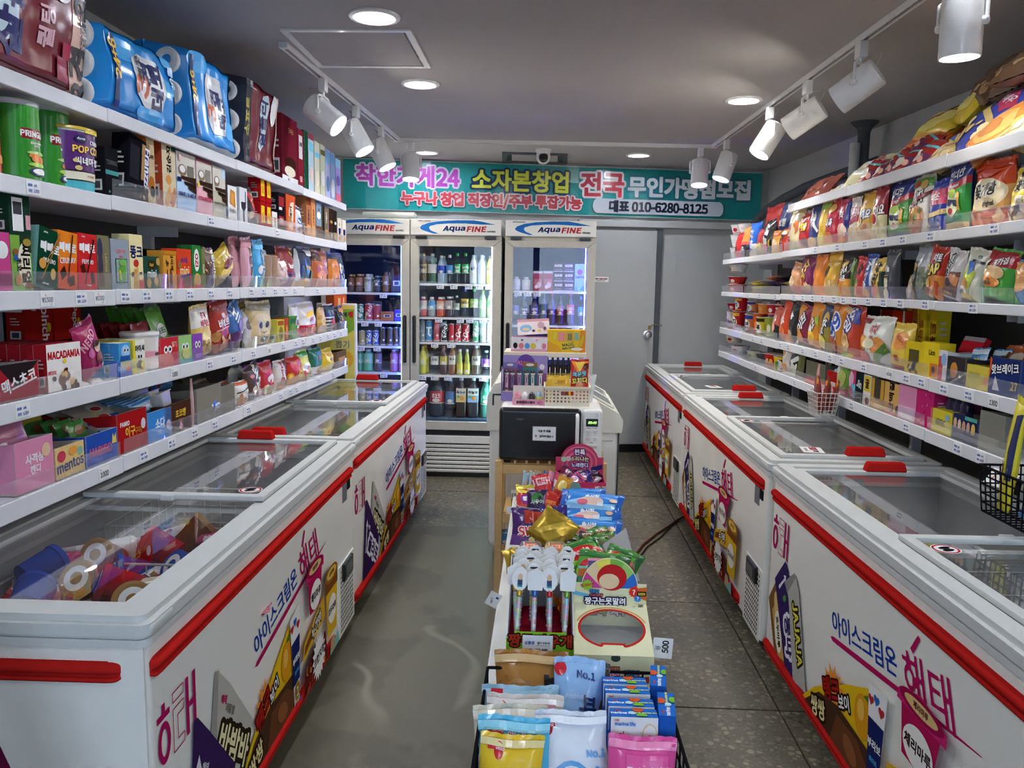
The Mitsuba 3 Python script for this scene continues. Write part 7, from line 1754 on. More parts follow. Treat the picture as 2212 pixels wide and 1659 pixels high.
# ================================================================ drink fridges
FY, FD, FH = 5.82, .60, 1.905
FX = {'L': (-1.642, -.987), 'M': (-.982, -.322), 'R': (-.296, .360)}
SHELFZ = {'M': [1.446, 1.198, 1.012, 0.766, 0.439], 'L': [1.372, 1.16, 0.976, 0.778, 0.432], 'R': [1.403, 1.152, 0.915, 0.707, 0.455]}
DRINKS = [
 ('M', 0, -0.906, 0.058, 0.22, 'pet', '#5a4636', '#c8b488', '#b08a50', '하늘보리', 'brown barley-tea bottle with beige label'),
 ('M', 0, -0.84, 0.072, 0.218, 'pet', '#2f5a44', '#d8dcd8', '#d8dcdc', '', 'green sparkling-water bottle with round white label'),
 ('M', 0, -0.773, 0.062, 0.205, 'pet', '#9ab0c4', '#2440b0', '#dcdcdc', '', 'ion-drink bottle with deep blue label'),
 ('M', 0, -0.71, 0.058, 0.21, 'water', '#9aa8b0', '#4a8ac8', '#dcdcdc', '', 'clear water bottle with blue and green label'),
 ('M', 0, -0.653, 0.055, 0.224, 'water', '#8aa89c', '#2f8a4c', '#2f9a44', 'Spr', 'clear lemon-soda bottle with green label, left of a pair'),
 ('M', 0, -0.593, 0.058, 0.225, 'water', '#8aa89c', '#2f8a4c', '#2f9a44', 'Sprite', 'clear lemon-soda bottle with green label, right of a pair'),
 ('M', 0, -0.535, 0.058, 0.212, 'pet', '#d4e0e8', '#c4d4ec', '#c4d8e4', '밀키', 'white milk-soda bottle, left of a pair'),
 ('M', 0, -0.472, 0.062, 0.213, 'pet', '#d8e4ec', '#ccd4f4', '#b8d4e4', '', 'white milk-soda bottle, right of a pair'),
 ('M', 0, -0.412, 0.051, 0.207, 'pet', '#d8c838', '#e8dc50', '#4a3a2c', '비타', 'yellow vitamin-drink bottle with dark cap'),
 ('M', 1, -0.909, 0.066, 0.148, 'fat', '#b84a4c', '#d8c8c0', '#dcdcdc', '', 'pink juice bottle with white cap'),
 ('M', 1, -0.843, 0.059, 0.146, 'fat', '#8a9298', '#4a94c8', '#dcdcdc', '', 'grey juice bottle with blue and white label'),
 ('M', 1, -0.779, 0.062, 0.147, 'fat', '#b84a2c', '#d8a888', '#dcdcdc', '', 'orange-red juice bottle with white cap'),
 ('M', 1, -0.713, 0.062, 0.152, 'fat', '#3a2230', '#a89a98', '#d0d0d0', '', 'dark purple juice bottle with white cap'),
 ('M', 1, -0.655, 0.048, 0.16, 'water', '#8a9a94', '#98a898', '#d8d4c8', '', 'small clear bottle with faint label'),
 ('M', 1, -0.595, 0.065, 0.212, 'water', '#98b4c0', '#d8b84c', '#2a6ac0', 'Natur', 'large clear water bottle with yellow label and blue cap'),
 ('M', 1, -0.526, 0.065, 0.213, 'water', '#98b8b0', '#8ac84c', '#3a9a3c', 'Natur', 'large clear water bottle with green label and cap'),
 ('M', 1, -0.462, 0.055, 0.2, 'pet', '#98c088', '#b8d8a8', '#8ac83c', '', 'pale green drink bottle with lime cap'),
 ('M', 1, -0.407, 0.048, 0.198, 'pet', '#a8bc6c', '#5aa84c', '#c8d8c0', '', 'lime drink bottle with yellow badge'),
 ('M', 2, -0.912, 0.045, 0.156, 'can', '#7a8488', '', '', '', 'grey drink can'),
 ('M', 2, -0.863, 0.052, 0.157, 'can', '#3f8ac0', '', '', 'T', 'blue drink can with yellow print'),
 ('M', 2, -0.806, 0.049, 0.158, 'can', '#b84450', '', '', '', 'dusty red drink can'),
 ('M', 2, -0.748, 0.052, 0.134, 'can', '#1a2438', '', '', 'PEPSI', 'black and blue drink can'),
 ('M', 2, -0.693, 0.045, 0.135, 'can', '#b4202c', '', '', '', 'red cola can'),
 ('M', 2, -0.643, 0.049, 0.136, 'can', '#b4202c', '', '', 'Coca', 'red cola can'),
 ('M', 2, -0.587, 0.055, 0.137, 'can', '#b4202c', '', '', 'Coca', 'red cola can'),
 ('M', 2, -0.511, 0.048, 0.156, 'can', '#2f8a58', '', '', '칠성', 'green and white soda can'),
 ('M', 2, -0.456, 0.048, 0.16, 'can', '#b8dcd0', '', '', 'G', 'pale mint drink can, left of a pair'),
 ('M', 2, -0.408, 0.041, 0.161, 'can', '#c4e0dc', '', '', '', 'pale mint drink can, right of a pair'),
 ('M', 3, -0.91, 0.063, 0.211, 'pet', '#d8d44c', '#e0d840', '#d8c830', '', 'yellow citron bottle with yellow cap'),
 ('M', 3, -0.821, 0.066, 0.209, 'water', '#a8b0b0', '#e0e0dc', '#7ac038', '트레', 'clear bottle with white fruit-print label and green cap'),
 ('M', 3, -0.753, 0.063, 0.214, 'pet', '#4a2a2c', '#b8a83c', '#a83c38', '', 'dark plum bottle with yellow-green label'),
 ('M', 3, -0.688, 0.059, 0.222, 'pet', '#7a4a2c', '#d8d0b8', '#e0e0e0', '옥수', 'brown corn-tea bottle with white and orange label'),
 ('M', 3, -0.629, 0.052, 0.203, 'ramune', '#a8b448', '#d8d04c', '#e0d0d8', '', 'lime glass-marble soda bottle, left of a pair'),
 ('M', 3, -0.575, 0.049, 0.204, 'ramune', '#b0b848', '#d8d04c', '#d8d0e0', '', 'lime glass-marble soda bottle, right of a pair'),
 ('M', 3, -0.509, 0.069, 0.222, 'pet', '#5a4a40', '#b8b4a8', '#d8e0e0', '녹차', 'dark tea bottle with grey label'),
 ('M', 3, -0.431, 0.08, 0.186, 'water', '#a0c4dc', '#8a50c8', '#a8d0e0', '', 'large ribbed water bottle with violet band'),
 ('M', 4, -0.806, 0.123, 0.309, 'pet', '#1c2430', '#b03038', '#b03038', '815', 'large cola bottle with red label reading 815'),
 ('M', 4, -0.701, 0.08, 0.301, 'water', '#6a7a80', '#3a6a98', '#3a78d0', '', 'large clear bottle with blue label and cap'),
 ('M', 4, -0.617, 0.08, 0.31, 'sq', '#2c2220', '#d8c080', '#d8e0e0', '옥수수', 'large dark corn-tea bottle with yellow label'),
 ('M', 4, -0.526, 0.087, 0.312, 'sq', '#262428', '#8ab4d8', '#d8e4e8', '하늘보', 'large dark barley-tea bottle with blue label'),
 ('M', 4, -0.428, 0.094, 0.303, 'pet', '#3a7a68', '#2a8a58', '#8ad0b8', '소다', 'large green lemon-soda bottle'),
 ('L', 0, -1.451, 0.049, 0.13, 'fat', '#5a3a34', '#8a5a40', '#b89868', '', 'brown coffee bottle'),
 ('L', 0, -1.39, 0.059, 0.134, 'fat', '#6a4438', '#a87858', '#c0a070', '', 'brown coffee bottle with tan label'),
 ('L', 0, -1.324, 0.059, 0.135, 'fat', '#c4ccc8', '#d0d4cc', '#c8ccd0', 'TOP', 'white coffee bottle with black lettering'),
 ('L', 0, -1.255, 0.059, 0.123, 'fat', '#2c3438', '#38444a', '#7a8488', 'TOP', 'black coffee bottle with white lettering'),
 ('L', 0, -1.187, 0.062, 0.151, 'fat', '#7a5a3c', '#9a7a58', '#6a5038', '', 'tan coffee pouch'),
 ('L', 0, -1.103, 0.087, 0.125, 'box', '#2c2c3c', '', '', '', 'dark coffee carton'),
 ('L', 1, -1.432, 0.049, 0.112, 'can', '#8ab8c8', '', '', '', 'pale blue drink can'),
 ('L', 1, -1.38, 0.049, 0.12, 'can', '#3f8a68', '', '', '칠성', 'green soda can'),
 ('L', 1, -1.319, 0.066, 0.125, 'can', '#b03444', '', '', '수박소다', 'red watermelon-soda can'),
 ('L', 1, -1.254, 0.056, 0.119, 'can', '#a83038', '', '', '', 'red cola can with dark rim'),
 ('L', 1, -1.173, 0.094, 0.069, 'box', '#a8643c', '', '', '', 'orange cardboard carton with white tag'),
 ('L', 1, -1.089, 0.066, 0.084, 'box', '#3a3484', '', '', '', 'blue carton with barcode panel'),
 ('L', 2, -1.371, 0.056, 0.107, 'can', '#b8a868', '', '', '', 'gold drink can'),
 ('L', 2, -1.317, 0.046, 0.108, 'can', '#2f5ac0', '', '', '레쓰', 'blue coffee can, left of a pair'),
 ('L', 2, -1.266, 0.049, 0.109, 'can', '#2f5ac0', '', '', '레쓰', 'blue coffee can, right of a pair'),
 ('L', 2, -1.21, 0.042, 0.134, 'can', '#4a3c30', '', '', '', 'tall dark coffee can with gold rim'),
 ('L', 2, -1.158, 0.049, 0.135, 'can', '#5a5040', '', '', '', 'tall olive coffee can'),
 ('L', 2, -1.11, 0.038, 0.136, 'can', '#5a3834', '', '', '', 'tall brown coffee can'),
 ('L', 2, -1.07, 0.035, 0.137, 'can', '#a8c0b0', '', '', '', 'tall white and green drink can'),
 ('L', 3, -1.388, 0.032, 0.165, 'fat', '#5aa880', '#7ac8a0', '#c8d8e0', '', 'green tea bottle, left of a pair'),
 ('L', 3, -1.326, 0.077, 0.167, 'fat', '#6ab890', '#8ad0b0', '#c8d8e0', '', 'green tea bottle, right of a pair'),
 ('L', 3, -1.251, 0.06, 0.168, 'fat', '#5a4a50', '#786470', '#b8b0b8', '', 'brown tea bottle with white cap'),
 ('L', 3, -1.13, 0.063, 0.17, 'fat', '#b06878', '#c07888', '#b8c8d8', '', 'pink juice bottle, left of a pair'),
 ('L', 3, -1.072, 0.039, 0.172, 'fat', '#b06878', '#c07888', '#b8c8d8', '', 'pink juice bottle, right of a pair'),
 ('R', 0, -0.216, 0.068, 0.101, 'fat', '#d4d0dc', '#dcd8e0', '#d8d8e0', '', 'white yoghurt-drink bottle, left of a pair'),
 ('R', 0, -0.141, 0.068, 0.099, 'fat', '#d0ccd8', '#d8d4dc', '#d8d8e0', '', 'white yoghurt-drink bottle, right of a pair'),
 ('R', 0, -0.055, 0.072, 0.144, 'box', '#a85058', '', '', '', 'red milk carton, left of a pair'),
 ('R', 0, 0.02, 0.072, 0.145, 'box', '#a85058', '', '', '', 'red milk carton, right of a pair'),
 ('R', 0, 0.097, 0.072, 0.068, 'bx2', '#4a3438', '0', '', '', 'dark brown chocolate-milk box, lowest of the left stack'),
 ('R', 0, 0.095, 0.071, 0.068, 'bx2', '#4a3438', '1', '', '', 'dark brown chocolate-milk box, middle of the left stack'),
 ('R', 0, 0.093, 0.071, 0.068, 'bx2', '#4a3438', '2', '', '', 'dark brown chocolate-milk box, top of the left stack'),
 ('R', 0, 0.173, 0.075, 0.068, 'bx2', '#4a3438', '0', '', '', 'dark brown chocolate-milk box, lowest of the right stack'),
 ('R', 0, 0.172, 0.075, 0.068, 'bx2', '#4a3438', '1', '', '', 'dark brown chocolate-milk box, middle of the right stack'),
 ('R', 0, 0.17, 0.075, 0.068, 'bx2', '#4a3438', '2', '', '', 'dark brown chocolate-milk box, top of the right stack'),
 ('R', 0, 0.253, 0.078, 0.2, 'box', '#9ac4e8', '', '', '서울우유', 'tall light blue milk carton'),
 ('R', 1, -0.218, 0.062, 0.22, 'water', '#7a84b8', '#8a94c8', '#a8b0d8', '', 'clear water bottle at the left edge'),
 ('R', 1, -0.151, 0.058, 0.211, 'pet', '#24202c', '#2c2c48', '#7a88a8', 'Pepsi', 'dark cola bottle with round blue badge'),
 ('R', 1, -0.075, 0.072, 0.215, 'pet', '#24243c', '#2c3488', '#c0c8e8', '데미', 'dark soda bottle with blue label'),
 ('R', 1, -0.007, 0.051, 0.233, 'pet', '#3f5a6c', '#4a6a60', '#2f9a58', '', 'grape-drink bottle with green cap'),
 ('R', 1, 0.054, 0.051, 0.234, 'pet', '#3c4058', '#584a6c', '#e0743c', '', 'grape-drink bottle with orange cap'),
 ('R', 1, 0.116, 0.051, 0.218, 'pet', '#2c2028', '#a03440', '#3a2c34', 'Coke', 'dark cola bottle with red label'),
 ('R', 1, 0.191, 0.058, 0.237, 'pet', '#3a3034', '#d05058', '#d0444c', 'Coca', 'cola bottle with red label and red cap'),
 ('R', 1, 0.268, 0.048, 0.214, 'water', '#4a8ad0', '#3aa0a8', '#3ab0d0', '', 'clear water bottle with teal label'),
]



def header_art(w, h):
    a = Art(.0004)
    # swoosh: blue crescent tapering to the right
    th = np.linspace(math.radians(200), math.radians(20), 30)
    n = 36
    t = np.linspace(0, 1, n)
    top = [(.12 + .78 * u, .52 + .44 * math.sin(min(1, u * 1.25 + .0) * math.pi / 2) ** .6 * (1 - .12 * u)) for u in t]
    bot = [(.12 + .80 * u, .52 + .02 + .22 * math.sin(min(1, u * 1.2) * math.pi / 2) ** .8) for u in t[::-1]]
    outer = Polygon([(.095, .45), (.12, .62), (.2, .78), (.33, .90), (.52, .97), (.70, .97), (.80, .88), (.95, .70), (.80, .70), (.60, .76), (.42, .75), (.28, .68), (.205, .56), (.195, .42), (.22, .26), (.30, .08), (.26, .06), (.16, .22), (.11, .34)])
    g = affinity.scale(outer.buffer(.02).buffer(-.02), w, h, origin=(0, 0))
    g = affinity.translate(g, -w / 2, 0)
    a.g(g, '#2a6ab4')
    a.t('A', -w / 2 + .392 * w, .42 * h, .34 * h, '#1e1c5a', 0, shear=14, sx=1.35)
    a.t('qua', -w / 2 + .515 * w, .37 * h, .37 * h, '#1e1c5a', 0, shear=12, sx=1.45)
    a.p('#2c8a6c', -w / 2 + .385 * w, .30 * h, -w / 2 + .42 * w, .38 * h, -w / 2 + .445 * w, .31 * h, -w / 2 + .44 * w, .27 * h, -w / 2 + .42 * w, .33 * h, -w / 2 + .39 * w, .25 * h)
    a.t('FINE', -w / 2 + .735 * w, .39 * h, .37 * h, '#b4343c', 0, shear=12, sx=1.35)
    a.t('아쿠아화인', -w / 2 + .90 * w, .24 * h, .12 * h, '#2a2a30', maxw=.14 * w)
    a.t('JINWOO SHOWCASE', -w / 2 + .14 * w, .90 * h, .075 * h, '#5a5a60')
    return a.ply()


def bottle(kind, w, h, body, label, cap, text):
    r = w / 2
    out = []
    clear = kind == 'water'
    if kind in ('pet', 'water', 'sq'):
        n = 4 if kind == 'sq' else 22
        prof = [(0, 0), (r * .86, 0), (r, .012), (r, h * .55), (r * .98, h * .64), (r * .72, h * .78), (r * .42, h * .88), (r * .38, h * .9), (r * .38, h * .955)]
        lz0, lz1 = (.34, .64)
    elif kind == 'fat':
        n = 22
        prof = [(0, 0), (r * .9, 0), (r, .01), (r, h * .66), (r * .9, h * .78), (r * .58, h * .87), (r * .52, h * .89), (r * .52, h * .95)]
        lz0, lz1 = (.38, .80)
    else:   # ramune
        n = 22
        prof = [(0, 0), (r * .9, 0), (r, .01), (r, h * .42), (r * .7, h * .5), (r * .78, h * .6), (r * .62, h * .72), (r * .45, h * .8), (r * .42, h * .9)]
        lz0, lz1 = (.06, .40)
    if kind == 'sq':
        b = MB()
        v, f = rounded_box(-r, -r, 0, r, r, h * .72, .014)
        b.add(v, f, body).slathe([(r * .9, h * .70), (r * .4, h * .86), (r * .36, h * .95)], body, 16)
        out.append(('bottle', b.ply('gloss_plastic')))
        lb = MB().box(-r * 1.01, -r * 1.01, h * .38, r * 1.01, r * 1.01, h * .72, label)
        a = Surf(w, h * .34, lambda v, o: np.stack([v[:, 0], np.full(len(v), -r * 1.01 - o), h * .38 + v[:, 1]], 1))
        decorate(lb, a, f"R0,.5,1,1,#d8d8d0;L{text},.5,.72,.24,#2a2620;E.6,.3,.2,.16,#d88a34;E.25,.4,.12,.1,#6aa84c", .0005)
        out.append(('label', lb.ply('print_film')))
    else:
        b = MB().slathe(prof, body, n)
        out.append(('bottle', b.plain('clear_bottle', 50) if clear else b.ply('gloss_plastic')))
        lr = r * 1.012
        if kind != 'ramune' or True:
            lb = MB().lathe([(lr, h * lz0), (lr, h * lz1)], label, 22)
            s = Surf(w * 1.3, h * (lz1 - lz0), lambda v, o: np.stack([(lr + o) * np.cos(v[:, 0] / lr - math.pi / 2), (lr + o) * np.sin(v[:, 0] / lr - math.pi / 2), h * lz0 + v[:, 1]], 1), 10, 1)
            decorate(lb, s, (f"L{text},.5,.62,.36,{'w' if sum(C(label)) < 1.2 else '#2a2a34'};" if text else '') + "E.5,.25,.2,.16,#e0dcd0;R0,0,1,.06,#e0e0dc", .0005)
            out.append(('label', lb.ply('print_film')))
    zc = prof[-1][1]
    rc = prof[-1][0] * 1.12
    out.append(('cap', MB().slathe([(rc, zc - h * .055), (rc, zc + h * .035), (rc * .86, zc + h * .045), (0, zc + h * .045)], cap, 16).ply('gloss_plastic')))
    return out


def fridge(f, desc, glow, tint):
    x0, x1 = FX[f]
    w = x1 - x0
    k = new_key('drink_fridge')
    tag(k, desc, 'drink fridge', 'glass-door drink fridges at the back')
    M = tr((x0 + x1) / 2, FY, 0)
    hw = w / 2
    cab = MB()
    cab.box(-hw, .05, .04, -hw + .03, FD, 1.80, 'w').box(hw - .03, .05, .04, hw, FD, 1.80, 'w')
    cab.box(-hw, FD - .03, .04, hw, FD, 1.80, 'w').box(-hw, .05, 1.77, hw, FD, 1.80, 'w').box(-hw, .02, .36, hw, FD, .40, 'w')
    cab.box(-hw, .02, 1.755, hw, .06, 1.80, 'w')
    put('cabinet', cab.plain('fridge_steel'), k, M)
    inn = MB()
    for q in ((-hw + .031, .055, .41, -hw + .04, FD - .031, 1.765), (hw - .04, .055, .41, hw - .031, FD - .031, 1.765), (-hw + .03, FD - .04, .40, hw - .03, FD - .031, 1.765), (-hw + .03, .055, 1.76, hw - .03, FD - .03, 1.766), (-hw + .03, .055, .40, hw - .03, FD - .03, .438)):
        inn.box(*q, 'w')
    put('liner', inn.plain('fridge_inner'), k, M)
    hd = put('header_sign', MB().box(-hw + .002, -.008, 1.79, hw - .002, FD, FH, 'w', b=.006).plain('appliance_white', 40), k, M)
    put('header_print', header_art(w - .02, .108), hd, M @ tr(0, -.0086, 1.794))
    for x in (-hw + .04, hw - .12):
        put('door_hinge', MB().box(x, -.02, 1.766, x + .08, .03, 1.782, 'w').plain('black_plastic'), k, M)
    # door
    d0, d1 = .363, 1.762
    fr_ = MB()
    b = .062
    for tri in (((-hw, d0), (hw, d0), (hw - b, d0 + b), (-hw + b, d0 + b)), ((hw, d0), (hw, d1), (hw - b, d1 - .05), (hw - b, d0 + b)), ((hw, d1), (-hw, d1), (-hw + b, d1 - .05), (hw - b, d1 - .05)), ((-hw, d1), (-hw, d0), (-hw + b, d0 + b), (-hw + b, d1 - .05))):
        g = Polygon(tri).buffer(-.0012)
        p = MB().prism(g, 0, .04, 'w')
        v, fc, c = p.mesh()
        fr_.add(np.stack([v[:, 0], .035 - v[:, 2], v[:, 1]], 1), fc[:, ::-1], c)
    dr_ = put('door', fr_.plain('fridge_steel'), k, M)
    put('pane', MB().quad([(-hw + b - .002, .014, d0 + b - .002), (hw - b + .002, .014, d0 + b - .002), (hw - b + .002, .014, d1 - .048), (-hw + b - .002, .014, d1 - .048)], 'w').plain('clear_glass'), dr_, M)
    hx = {'L': hw - .035, 'M': -hw + .03, 'R': -hw + .03}[f]
    hh = {'L': (.86, 1.21), 'M': (.86, 1.21), 'R': (.82, 1.17)}[f]
    put('handle', MB().box(hx - .013, -.03, hh[0], hx + .013, -.004, hh[1], 'w', b=.012).plain('black_plastic', 50), dr_, M)
    put('handle_plate', MB().box(hx - .02, -.0075, hh[0] - .015, hx + .02, -.005, hh[1] + .015, 'w').plain('fridge_steel'), dr_, M)
    # base: dark gap, louvres
    put('base_recess', MB().box(-hw + .005, .03, .0, hw - .005, FD - .02, .36, 'w').plain('black_plastic'), k, M)
    gl = put('grille_panel', MB().box(-hw, .0, .262, hw, .03, .318, 'w', b=.004).box(-hw, .0, .03, -hw + .012, .03, .262, 'w').box(hw - .012, .0, .03, hw, .03, .262, 'w').plain('appliance_white', 40), k, M)
    lo = MB()
    g = [(0, 0), (-.014, .008), (-.016, .02), (-.006, .026), (0, .026)]
    for j in range(4):
        a_, b_ = g[j], g[j + 1]
        lo.quad([(-hw + .012, a_[0], a_[1]), (hw - .012, a_[0], a_[1]), (hw - .012, b_[0], b_[1]), (-hw + .012, b_[0], b_[1])], 'w')
    lo.quad([(-hw + .012, 0, .026), (hw - .012, 0, .026), (hw - .012, 0, 0), (-hw + .012, 0, 0)], 'w')
    lo_ = lo.plain('appliance_white')
    for i in range(7):
        put('louvre', lo_, gl, M @ tr(0, .02, .036 + i * .0315))
    # shelves with tags
    TX = {'M': [[-.12, -.02, .09, .17, .24], [-.13, .03, .1, .2], [-.16, -.04], [-.25, -.16, -.06, .2]], 'L': [[.12], [-.02, .08], [-.05, .07], [.12]], 'R': [[-.23, -.16, -.09], [-.2, .2], [], []]}[f]
    for i, z in enumerate(SHELFZ[f][:-1]):
        sm = MB().box(-hw + .045, .075, z - .006, hw - .045, .48, z - .003, 'w').box(-hw + .045, .068, z - .018, hw - .045, .075, z - .001, 'w')
        sh = put('shelf', sm.plain('shelf_white'), k, M)
        for j, tx in enumerate(TX[i] if i < len(TX) else []):
            put('price_tag', TAGS[j % 2], sh, M @ tr(tx, .067, z - .024))
    # light strip inside, at the right edge of the door
    st = MB().box(hw - .074, .046, .46, hw - .066, .058, 1.72, 'w')
    v, fc, _ = st.mesh()
    put('light_strip', mikit.ply((v, fc), 'pine', emitter=lamp(tint, STRIP * glow)), k, M)
    bd = MB()
    for i in range(44):
        bd.slathe([(.0035, 0), (.0025, .002), (0, .003)], '#e8f0f4', 8, tr(hw - .07, .045, .47 + i * .0282) @ rot('x', 90))
    put('light_beads', bd.ply('gloss_plastic'), k, M, kind='stuff')
    return k


fridge('L', 'left drink fridge, dim inside, half hidden by the left shelves', 1.6, (.05, .14, .9))
fridge('M', 'middle drink fridge with brightly lit bottles and cans', 2.2, (.55, .95, 1.1))
fridge('R', 'right drink fridge glowing violet-blue inside', 3.4, (.03, .04, 1.0))
FN = {'L': 'in the left drink fridge', 'M': 'in the middle drink fridge', 'R': 'in the right drink fridge'}
SN = ['top shelf', 'second shelf', 'third shelf', 'fourth shelf', 'floor']
_bc = {}
for f, s, x, w, h, kind, body, label, cap, text, desc in DRINKS:
    z = SHELFZ[f][s]
    y = FY + .105 + w / 2
    m = tr(x, y, z)
    key = (round(w, 2), round(h, 2), kind, body, label, cap, text)
    if kind == 'can':
        els = f"R0,.0,1,.08,#b8b8bc;E.62,.3,.12,.06,w" + (f";L{text},.5,.5,.4,w,{60 if len(text) > 1 else 0}" if text else '')
        k = new_key('drink_can')
        put('can', mesh_can(w * .96, h, body, els, r2=w * .46), k, m @ tr(0, -w / 2, 0))
        put('lid', MB().slathe([(w * .42, 0), (w * .4, .003), (w * .38, .001), (0, .001)], '#c4c6c8', 20).plain('chrome'), k, m @ tr(0, 0, h))
        cat = 'can'
    elif kind in ('box', 'bx2'):
        k = new_key('drink_carton')
        els = "R0,.88,1,1,#d8d4d4;R.1,.3,.9,.6,#c07878;E.6,.3,.24,.16,#e0c8c8;E.35,.2,.18,.1,w" if body == '#a85058' else "R.1,.5,.9,.8,#8a7474;L초코렛,.5,.64,.3,w;R0,.0,1,.1,#c8c4d8;R.15,.24,.85,.3,#a89494" if kind == 'bx2' else "E.5,.7,.26,.1,#b04a78;L서울우유,.5,.52,.14,#5a3ca8;P#6ab08a,0,0,.4,0,.0,.3;P#3aa0d0,1,.3,.5,.05,1,0" if text else "R.2,.4,.8,.7,#c8c4c0;R.3,.45,.7,.65,#4a4a50"
        d = .055
        zz = z + (.0705 * int(label) if kind == 'bx2' else 0)
        scene[k] = {**mesh_box(w * .97, h, d, body, els, None, '#d8d4d0' if kind == 'box' else None), 'to_world': TM(tr(x, FY + .1, zz))}
        cat = 'carton'
    else:
        k = new_key('drink_bottle')
        for pn, d in bottle(kind, w * .94, h, body, label, cap, text):
            put(pn, d, k, m)
        cat = 'bottle'
    reg(k, desc, FN[f], cat, f'drinks {FN[f]}')
    # one more of the same standing behind it, where the photograph shows depth
    if kind in ('pet', 'can', 'fat') and s < 4 and f != 'R' and h < .26 and (int(x * 1000) % 3):
        if kind == 'can':
            k2 = new_key('drink_can')
            put('can', scene[k + '__can'], k2, m @ tr(0, -w / 2 + w * 1.15, 0))
        else:
            k2 = new_key('drink_bottle')
            for pn in ('bottle', 'label', 'cap'):
                put(pn, scene[f'{k}__{pn}'], k2, m @ tr(.008, w * 1.15, 0))
        reg(k2, 'one behind the ' + desc, FN[f], cat, f'drinks {FN[f]}')
# paper bundle on top of the left fridge
k = new_key('paper_roll')
for i in range(3):
    put('sheet', MB().tube([(-.22, i * .035, .03), (.16, i * .04 - .01, .028)], .022 - .003 * i, '#b8c0bc', 12).ply('print_matte'), k, tr(-1.12, FY + .06, FH))
tag(k, 'rolled white papers lying on top of the left drink fridge', 'paper')

# yellow advertising cabinet beside the left fridge
yc = new_key('advert_cabinet')
YM = tr(-1.42, 5.40, 0)
put('body', MB().box(-.14, 0, 0, .135, .045, 1.30, 'w', b=.008).plain('appliance_white', 40), yc, YM)
a = Art(.0005)
a.g(sbox(-.125, .35, .122, 1.285), '#d9cc66')
a.p('#c84a98', -.125, 1.26, -.02, 1.26, -.06, 1.14, -.125, 1.16).p('#8a4aa8', -.02, 1.26, .02, 1.26, -.02, 1.16, -.06, 1.14).p('#7aa83c', .05, 1.26, .122, 1.26, .122, 1.12, .0, 1.05, -.03, 1.1)
a.t('종합판매기', .03, 1.225, .035, '#20203a', maxw=.14).p('#c02c34', .09, 1.205, .115, 1.205, .115, 1.245, .09, 1.245)
a.t('뽑기', .04, 1.02, .055, '#8a8a5c', 0, '#d8d0a0')
a.e('#dca838', .08, .92, .035, .05).e('#e8c050', .07, .90, .02, .03).e('#dca838', .06, .62, .03, .05)
a.t('1,000', -.0, .87, .02, '#4a4440').p('#7aa83c', -.02, .42, .1, .55, .122, .5, .122, .35, -.02, .35).p('#c86aa0', .03, .42, .122, .5, .122, .42).p('#8a4ab0', .04, .37, .122, .42, .122, .36)
a.g(sbox(.045, .52, .115, .72), '#b8b89c')
put('front_print', a.ply(), yc, YM @ tr(0, -.001, 0))
put('handle', MB().box(-.0, -.03, .785, .06, -.002, .825, 'w', b=.006).plain('black_plastic', 40), yc, YM)
tag(yc, 'narrow white cabinet with yellow printed front between the left shelves and fridges', 'cabinet')

# ================================================================ wooden rack, microwave, old chest freezer
rk = new_key('wooden_rack')
RX0, RX1, RY0, RY1, RZ = -.212, .30, 3.585, 3.90, .64
for x in (RX0, RX1 - .034):
    for y in (RY0, RY1 - .034):
        put('leg', MB().box(x, y, 0, x + .034, y + .034, RZ, 'w', b=.003).plain('pine', 30), rk)
for zi, z in enumerate((.605, .37, .13)):
    for y in (RY0 + .004, RY1 - .03):
        put('rail', MB().box(RX0 + .034, y, z - .025, RX1 - .034, y + .022, z + .02, 'w', b=.003).plain('pine', 30), rk)
    for i in range(8):
        x = RX0 + .04 + i * .054
        put('slat', MB().box(x, RY0 + .02, z + .012, x + .042, RY1 - .02, z + .024, 'w').plain('pine'), rk)
tag(rk, 'slatted pine rack carrying the microwave in the middle of the aisle', 'rack')
mw = new_key('microwave')
MM = tr(.04, 3.585, .645)
put('casing', MB().box(-.235, .0, .0, .235, .33, .25, 'w', b=.022).plain('appliance_white', 40), mw, MM)
put('door', MB().box(-.236, -.022, .004, .137, .03, .246, 'w', b=.018).plain('black_plastic', 40), mw, MM)
gp = MB().box(-.215, -.0235, .03, .105, -.0222, .225, '#0c0d10')
put('door_glass', gp.ply('gloss_plastic'), mw, MM)
put('handle', MB().tube([(.118, -.024, .025), (.118, -.046, .035), (.118, -.05, .06), (.118, -.05, .19), (.118, -.046, .212), (.118, -.024, .222)], .0085, 'w', 12).plain('lamp_white', 50), mw, MM)
a = Art(.0004)
a.t('Magic', -.14, .197, .013, '#5a5c60', 0, shear=10)
put('door_print', a.ply(), mw, MM @ tr(0, -.0236, 0))
cp = put('control_panel', MB().box(.142, -.018, .006, .234, .03, .245, 'w', b=.014).plain('appliance_white', 40), mw, MM)
put('display', MB().box(.158, -.0205, .17, .212, -.0185, .205, '#0a0c0a').ply('gloss_plastic'), cp, MM)
a = Art(.0003)
a.t('88:49', .187, .188, .013, '#8ae04c', 0, shear=8)
v, fc, _ = a.mb.mesh()
put('display_digits', mikit.ply((v, fc), 'pine', emitter=lamp((.25, 1.0, .12), .55)), cp, MM @ tr(0, -.0207, 0))
for x in (.17, .2):
    for z in (.148, .115):
        put('button', MB().slathe([(.0085, 0), (.0085, .004), (.007, .006), (0, .006)], 'w', 16, rot('x', 90)).plain('yellowed_white', 40), cp, MM @ tr(x, -.018, z))
put('button', MB().box(.16, -.022, .075, .21, -.018, .089, 'w', b=.005).plain('yellowed_white', 40), cp, MM)
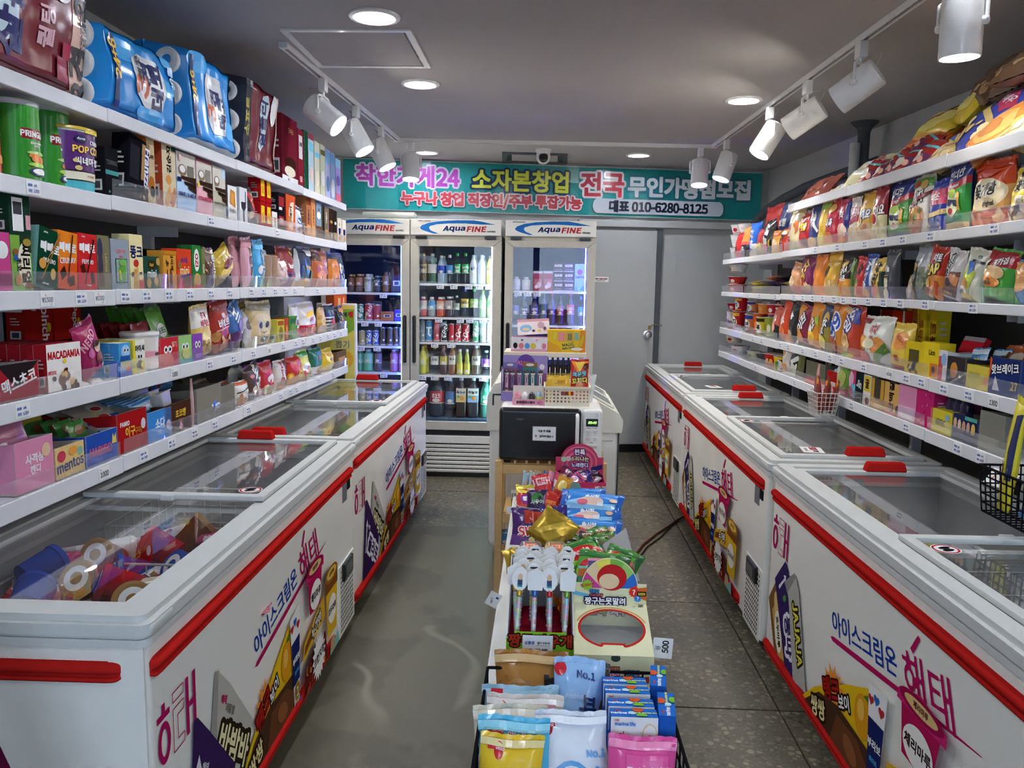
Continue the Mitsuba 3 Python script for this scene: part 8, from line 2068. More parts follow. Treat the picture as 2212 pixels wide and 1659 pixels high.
put('dial', MB().slathe([(.024, 0), (.024, .008), (.02, .014), (.018, .02), (0, .021)], 'w', 28, rot('x', 90)).plain('yellowed_white', 40), cp, MM @ tr(.187, -.018, .04))
a = Art(.0003)
for x, z, t in ((.17, .162, '자동요리'), (.2, .162, '해동'), (.17, .129, '시간'), (.2, .129, '취소'), (.185, .096, '간편데움'), (.185, .07, '조리/시작')):
    a.t(t, x, z, .004, '#6a6a68')
a.g(ellipse(.205, .222, .007, .007).difference(ellipse(.205, .222, .0055, .0055)), '#8a8a88')
put('panel_print', a.ply(), cp, MM @ tr(0, -.0186, 0))
for x in (-.2, .2):
    for y in (.04, .29):
        put('foot', MB().slathe([(.016, -.02), (.018, 0), (0, 0)], 'w', 14).plain('black_plastic'), mw, MM @ tr(x, y, .004))
tag(mw, 'white microwave with black glass door on the pine rack', 'microwave')
a = Art(.0003)
a.g(sbox(-.053, -.033, .053, .033), '#c8c8c8').g(sbox(-.0505, -.0305, .0505, .0305), '#dcdcda')
a.t('사용 후 문을', .0, .012, .012, '#202024').t('꼭', -.038, -.012, .012, '#a85048').t('닫아주세요~!', .01, -.012, .012, '#202024', maxw=.075)
put('paper_note', a.ply('print_matte'), None, MM @ tr(-.03, -.0242, .133), 'white paper note with black lettering stuck on the microwave door', 'note')
# things on the lower boards of the rack
tb = new_key('sponge_tub')
put('tub', MB().box(-.04, -.03, 0, .04, .03, .05, '#8a9a2c', b=.006).ply('gloss_plastic'), tb, tr(-.10, 3.70, .394))
q = MB().box(-.041, -.031, .05, .041, .031, .075, '#d0d0c8')
for i in range(6):
    q.box(-.036 + i * .0125, -.0316, .052, -.031 + i * .0125, -.031, .074, '#8a8c84')
put('lid', q.ply('gloss_plastic'), tb, tr(-.10, 3.70, .394))
tag(tb, 'small olive tub with slotted pale lid on the middle board of the pine rack', 'tub')
for i, (x, y, z, d) in enumerate(((-.16, 3.70, .154, 'clear water bottle with blue band on the lowest board, left'), (-.085, 3.70, .154, 'clear water bottle with blue band on the lowest board, right'), (-.03, 3.75, .394, 'clear water bottle standing on the middle board of the pine rack'))):
    k = new_key('water_bottle')
    for pn, dd in bottle('water', .07, .185, '#a8b0b4', '#3a8ac0', '#d0d4d4', ''):
        put(pn, dd, k, tr(x, y, z))
    tag(k, d if 'rack' in d else d + ' of the pine rack', 'bottle')

# old white chest freezer with sloping glass lid
of = new_key('display_freezer')
OM = tr(.062, 4.05, 0)
put('cabinet', MB().box(-.335, .0, .07, .335, .72, .74, 'w', b=.03).plain('appliance_white', 40), of, OM)
prof = [(-.345, .70), (-.352, .80), (-.345, .88), (-.31, .94), (-.25, .955), (.02, .955), (.07, .945), (.33, .80), (.352, .765), (.35, .72), (.345, .70)]
lid_ = MB()
o = Polygon(prof)
p = MB().prism(o, 0, .74, 'w')
v, fc, c = p.mesh()
lid_.add(np.stack([v[:, 0], .73 - v[:, 2], v[:, 1]], 1), fc, c)
put('lid', lid_.plain('yellowed_white', 40), of, OM)
for i, (y0, y1) in enumerate(((.05, .36), (.38, .68))):
    def on(sx, y, o=0):
        n = np.array([.487, 0, .873])
        q = np.array([.09 + .21 * sx, y, .934 - .117 * sx]) + n * (.003 + o)
        return tuple(q)
    pn = MB().quad([on(0, y0), on(1, y0), on(1, y1), on(0, y1)], '#5a646a')
    pk_ = put('lid_glass', pn.ply('gloss_plastic', False), of, OM)
    fr_ = MB()
    for A_, B_ in ((on(0, y0, .004), on(1, y0, .004)), (on(1, y0, .004), on(1, y1, .004)), (on(1, y1, .004), on(0, y1, .004)), (on(0, y1, .004), on(0, y0, .004))):
        fr_.tube([A_, B_], .007, 'w', 6)
    put('frame', fr_.plain('yellowed_white', 40), pk_, OM)
put('corner_seam', MB().box(.333, -.002, .08, .336, .06, .70, 'w').box(-.2, -.0015, .655, .3, .0, .657, 'w').plain('rack_grey'), of, OM)
put('latch', MB().box(-.02, -.012, -.008, .03, .0, .0, 'w').box(-.02, -.012, -.06, -.012, .0, .0, 'w').plain('black_plastic'), of, OM @ tr(-.30, -.0, .89))
for x in (-.28, .28):
    put('castor', MB().slathe([(0, -.012), (.026, -.012), (.03, 0), (.026, .012), (0, .012)], 'w', 16, rot('y', 90)).plain('black_plastic', 40), of, OM @ tr(x, .06, .03))
    put('castor', MB().slathe([(0, -.012), (.026, -.012), (.03, 0), (.026, .012), (0, .012)], 'w', 16, rot('y', 90)).plain('black_plastic', 40), of, OM @ tr(x, .66, .03))
tag(of, 'older white display freezer with sloping glass lid behind the microwave', 'freezer')
# small cream shelf stand on the old freezer
sd = new_key('shelf_stand')
for x in (-.185, .19):
    for y in (4.10, 4.28):
        put('leg', MB().box(x, y, .955, x + .018, y + .018, 1.078, 'w').plain('cream_plastic'), sd)
put('board', MB().box(-.205, 4.085, 1.078, .22, 4.31, 1.104, 'w', b=.004).plain('cream_plastic', 40), sd)
tag(sd, 'small cream shelf stand on the older freezer behind the microwave', 'shelf')


def box_item(name, cat, label, m, w, h, d, bg, els, side=None, top=None, group=None):
    k = new_key(name)
    scene[k] = {**mesh_box(w, h, d, bg, els, side, top), 'to_world': TM(m)}
    tag(k, label, cat, group)
    return k


# goods on the stand
pb = new_key('display_tray')
PM = tr(-.075, 4.10, 1.104)
put('tray', mesh_tray(.19, .075, .14, '#e4dcdc', "R0,0,1,.18,#d8a0b4;E.12,.42,.06,.2,#2a2428;E.28,.4,.07,.2,#d87a84;E.44,.4,.07,.2,#5a9ad0;E.6,.4,.07,.2,#d8c048;E.75,.4,.07,.2,#e8e4e0;E.9,.4,.06,.2,#d88098;E.3,.8,.03,.06,#4a4448;E.7,.8,.03,.06,#d8a0b0", '#d890a8'), pb, PM)
a = Art(.0004)
a.g(sbox(-.085, 0, .085, .085), '#e8dcd8').p('#d8a0a8', -.085, .07, .085, .07, .085, .085, -.085, .085).e('#8ab8d8', -.04, .035, .032, .02).e('#e0c8a0', -.04, .03, .02, .008).e('#c8a0b0', .04, .05, .018, .018).e('#3a3438', -.0, .02, .008, .006).e('#d8c860', .03, .02, .01, .007).e('#6a5a60', .06, .03, .008, .01)
put('header_card', a.ply(), pb, PM @ tr(.02, .125, .082) @ rot('x', -18) @ rot('y', -4))
tag(pb, 'pink and white display tray with raised header on the cream stand', 'display tray')
for i in range(4):
    k = new_key('candy_packet')
    scene[k] = {**mesh_bag(.06, .05, .025, ('#d8ccd0', '#b890a0')[i % 2], "E.5,.5,.3,.3,#8a5a70", 150 + i, nu=6, nv=6, bsdf='foil'), 'to_world': TM(PM @ tr(-.06 + i * .04, .05 + .02 * (i % 2), .03) @ rot('x', -50) @ rot('y', 20 - 13 * i))}
    reg(k, 'crumpled silver-pink packet', 'in the pink and white display tray', 'packet', 'packets in the pink and white tray')
box_item('carton', 'box', 'yellow and orange toy box with moulded windows on the cream stand', tr(.115, 4.10, 1.104), .195, .115, .1, '#e2bc34',
         "R.86,0,1,1,#dc8c34;P#d8a034,0,0,.4,0,.3,.3,0,.5;R.28,.52,.46,.9,#e0908c;R.5,.5,.68,.9,#c8a860;R.53,.55,.65,.85,#8a7a54;R.14,.58,.24,.9,#d8c448;R.72,.56,.82,.88,#8ab0a8;LMAGIC,.55,.36,.15,#3a302c,8,#e8d860;LMINI CRAB,.56,.2,.1,#3a302c,8,#e8d860;P#c8b03c,.82,.3,.92,.8,.98,.74,.9,.26;E.78,.16,.16,.07,#e8e0d8", '#c89430', '#dca83c')
for i in range(5):
    k = new_key('hair_brush')
    scene[k] = {**MB().slathe([(.012, 0), (.013, .07), (.009, .075), (.006, .078), (.006, .11), (0, .112)], ('#1e1c1a', '#2a241c')[i % 2], 14).slathe([(.0135, .02), (.0135, .03)], '#8a7a44', 14).ply('gloss_plastic'), 'to_world': TM(tr(.02 + i * .028, 4.2, .957))}
    reg(k, 'black tube with gold ring under the cream stand', 'behind the cream basket', 'tube', 'black tubes under the cream stand')
# goods on the microwave
kd = new_key('clip_display')
KM = tr(-.085, 3.76, .895)
put('back_card', MB().box(-.11, .06, 0, .105, .063, .215, '#9c8cc0').ply('print_board'), kd, KM)
a = Art(.0004)
a.e('#6a4a98', -.0, .17, .045, .05).t('KURO', -.005, .175, .022, '#d87a94', -8).p('#7a70a8', -.11, .155, -.04, .155, -.04, .18, -.11, .18).p('#9a6a3c', -.015, .16, .055, .16, .055, .182, -.015, .182).e('#e0d8d0', .02, .17, .02, .007).e('#d8d4d0', -.075, .168, .016, .006)
a.e('#dcd8dc', .078, .16, .013, .014)
a.p('#8a5a7a', -.105, .03, -.04, .03, -.04, .155, -.105, .155).p('#4a7a78', -.015, .03, .055, .03, .055, .16, -.015, .16).p('#8a5a8a', .06, .03, .1, .03, .1, .13, .06, .13)
put('back_print', a.ply(), kd, KM @ tr(0, .0595, 0))
put('base', MB().box(-.115, 0, 0, .11, .063, .045, '#8a7ab0', cols={'+z': '#d8ccb8'}).ply('print_board'), kd, KM)
put('side_wall', MB().box(-.115, 0, .045, -.112, .063, .16, '#8a7ab0').ply('print_board'), kd, KM)
tag(kd, 'lilac display stand of hair clips on the left of the microwave top', 'display stand')
for i, (x, c1, c2) in enumerate(((-.09, '#d0a0b8', '#1e1a20'), (-.062, '#6a5a80', '#1e1a20'), (-.03, '#a87a98', '#1e1a20'), (.005, '#c898b0', '#1e1a20'), (.035, '#c8c8cc', '#1e1a20'), (.072, '#d8d8dc', '#1e1a20'))):
    k = new_key('toy_pen')
    put('body', MB().box(-.0075, -.005, 0, .0075, .005, .075, c1, b=.003).box(-.002, -.0058, .04, .002, -.005, .068, '#2a2430').box(-.006, -.0056, .006, .006, -.0052, .016, c2).ply('gloss_plastic'), k, KM @ tr(x, .035, .045))
    hd_ = MB().slathe([(0, -.014), (.009, -.01), (.0125, 0), (.009, .01), (0, .014)], '#dcd8d4', 16)
    hd_.slathe([(.0128, .0), (.0098, .0102), (0, .0148)], c2, 16)
    put('topper', hd_.ply('gloss_plastic'), k, KM @ tr(x, .034, .133))
    reg(k, ['pink-bodied pen with dark round topper', 'violet-bodied pen with dark round topper', 'mauve-bodied pen with dark round topper', 'rose-bodied pen with dark round topper', 'silver-bodied pen with dark round topper', 'white-bodied pen with dark round topper'][i], 'on the lilac stand', 'pen', 'pens on the lilac stand')
st = new_key('display_tray')
SM = tr(-.067, 3.635, .895)
put('tray', mesh_tray(.148, .028, .075, '#d890a4', "E.15,.5,.08,.45,#e0a0b0;E.35,.5,.08,.45,#c87a90;E.65,.5,.08,.45,#e0a0b0;E.88,.5,.08,.45,#c87a90;L장판회의스탬프,.42,.5,.5,#2a2028;R.78,.42,.86,.56,#6a5a60", '#e0d8cc'), st, SM)
put('card', MB().box(-.072, .055, .028, .072, .057, .085, '#e0d4c8').ply('print_board'), st, SM)
tag(st, 'small pink tray of toy stamps at the front of the microwave top', 'display tray')
for i, (c, hat) in enumerate((('#e0a0ac', '#d87a90'), ('#dcdcdc', '#e8e4e4'), ('#3a343c', '#1e1a20'), ('#d8d060', '#8ab0d0'))):
    k = new_key('toy_stamp')
    b = MB().slathe([(.014, 0), (.016, .008), (.012, .018), (.0145, .026), (.015, .034), (.009, .046), (0, .049)], c, 18)
    b.slathe([(.015, .036), (.0125, .044), (.004, .054), (0, .055)], hat, 18)
    scene[k] = {**b.ply('gloss_plastic'), 'to_world': TM(SM @ tr(-.05 + i * .033, .03, .004))}
    tag(k, ['pink', 'white', 'black', 'yellow'][i] + ' rounded toy stamp in the small pink tray on the microwave', 'toy stamp', 'toy stamps in the small pink tray')
# cream perforated basket
cb = new_key('plastic_basket')
CBM = tr(.112, 3.63, .895)
Wb, Hb, Db = .205, .085, .17
for (u0, u1, mat, nm) in ((-Wb / 2, Wb / 2, np.eye(4), 'front'), (-Db / 2, Db / 2, tr(Wb / 2, Db / 2, 0) @ rot('z', 90), 'side'), (-Db / 2, Db / 2, tr(-Wb / 2 + .003, Db / 2, 0) @ rot('z', 90), 'side'), (-Wb / 2, Wb / 2, tr(0, Db, 0), 'back')):
    g = sbox(u0, 0, u1, Hb)
    nh = int((u1 - u0) / .0165)
    hs = [ellipse(u0 + (i + .5) * (u1 - u0) / nh, .022 + j * .0155, .0045, .0045, 12) for i in range(nh) for j in range(4) if not (j > 1 and abs(u0 + (i + .5) * (u1 - u0) / nh) < .035)]
    hs.append(sbox(-.024, .055, .024, .064).buffer(.005))
    g = g.difference(union_all(hs))
    q = MB().prism(g, 0, .003, 'w')
    v, fc, c = q.mesh()
    put('wall', MB().add(np.stack([v[:, 0], -v[:, 2] + .003, v[:, 1]], 1), fc[:, ::-1], c).plain('cream_plastic'), cb, CBM @ mat)
put('floor', MB().box(-Wb / 2, 0, 0, Wb / 2, Db, .003, 'w').plain('cream_plastic'), cb, CBM)
q = MB()
ring_prism(q, -Wb / 2 - .006, -.006, Wb / 2 + .006, Db + .009, .008, sbox(-Wb / 2, 0, Wb / 2, Db + .003), Hb - .004, Hb + .006)
put('rim', q.plain('cream_plastic'), cb, CBM)
tag(cb, 'cream perforated plastic basket of snacks on the right of the microwave top', 'basket')
for i, (x, y, w, h, c, e, d, z) in enumerate(((-.03, .05, .105, .125, '#d8ac34', "R.1,.02,.9,.62,#6a2c20;R.29,.02,.31,.62,#a85a40;R.49,.02,.51,.62,#a85a40;R.69,.02,.71,.62,#a85a40;L소시지,.6,.84,.1,#a86a20;R.3,.76,.8,.79,#b88828", 'yellow sausage packet', .0), (.06, .09, .085, .175, '#c42c20', "P#e88a34,0,1,.4,.7,1,1;P#e8c050,.2,1,.5,.7,.8,1;L매운맛,.5,.66,.14,#7ac0d0,6,k;L꼬치다,.5,.48,.17,#e8dc50,6,k;E.5,.2,.3,.18,#b87040;E.5,.36,.2,.1,#c88048;E.85,.86,.16,.08,#5a1820", 'tall red and orange skewer-snack packet', .02), (-.06, .1, .09, .12, '#d0a83c', "R0,.3,1,.5,#b88020", 'yellow packet behind the sausages', .0), (.085, .13, .08, .13, '#d8dcdc', "R.2,.2,.8,.6,#b8c0c4", 'clear packet behind the red one', .0))):
    k = new_key('snack_packet')
    scene[k] = {**mesh_bag(w, h, .025, c, e, 170 + i), 'to_world': TM(CBM @ tr(x, y, .005 + z) @ rot('x', -10) @ rot('y', -4 + 4 * i))}
    tag(k, d + ' standing in the cream perforated basket', 'packet', 'packets in the cream basket')
# cable on the floor
put('cable', MB().tube([(.42, 4.02, .008), (.5, 4.12, .01), (.58, 4.35, .008), (.68, 4.55, .008), (.78, 4.72, .008), (.86, 4.86, .01), (.93, 4.95, .012)], .006, '#4a2c22', 8).tube([(.42, 4.04, .008), (.52, 4.10, .009), (.6, 4.32, .008), (.7, 4.5, .008), (.8, 4.74, .008), (.93, 4.97, .012)], .004, '#2a2420', 8).ply('enamel'), label='brown electric cable on the tiles, running to the right freezers', cat='cable')
# maroon folded parasol leaning in the lower left corner
ms = new_key('parasol')
put('canopy', MB().slathe([(.0, 0), (.05, .01), (.075, .2), (.06, .5), (.03, .8), (.01, .85)], '#4a1030', 10).ply('print_matte'), ms, tr(-.86, 1.20, .30) @ rot('y', -18))
put('shaft', MB().tube([(0, 0, -.25), (0, 0, .05)], .012, '#3a3a3c', 10).ply('enamel'), ms, tr(-.86, 1.20, .30) @ rot('y', -18))
tag(ms, 'dark maroon folded parasol cut off at the lower left corner', 'parasol')

# ================================================================ the island of sweets in the middle of the aisle
tb = new_key('island_table')
TZ = .50
put('top', MB().box(-.125, 1.775, TZ - .022, .285, 3.50, TZ, 'w', b=.005).plain('appliance_white', 40), tb)
put('apron', MB().box(-.105, 1.80, TZ - .075, -.09, 3.47, TZ - .022, 'w').box(.25, 1.80, TZ - .075, .265, 3.47, TZ - .022, 'w').plain('rack_grey'), tb)
for x in (-.1, .235):
    for y in (1.82, 3.42):
        put('leg', MB().box(x, y, 0, x + .03, y + .03, TZ - .022, 'w').plain('black_plastic'), tb)
tag(tb, 'long narrow table under the sweets in the middle of the aisle', 'table')
ON = 'on the middle table'


def stand_bag(x, y, z, w, h, d, bg, els, desc, cat='snack bag', tilt=10, lean=0, spin=0, name='snack_bag', group=None, bsdf='print_film', place=ON, seed=None, nu=10, nv=14, crimp=True):
    _seed[0] += 1
    k = new_key(name)
    scene[k] = {**mesh_bag(w, h, d, bg, els, seed or _seed[0], bsdf=bsdf, nu=nu, nv=nv, crimp=crimp), 'to_world': TM(tr(x, y, z) @ rot('z', spin) @ rot('x', -tilt) @ rot('y', lean))}
    reg(k, desc, place, cat, group)
    return k


# bread bags at the front
RED = "E.2,.88,.075,.1,#c42430;R.125,.88,.275,1,#c42430;Lsamlip,.2,.9,.05,#ecd8d8"
BR = 'bread bags in the front basket'
BZ = .43
put('wire_basket', wire_basket(.40, .44, .13, .04, .0022, '#1a1a1c'), None, tr(.085, 1.54, BZ), 'black wire basket of bread at the near end of the middle table', 'wire basket')
put('stool', MB().box(-.10, 1.33, .40, .27, 1.75, BZ - .003, 'w', b=.005).box(-.09, 1.35, 0, -.06, 1.38, .40, 'w').box(.23, 1.35, 0, .26, 1.38, .40, 'w').box(-.09, 1.70, 0, -.06, 1.73, .40, 'w').box(.23, 1.70, 0, .26, 1.73, .40, 'w').plain('black_plastic'), None, None, 'low black stool carrying the bread basket', 'stool')
put('carton_riser', MB().box(.14, 1.48, BZ + .002, .275, 1.745, .495, '#b8b4a8').ply('print_board'), None, None, 'plain card box under the sea-life toy boxes', 'box')
for x, y, w, h, c, e, d, t, ln in (
        (-.012, 1.685, .175, .125, '#b07838', "D5,20,.05,.05,.95,.95,.03,#c89050/#a06428;E.3,.4,.2,.3,#c08a4c;P#e4ddcc,.4,.0,.5,.5,.6,.62,.9,.62,.98,.5,.98,0;P#1e1c1a,.44,0,.53,.48,.61,.58,.62,.55,.55,.46,.47,0;L주종,.74,.3,.3,k,-90;L빵,.9,.4,.14,k,-90;R0,.9,1,1,#c8a878", 'amber-brown bread bag with white hexagon label', 12, 0),
        (-.032, 1.575, .17, .10, '#9cc4d8', RED + ";E.6,.6,.14,.2,#c8dce4;R.0,.0,1,.25,#7aa8c4;L우유크림,.6,.3,.2,#3a5a7a;P#d4e4ea,.5,.7,.6,.9,.7,.7,.6,.5", 'pale blue bread bag with red tag', 12, -1),
        (-.028, 1.515, .165, .11, '#d8d0c8', RED + ";R0,.92,1,1,#e4e0dc;E.55,.22,.36,.3,#c89468;E.5,.2,.28,.18,#d8a87c;R.28,.88,.9,.94,#c89098", 'clear white bread bag with red tag and round bun', 12, 1),
        (-.048, 1.45, .155, .12, '#cfc6b0', "E.6,.4,.34,.34,#b87844;E.6,.44,.28,.24,#cc9058;R0,.9,1,1,#dcd4c4;R.12,.55,.3,.75,#b8b4a4;E.6,.36,.2,.08,#8a5a38", 'beige clear bread bag with brown bun', 14, -2),
        (-.045, 1.405, .145, .12, '#52b4d8', RED.replace('.2,', '.28,') + ";L미니꿀,.55,.86,.08,#d88a98;E.5,.4,.22,.2,#b88a48;E.5,.42,.2,.16,#3a2418;R0,.9,1,1,#8accdf;D6,3,.6,.5,.9,.7,.04,#5a4a3c", 'bright cyan bread bag with red tag', 14, 1),
        (-.05, 1.362, .125, .11, '#e4bc2c', RED.replace('.2,', '.3,') + ";R0,.92,1,1,#d8c890;E.6,.4,.3,.3,#d89a34", 'yellow bread bag with red tag at the very front', 14, 2),
        (.102, 1.665, .13, .11, '#3a2c26', "E.5,.5,.4,.3,#4a3830;R0,.88,1,1,#5a4c44", 'dark brown bread bag behind the blue one', 10, 0),
        (.085, 1.585, .115, .155, '#8fb4dc', "P#6a96d0,.0,.3,.3,.5,.5,.2,.8,.4,1,.2,1,0,0,0;E.12,.94,.12,.07,#c42430;LNo.1,.62,.88,.08,#2a3c78;LProbiotic,.45,.66,.055,#b8cce8;L빅,.36,.38,.34,#1e2c5c,-90;L파운드,.68,.42,.2,#1e2c5c,-90;R.15,.05,.8,.12,#2a3c78;E1.0,.4,.12,.3,#8a5a34", 'blue pound-cake bag with dark vertical lettering', 14, 3),
        (.075, 1.425, .145, .125, '#d6dae2', RED.replace('.2,', '.17,') + ";E.48,.2,.34,.34,#5a9cd4;E.48,.2,.29,.29,#d6dae2;L한우 우유,.48,.44,.06,#3a7ac0;E.42,.2,.12,.1,#3a84c8;E.55,.16,.1,.08,#3a84c8;LNo.1,.84,.62,.09,#5a9cd4;E.85,.42,.05,.07,#5a9cd4;R0,.92,1,1,#e2e6ec", 'white milk-bread bag with blue oval print', 16, -1),
        (.205, 1.385, .135, .105, '#d84c90', "R0,.9,1,1,#e88ab4;R.26,.4,.88,.84,#e05a98;L무지개솜사탕,.58,.66,.1,#f4d8e4;L보름,.5,.3,.26,w,0,#b02c6c;E.8,.6,.06,.06,w;D7,5,.05,.1,.95,.35,.03,#f0d060/#a8e0e8/w", 'hot pink cotton-candy bread bag', 18, 2)):
    stand_bag(x, y, BZ + .006, w, h + .05, .05, c, e, d, 'bread', t + 11, ln, 0, 'bread_bag', BR, place='in the front basket')
MAR = "R0,.46,1,1,#e2e0de;E.83,.62,.17,.26,#e0c8a8;E.83,.62,.14,.22,#ece4da;E.83,.55,.07,.09,#b06a48;E.83,.74,.05,.07,#e4e4e2;Lreal,.16,.64,.13,#c84c3c;Lmarine life,.36,.47,.13,#2c64c0;LFoodland marine life,.26,.32,.05,#5a6a8a;Lfood series No.2,.24,.24,.05,#5a6a8a;R.04,.12,.28,.18,#8a94a4;P#d8c43c,.5,.14,.56,.1,.9,.36,.86,.4;E.6,.02,.3,.12,#8a1c2c;E.94,.2,.05,.08,#4a94d8;Lreal,.12,.96,.05,#c84c3c;Lmarine life,.3,.88,.08,#3a74c8"
MTOP = "R0,0,1,1,#2c6cc4;Lreal,.16,.76,.2,#c84c3c;Lmarine life,.26,.45,.3,#e4ecf4;Lfood series No2,.76,.5,.2,#d8dc7c;E.6,.86,.12,.3,#d85a34;E.46,.4,.07,.2,#b8dce0;E.66,.14,.12,.2,#7ab83c"


def marine(m, desc, g='sea-life toy boxes on the table'):
    k = new_key('toy_box')
    w, h, d = .094, .098, .034
    mb = MB().box(-w / 2, 0, 0, w / 2, d, h, '#245cb4', cols={'-y': '#e6e4e2'})
    decorate(mb, Surf(w, h, lambda v, o: np.stack([v[:, 0], np.full(len(v), -o), v[:, 1]], 1)), MAR, .0004)
    decorate(mb, Surf(w, d, lambda v, o: np.stack([v[:, 0], v[:, 1], np.full(len(v), h + o)], 1)), MTOP, .0004)
    for sg in (-1, 1):
        sf = Surf(h, d, lambda v, o, sg=sg: np.stack([np.full(len(v), sg * (w / 2 + o)), v[:, 1], h / 2 - sg * v[:, 0] * -1], 1))
    decorate(mb, Surf(h, d, lambda v, o: np.stack([np.full(len(v), w / 2 + o), d - v[:, 1] if False else v[:, 1], h / 2 + v[:, 0]], 1)), "Lmarine life,.5,.5,.45,#dce8f4;Lreal,.86,.82,.2,#c84c3c", .0004)
    scene[k] = {**mb.ply('print_board'), 'to_world': TM(m)}
    reg(k, desc, ON, 'toy box', g)


for i in range(4):
    marine(tr(.197 - .002 * i, 1.50 + .040 * i + (.012 if i > 1 else 0), .497) @ rot('x', -3), 'white and blue toy box with sea-life lettering facing front')
marine(tr(.268, 1.56, .497) @ rot('z', 84) @ tr(0, -.017, .0), 'toy box turned sideways at the right table edge')
marine(tr(.268, 1.68, .497) @ rot('z', 82) @ tr(0, -.017, .0), 'toy box turned sideways at the right table edge')

# green box of bead pencils
gb = new_key('display_box')
GM = tr(.006, 1.855, TZ)
gw = .166
q = MB()
q.box(-gw / 2, 0, 0, gw / 2, .25, .004, '#8a8a88')
q.box(-gw / 2, .246, 0, gw / 2, .25, .215, '#c4c6ca', cols={'-y': '#a8aab0'})
for sx in (-1, 1):
    o = Polygon([(0, 0), (.25, 0), (.25, .215), (0, .10)])
    p = MB().prism(o, 0, .003, '#d0d2d4')
    v, fc, c = p.mesh()
    q.add(np.stack([sx * gw / 2 - (.003 if sx > 0 else 0) + v[:, 2], v[:, 0], v[:, 1]], 1), fc, c)
put('tray', q.ply('print_board', False), gb, GM)
fr_ = MB().box(-gw / 2, -.003, 0, gw / 2, 0, .092, '#7cb828').box(-gw / 2 + .02, -.003, .092, gw / 2 - .02, 0, .108, '#7cb828')
decorate(fr_, Surf(gw, .108, lambda v, o: np.stack([v[:, 0], np.full(len(v), -.003 - o), v[:, 1]], 1)),
         "L짱구지우개,.5,.8,.34,#a83424,0,#2a1c14;L연필캔디,.5,.42,.2,#2c3418;E.84,.26,.14,.1,#c42c2c;L24ea,.84,.26,.12,w;E.26,.2,.035,.05,#d87ab0;E.14,.46,.028,.04,#e0e0dc;E.6,.12,.03,.04,#e0d84c;E.42,.04,.12,.07,#3a2418", .0004)
put('front_panel', fr_.ply('print_board'), gb, GM)
put('inner_card', MB().box(-gw / 2 + .004, .004, .07, gw / 2 - .004, .24, .073, '#8a1830').ply('print_matte'), gb, GM)
tag(gb, 'lime green display box of bead pencils on the table', 'display box')
BEAD = ['#7ac4d0', '#dcdcd8', '#e094ac', '#9cd098', '#e4d884', '#b8a8d8']
rng = random.Random(5)
for j in range(6):
    for i in range(4):
        k = new_key('bead_pencil')
        x = -.06 + i * .04 + rng.uniform(-.004, .004)
        PMx = GM @ tr(x, .03 + j * .035, .074) @ rot('x', -14 - rng.uniform(0, 5)) @ rot('y', rng.uniform(-4, 4))
        tb_ = MB().slathe([(.0065, 0), (.0068, .10), (.0055, .105)], 'w', 10)
        if j < 2:
            put('tube', tb_.plain('clear_plastic', 60), k, PMx)
        bb_ = MB()
        for b in range(11):
            v, f = trimesh.creation.icosphere(1, .0056).vertices, trimesh.creation.icosphere(1, .0056).faces
            bb_.add(v, f, BEAD[rng.randrange(6)], tr(rng.uniform(-.0008, .0008), 0, .006 + b * .0092))
        put('beads', bb_.ply('gloss_plastic'), k, PMx)
        put('collar', MB().slathe([(.006, .104), (.0075, .107), (.0072, .118), (.005, .122)], ('#c8a23c', '#3a6ab0', '#b83030', '#7aa848')[i], 12).ply('foil'), k, PMx)
        g = [ellipse(0, .146, .0185, .027, 14), Polygon([(-.016, .122), (.017, .122), (.02, .16), (.004, .172), (-.018, .16)])][(i + j) % 2]
        p = MB().prism(g.buffer(.002), 0, .012, '#e2e2e0')
        v, fc, c = p.mesh()
        v = np.stack([v[:, 0], v[:, 2] - .006, v[:, 1]], 1)
        er = MB().add(v, fc, c)
        if (i + j) % 2 == 0:
            s_ = Surf(.03, .04, lambda v, o: np.stack([v[:, 0], np.full(len(v), -.0062 - o), v[:, 1] + .127], 1))
            decorate(er, s_, ["R.3,.1,.7,.45,#3a4a6a;E.5,.62,.2,.2,#d8b490;R.3,.0,.7,.12,#3a8a90", "R.28,.1,.72,.48,#2a6a9c;E.5,.66,.22,.2,#d8b490;R.34,0,.66,.12,#b89048;R.2,.84,.8,.94,#23304c"][j % 2], .0004)
        put('eraser', er.ply('print_matte', False), k, PMx)
        reg(k, 'candy-bead pencil with white eraser head', 'in the lime green display box', 'pencil', 'bead pencils in the green box')
a = Art(.0003)
a.g(sbox(-.037, -.025, .037, .025), '#dfe4ea').t('상품명', -.02, .006, .009, '#2c5a9c').t('짱구 지우개', .014, .006, .009, '#2a2a30', maxw=.03).t('가격', -.022, -.012, .009, '#2c5a9c').t('₩ 2,500', .01, -.012, .009, '#2a2a30').p('#4a4a50', -.006, .0, .03, .0, .03, .0006, -.006, .0006).p('#4a4a50', -.006, -.018, .03, -.018, .03, -.0174, -.006, -.0174)
put('price_card', a.ply('print_matte'), None, GM @ tr(-.006, -.0055, .076) @ rot('x', -4), 'white handwritten price card on the lime green display box', 'price card')

